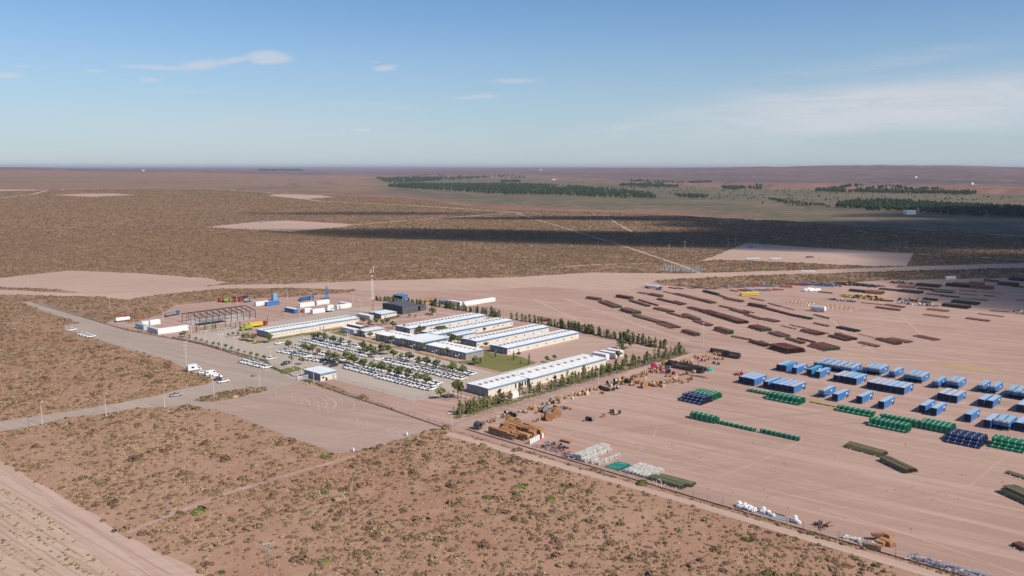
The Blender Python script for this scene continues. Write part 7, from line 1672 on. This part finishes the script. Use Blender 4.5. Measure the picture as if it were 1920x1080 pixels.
# fences: kerb, posts and wires
M_KERB = mat('fence_kerb', (.20, .105, .080), .85, .2, .5); M_WIRE = mat('wire', (.30, .28, .27), .5, .1, 1)
def fence(pts, label, H=2.2, step=6.0, kerb=True, brace=8, group=None, px=True, parts=95, m=M_STEEL):
    c = [g(*p) for p in pts] if px else pts; t = thing('fence', label, 'fence', c[0], 0, group); o = c[0]; T_ = sum((b_-a_).length for a_, b_ in zip(c, c[1:])); step = max(step, T_/parts); b = MB(); w = MB(); acc = 0; k = 0
    for a_, b_ in zip(c, c[1:]):
        L = (b_-a_).length; d = (b_-a_)/L; rz = math.atan2(d.y, d.x); n = max(1, int(round(L/step))); mid = (a_+b_)/2-o
        if kerb: b.box((mid.x, mid.y, .14), (L, .22, .28), rz)
        for z in (.7, 1.15, 1.6, H-.08): w.tube((a_-o)+Vector((0, 0, z)), (b_-o)+Vector((0, 0, z)), .022, n=3, caps=False)
        for i in range(n):
            p = a_+d*(L*i/n)-o; q = MB(); q.box((p.x, p.y, H/2), (.11, .11, H)); q.box((p.x, p.y-.0, H+.12), (.09, .09, .28), .4)
            if k % brace == brace-1: q.tube((p.x, p.y, H*.8), (p.x+d.x*1.4, p.y+d.y*1.4, .1), .06, n=4); q.tube((p.x, p.y, H*.8), (p.x-d.x*1.4, p.y-d.y*1.4, .1), .06, n=4)
            q.build('post', m, t); k += 1
    if kerb: b.build('kerb', M_KERB, t)
    w.build('wires', M_WIRE, t); return t
fence([(62, 567), (240, 620), (335, 637.5), (388, 648), (440, 664.5), (500, 684), (548, 705)], 'wire fence on a brick-red kerb, left of the gate', step=5)
fence([(571, 712), (640, 738), (720, 764), (843, 806)], 'wire fence on a brick-red kerb between gate and drum yard', step=4)
fence([(874, 805), (1300, 933), (1796, 1078), (1960, 1126)], 'long wire fence on a kerb along the lower side of the yard', step=5)
fence([(843, 806), (862, 795), (1000, 752), (1150, 706), (1300, 656)], 'tall wire fence along the track beside the drum line', 2.4, 6, kerb=False)
fence([(1300, 656), (1220, 640), (1000, 596), (905, 578)], 'wire fence beyond the north tree row', 2.0, 7, kerb=False)
fence([c6(-30, 640), c6(150, 690), c6(540, 800), c6(820, 875), c6(985, 890), c6(1180, 835)], 'low post fence along the lot edge', 1.2, 9, kerb=False)
fence([(336, 637.5), (352, 630), (420, 600)], 'wire fence between containers and hedge', 2.0, 7, kerb=False)
# white arch posts at the yard fence
for i, (X, Y) in enumerate(((1225, 640),)):
    t = thing('arch', 'white arch post at the yard fence before the olive stacks', 'arch', g(*e7(1218, 645)), RV); b = MB()
    for k in range(10):
        a0, a1 = math.pi*k/10, math.pi*(k+1)/10; b.tube((.95-.95*math.cos(a0), 0, 1.3+1.0*math.sin(a0)), (.95-.95*math.cos(a1), 0, 1.3+1.0*math.sin(a1)), .09, n=5)
    b.build('hoop', M_LABEL, t); b = MB(); b.tube((0, 0, 0), (0, 0, 1.3), .09, n=5); b.build('leg', M_LABEL, t); b = MB(); b.tube((1.9, 0, 0), (1.9, 0, 1.3), .09, n=5); b.build('leg', M_LABEL, t)
# substation
t = thing('substation', 'fenced electrical substation beside the main road', 'substation', g(1233, 508), RV+.35)
for i in range(16): b = MB(); b.tube((i*2.6, 0, 0), (i*2.6, 0, 5.5), .16, n=5); b.build('post', M_POLE, t)
for i in range(14): b = MB(); b.tube((i*2.9+3, 19, 0), (i*2.9+3, 19, 5.5), .16, n=5); b.build('post', M_POLE, t)
for i in range(7): b = MB(); b.box((5+i*5, 9, 1.2), (1.6, 1.6, 2.4)); b.tube((5+i*5, 9, 2.4), (5+i*5, 9, 4.2), .3, n=6); b.build('transformer', M_STEEL, t)
for z in (3.4, 5.3): b = MB(); b.tube((0, 0, z), (39, 0, z), .07, n=4); b.build('busbar', M_POLE, t); b = MB(); b.tube((3, 19, z), (41, 19, z), .07, n=4); b.build('busbar', M_POLE, t)
b = MB(); b.box((20, 9, .1), (38, 17, .15)); b.build('yard_slab', M_METAL, t)
# small white letters-like stones row beside the road seen as pale blocks
for i in range(7):
    b = MB(); b.box((0, 0, .5), (1.6, .7, 1.0), .1, (.8, .8)); o = b.build('white_block', M_LABEL); o.location = g(1504+3.6*i, 508.5+.15*i); tag(o, 'small white block, %s from the left beside the main road' % nth(i), 'block', 'white blocks beside the main road')
# H-frame poles on the plain
for i, (x, y) in enumerate(((1366, 421), (1421, 423), (1478, 425), (1254, 474), (1284, 466), (1379, 460), (1698, 467), (1365, 462), (1622, 405), (1745, 398), (1764, 399), (1848, 411))):
    H = 9 if i < 8 else 20
    t = thing('line_pole', 'distant power line pole, %s of those standing on the plain at the right' % nth(i), 'pole', gt(x, y), .2, 'distant power line poles'); b = MB(); b.tube((0, 0, 0), (0, 0, H), .22, .15, 5); b.build('pole', M_POLE, t); b = MB(); b.box((0, 0, H-.5), (3, .2, .2)); b.build('crossarm', M_POLE, t)
# ---------------------------------------------------------------- the motorcyclist crossing the forecourt
def skinned(name, m, verts, edges, radii, parent=None, sub=1):
    me = bpy.data.meshes.new(name); me.from_pydata(verts, edges, []); me.materials.append(m); o = bpy.data.objects.new(name, me); COL.objects.link(o)
    sk = o.modifiers.new('skin', 'SKIN'); me.skin_vertices.new() if not me.skin_vertices else None
    for i, r in enumerate(radii): me.skin_vertices[0].data[i].radius = (r, r)
    me.skin_vertices[0].data[0].use_root = True; sb_ = o.modifiers.new('sub', 'SUBSURF'); sb_.levels = sub; sb_.render_levels = sub
    if parent: o.parent = parent
    return o
M_SHIRT = mat('pale_shirt', (.62, .62, .66), .8, .1, 2); M_TROUSER = mat('dark_trousers', (.03, .035, .05), .8, .1, 2); M_SKIN = mat('skin', (.42, .26, .18), .6, .05, 2); M_HELM = mat('helmet_black', (.02, .02, .025), .25, .05, 1, spec=.6)
pm_ = g(474, 706.5); rz_m = math.pi*.05
t = thing('motorcycle', 'dark motorcycle crossing the forecourt', 'motorcycle', pm_, rz_m)
for x in (-.68, .72):
    b = MB(); b.tube((0, -.07, 0), (0, .07, 0), .33, n=16); b.cur = 1; b.tube((0, -.08, 0), (0, .08, 0), .2, n=10); o = b.build('wheel', [M_BLK, M_METAL], t); o.location = (x, 0, .33)
b = MB(); b.tube((-.68, 0, .33), (-.1, 0, .45), .06, n=6); b.box((.02, 0, .45), (.5, .26, .34)); b.tube((.72, 0, .33), (.45, 0, 1.0), .05, n=6); b.tube((.45, 0, .95), (-.3, 0, .75), .06, n=6); b.build('frame', M_STEEL, t)
b = MB(); b.box((.18, 0, .86), (.5, .28, .24), 0, (.8, .7)); b.build('fuel_tank', M_CARD, t); b = MB(); b.box((-.38, 0, .82), (.75, .26, .12), 0, (.9, .8)); b.build('saddle', M_BLK, t)
b = MB(); b.tube((.44, -.36, 1.08), (.44, .36, 1.08), .025, n=6); b.build('handlebar', M_STEEL, t); b = MB(); b.tube((.52, 0, .95), (.62, 0, .95), .1, n=10); b.build('headlight', M_LAMPG, t)
V_ = [(-.22, 0, .93), (-.18, 0, 1.15), (-.08, 0, 1.42), (-.02, 0, 1.52), (.02, 0, 1.62), (.04, 0, 1.72),
      (-.05, .19, 1.40), (.14, .27, 1.20), (.40, .30, 1.12), (-.05, -.19, 1.40), (.14, -.27, 1.20), (.40, -.30, 1.12),
      (-.18, .12, .92), (.20, .20, .84), (.02, .20, .44), (.14, .20, .38), (-.18, -.12, .92), (.20, -.20, .84), (.02, -.20, .44), (.14, -.20, .38)]
E_ = [(0, 1), (1, 2), (2, 3), (3, 4), (4, 5), (2, 6), (6, 7), (7, 8), (2, 9), (9, 10), (10, 11), (0, 12), (12, 13), (13, 14), (14, 15), (0, 16), (16, 17), (17, 18), (18, 19)]
R_ = [.15, .15, .17, .07, .10, .11, .07, .05, .035, .07, .05, .035, .10, .075, .05, .05, .10, .075, .05, .05]
pr = thing('person', 'person in pale shirt and dark helmet riding the motorcycle over the forecourt', 'person', pm_, rz_m)
skinned('body', M_SHIRT, V_, E_, R_, pr)
b = MB(); b.ball((.05, 0, 1.72), .15, 12, 9, (1.1, .95, 1.0)); b.build('helmet', M_HELM, pr, True)
for s in (1, -1):
    b = MB(); b.tube((-.16, s*.12, .92), (.21, s*.20, .85), .115, .09, 9); b.tube((.21, s*.20, .85), (.02, s*.20, .44), .088, .065, 9); b.build('trouser_leg', M_TROUSER, pr)
    b = MB(); b.box((.10, s*.20, .38), (.28, .11, .1), 0, (.8, .8)); b.build('boot', M_BLK, pr)
    for k in range(5):
        b = MB(); b.tube((.40+.015*abs(k-2), s*(.24+.026*k), 1.115), (.475, s*(.24+.026*k), 1.10), .011, n=5); b.tube((.475, s*(.24+.026*k), 1.10), (.465, s*(.24+.026*k), 1.05), .010, n=5); b.build('finger', M_SKIN, pr)
HAZE_D = 2.8e-5
# ---------------------------------------------------------------- haze
hb = MB()
hx0, hx1, hy0, hy1 = -40000, 40000, -4000, 46000
hb.poly([(x, y, z) for z in (-45, 145) for (x, y) in ((hx0, hy0), (hx1, hy0), (hx1, hy1), (hx0, hy1))],
        [(3, 2, 1, 0), (4, 5, 6, 7), (0, 1, 5, 4), (1, 2, 6, 5), (2, 3, 7, 6), (3, 0, 4, 7)])
hm = bpy.data.materials.new('haze'); hm.use_nodes = True; ht = hm.node_tree; ht.nodes.clear()
pv = ht.nodes.new('ShaderNodeVolumePrincipled'); ho = ht.nodes.new('ShaderNodeOutputMaterial')
pv.inputs['Color'].default_value = (.72, .80, .95, 1); pv.inputs['Density'].default_value = HAZE_D; pv.inputs['Anisotropy'].default_value = .2
ht.links.new(pv.outputs[0], ho.inputs['Volume'])
haze = hb.build('haze', hm); tag(haze, 'pale thin haze over the whole plain', None, None, 'stuff')
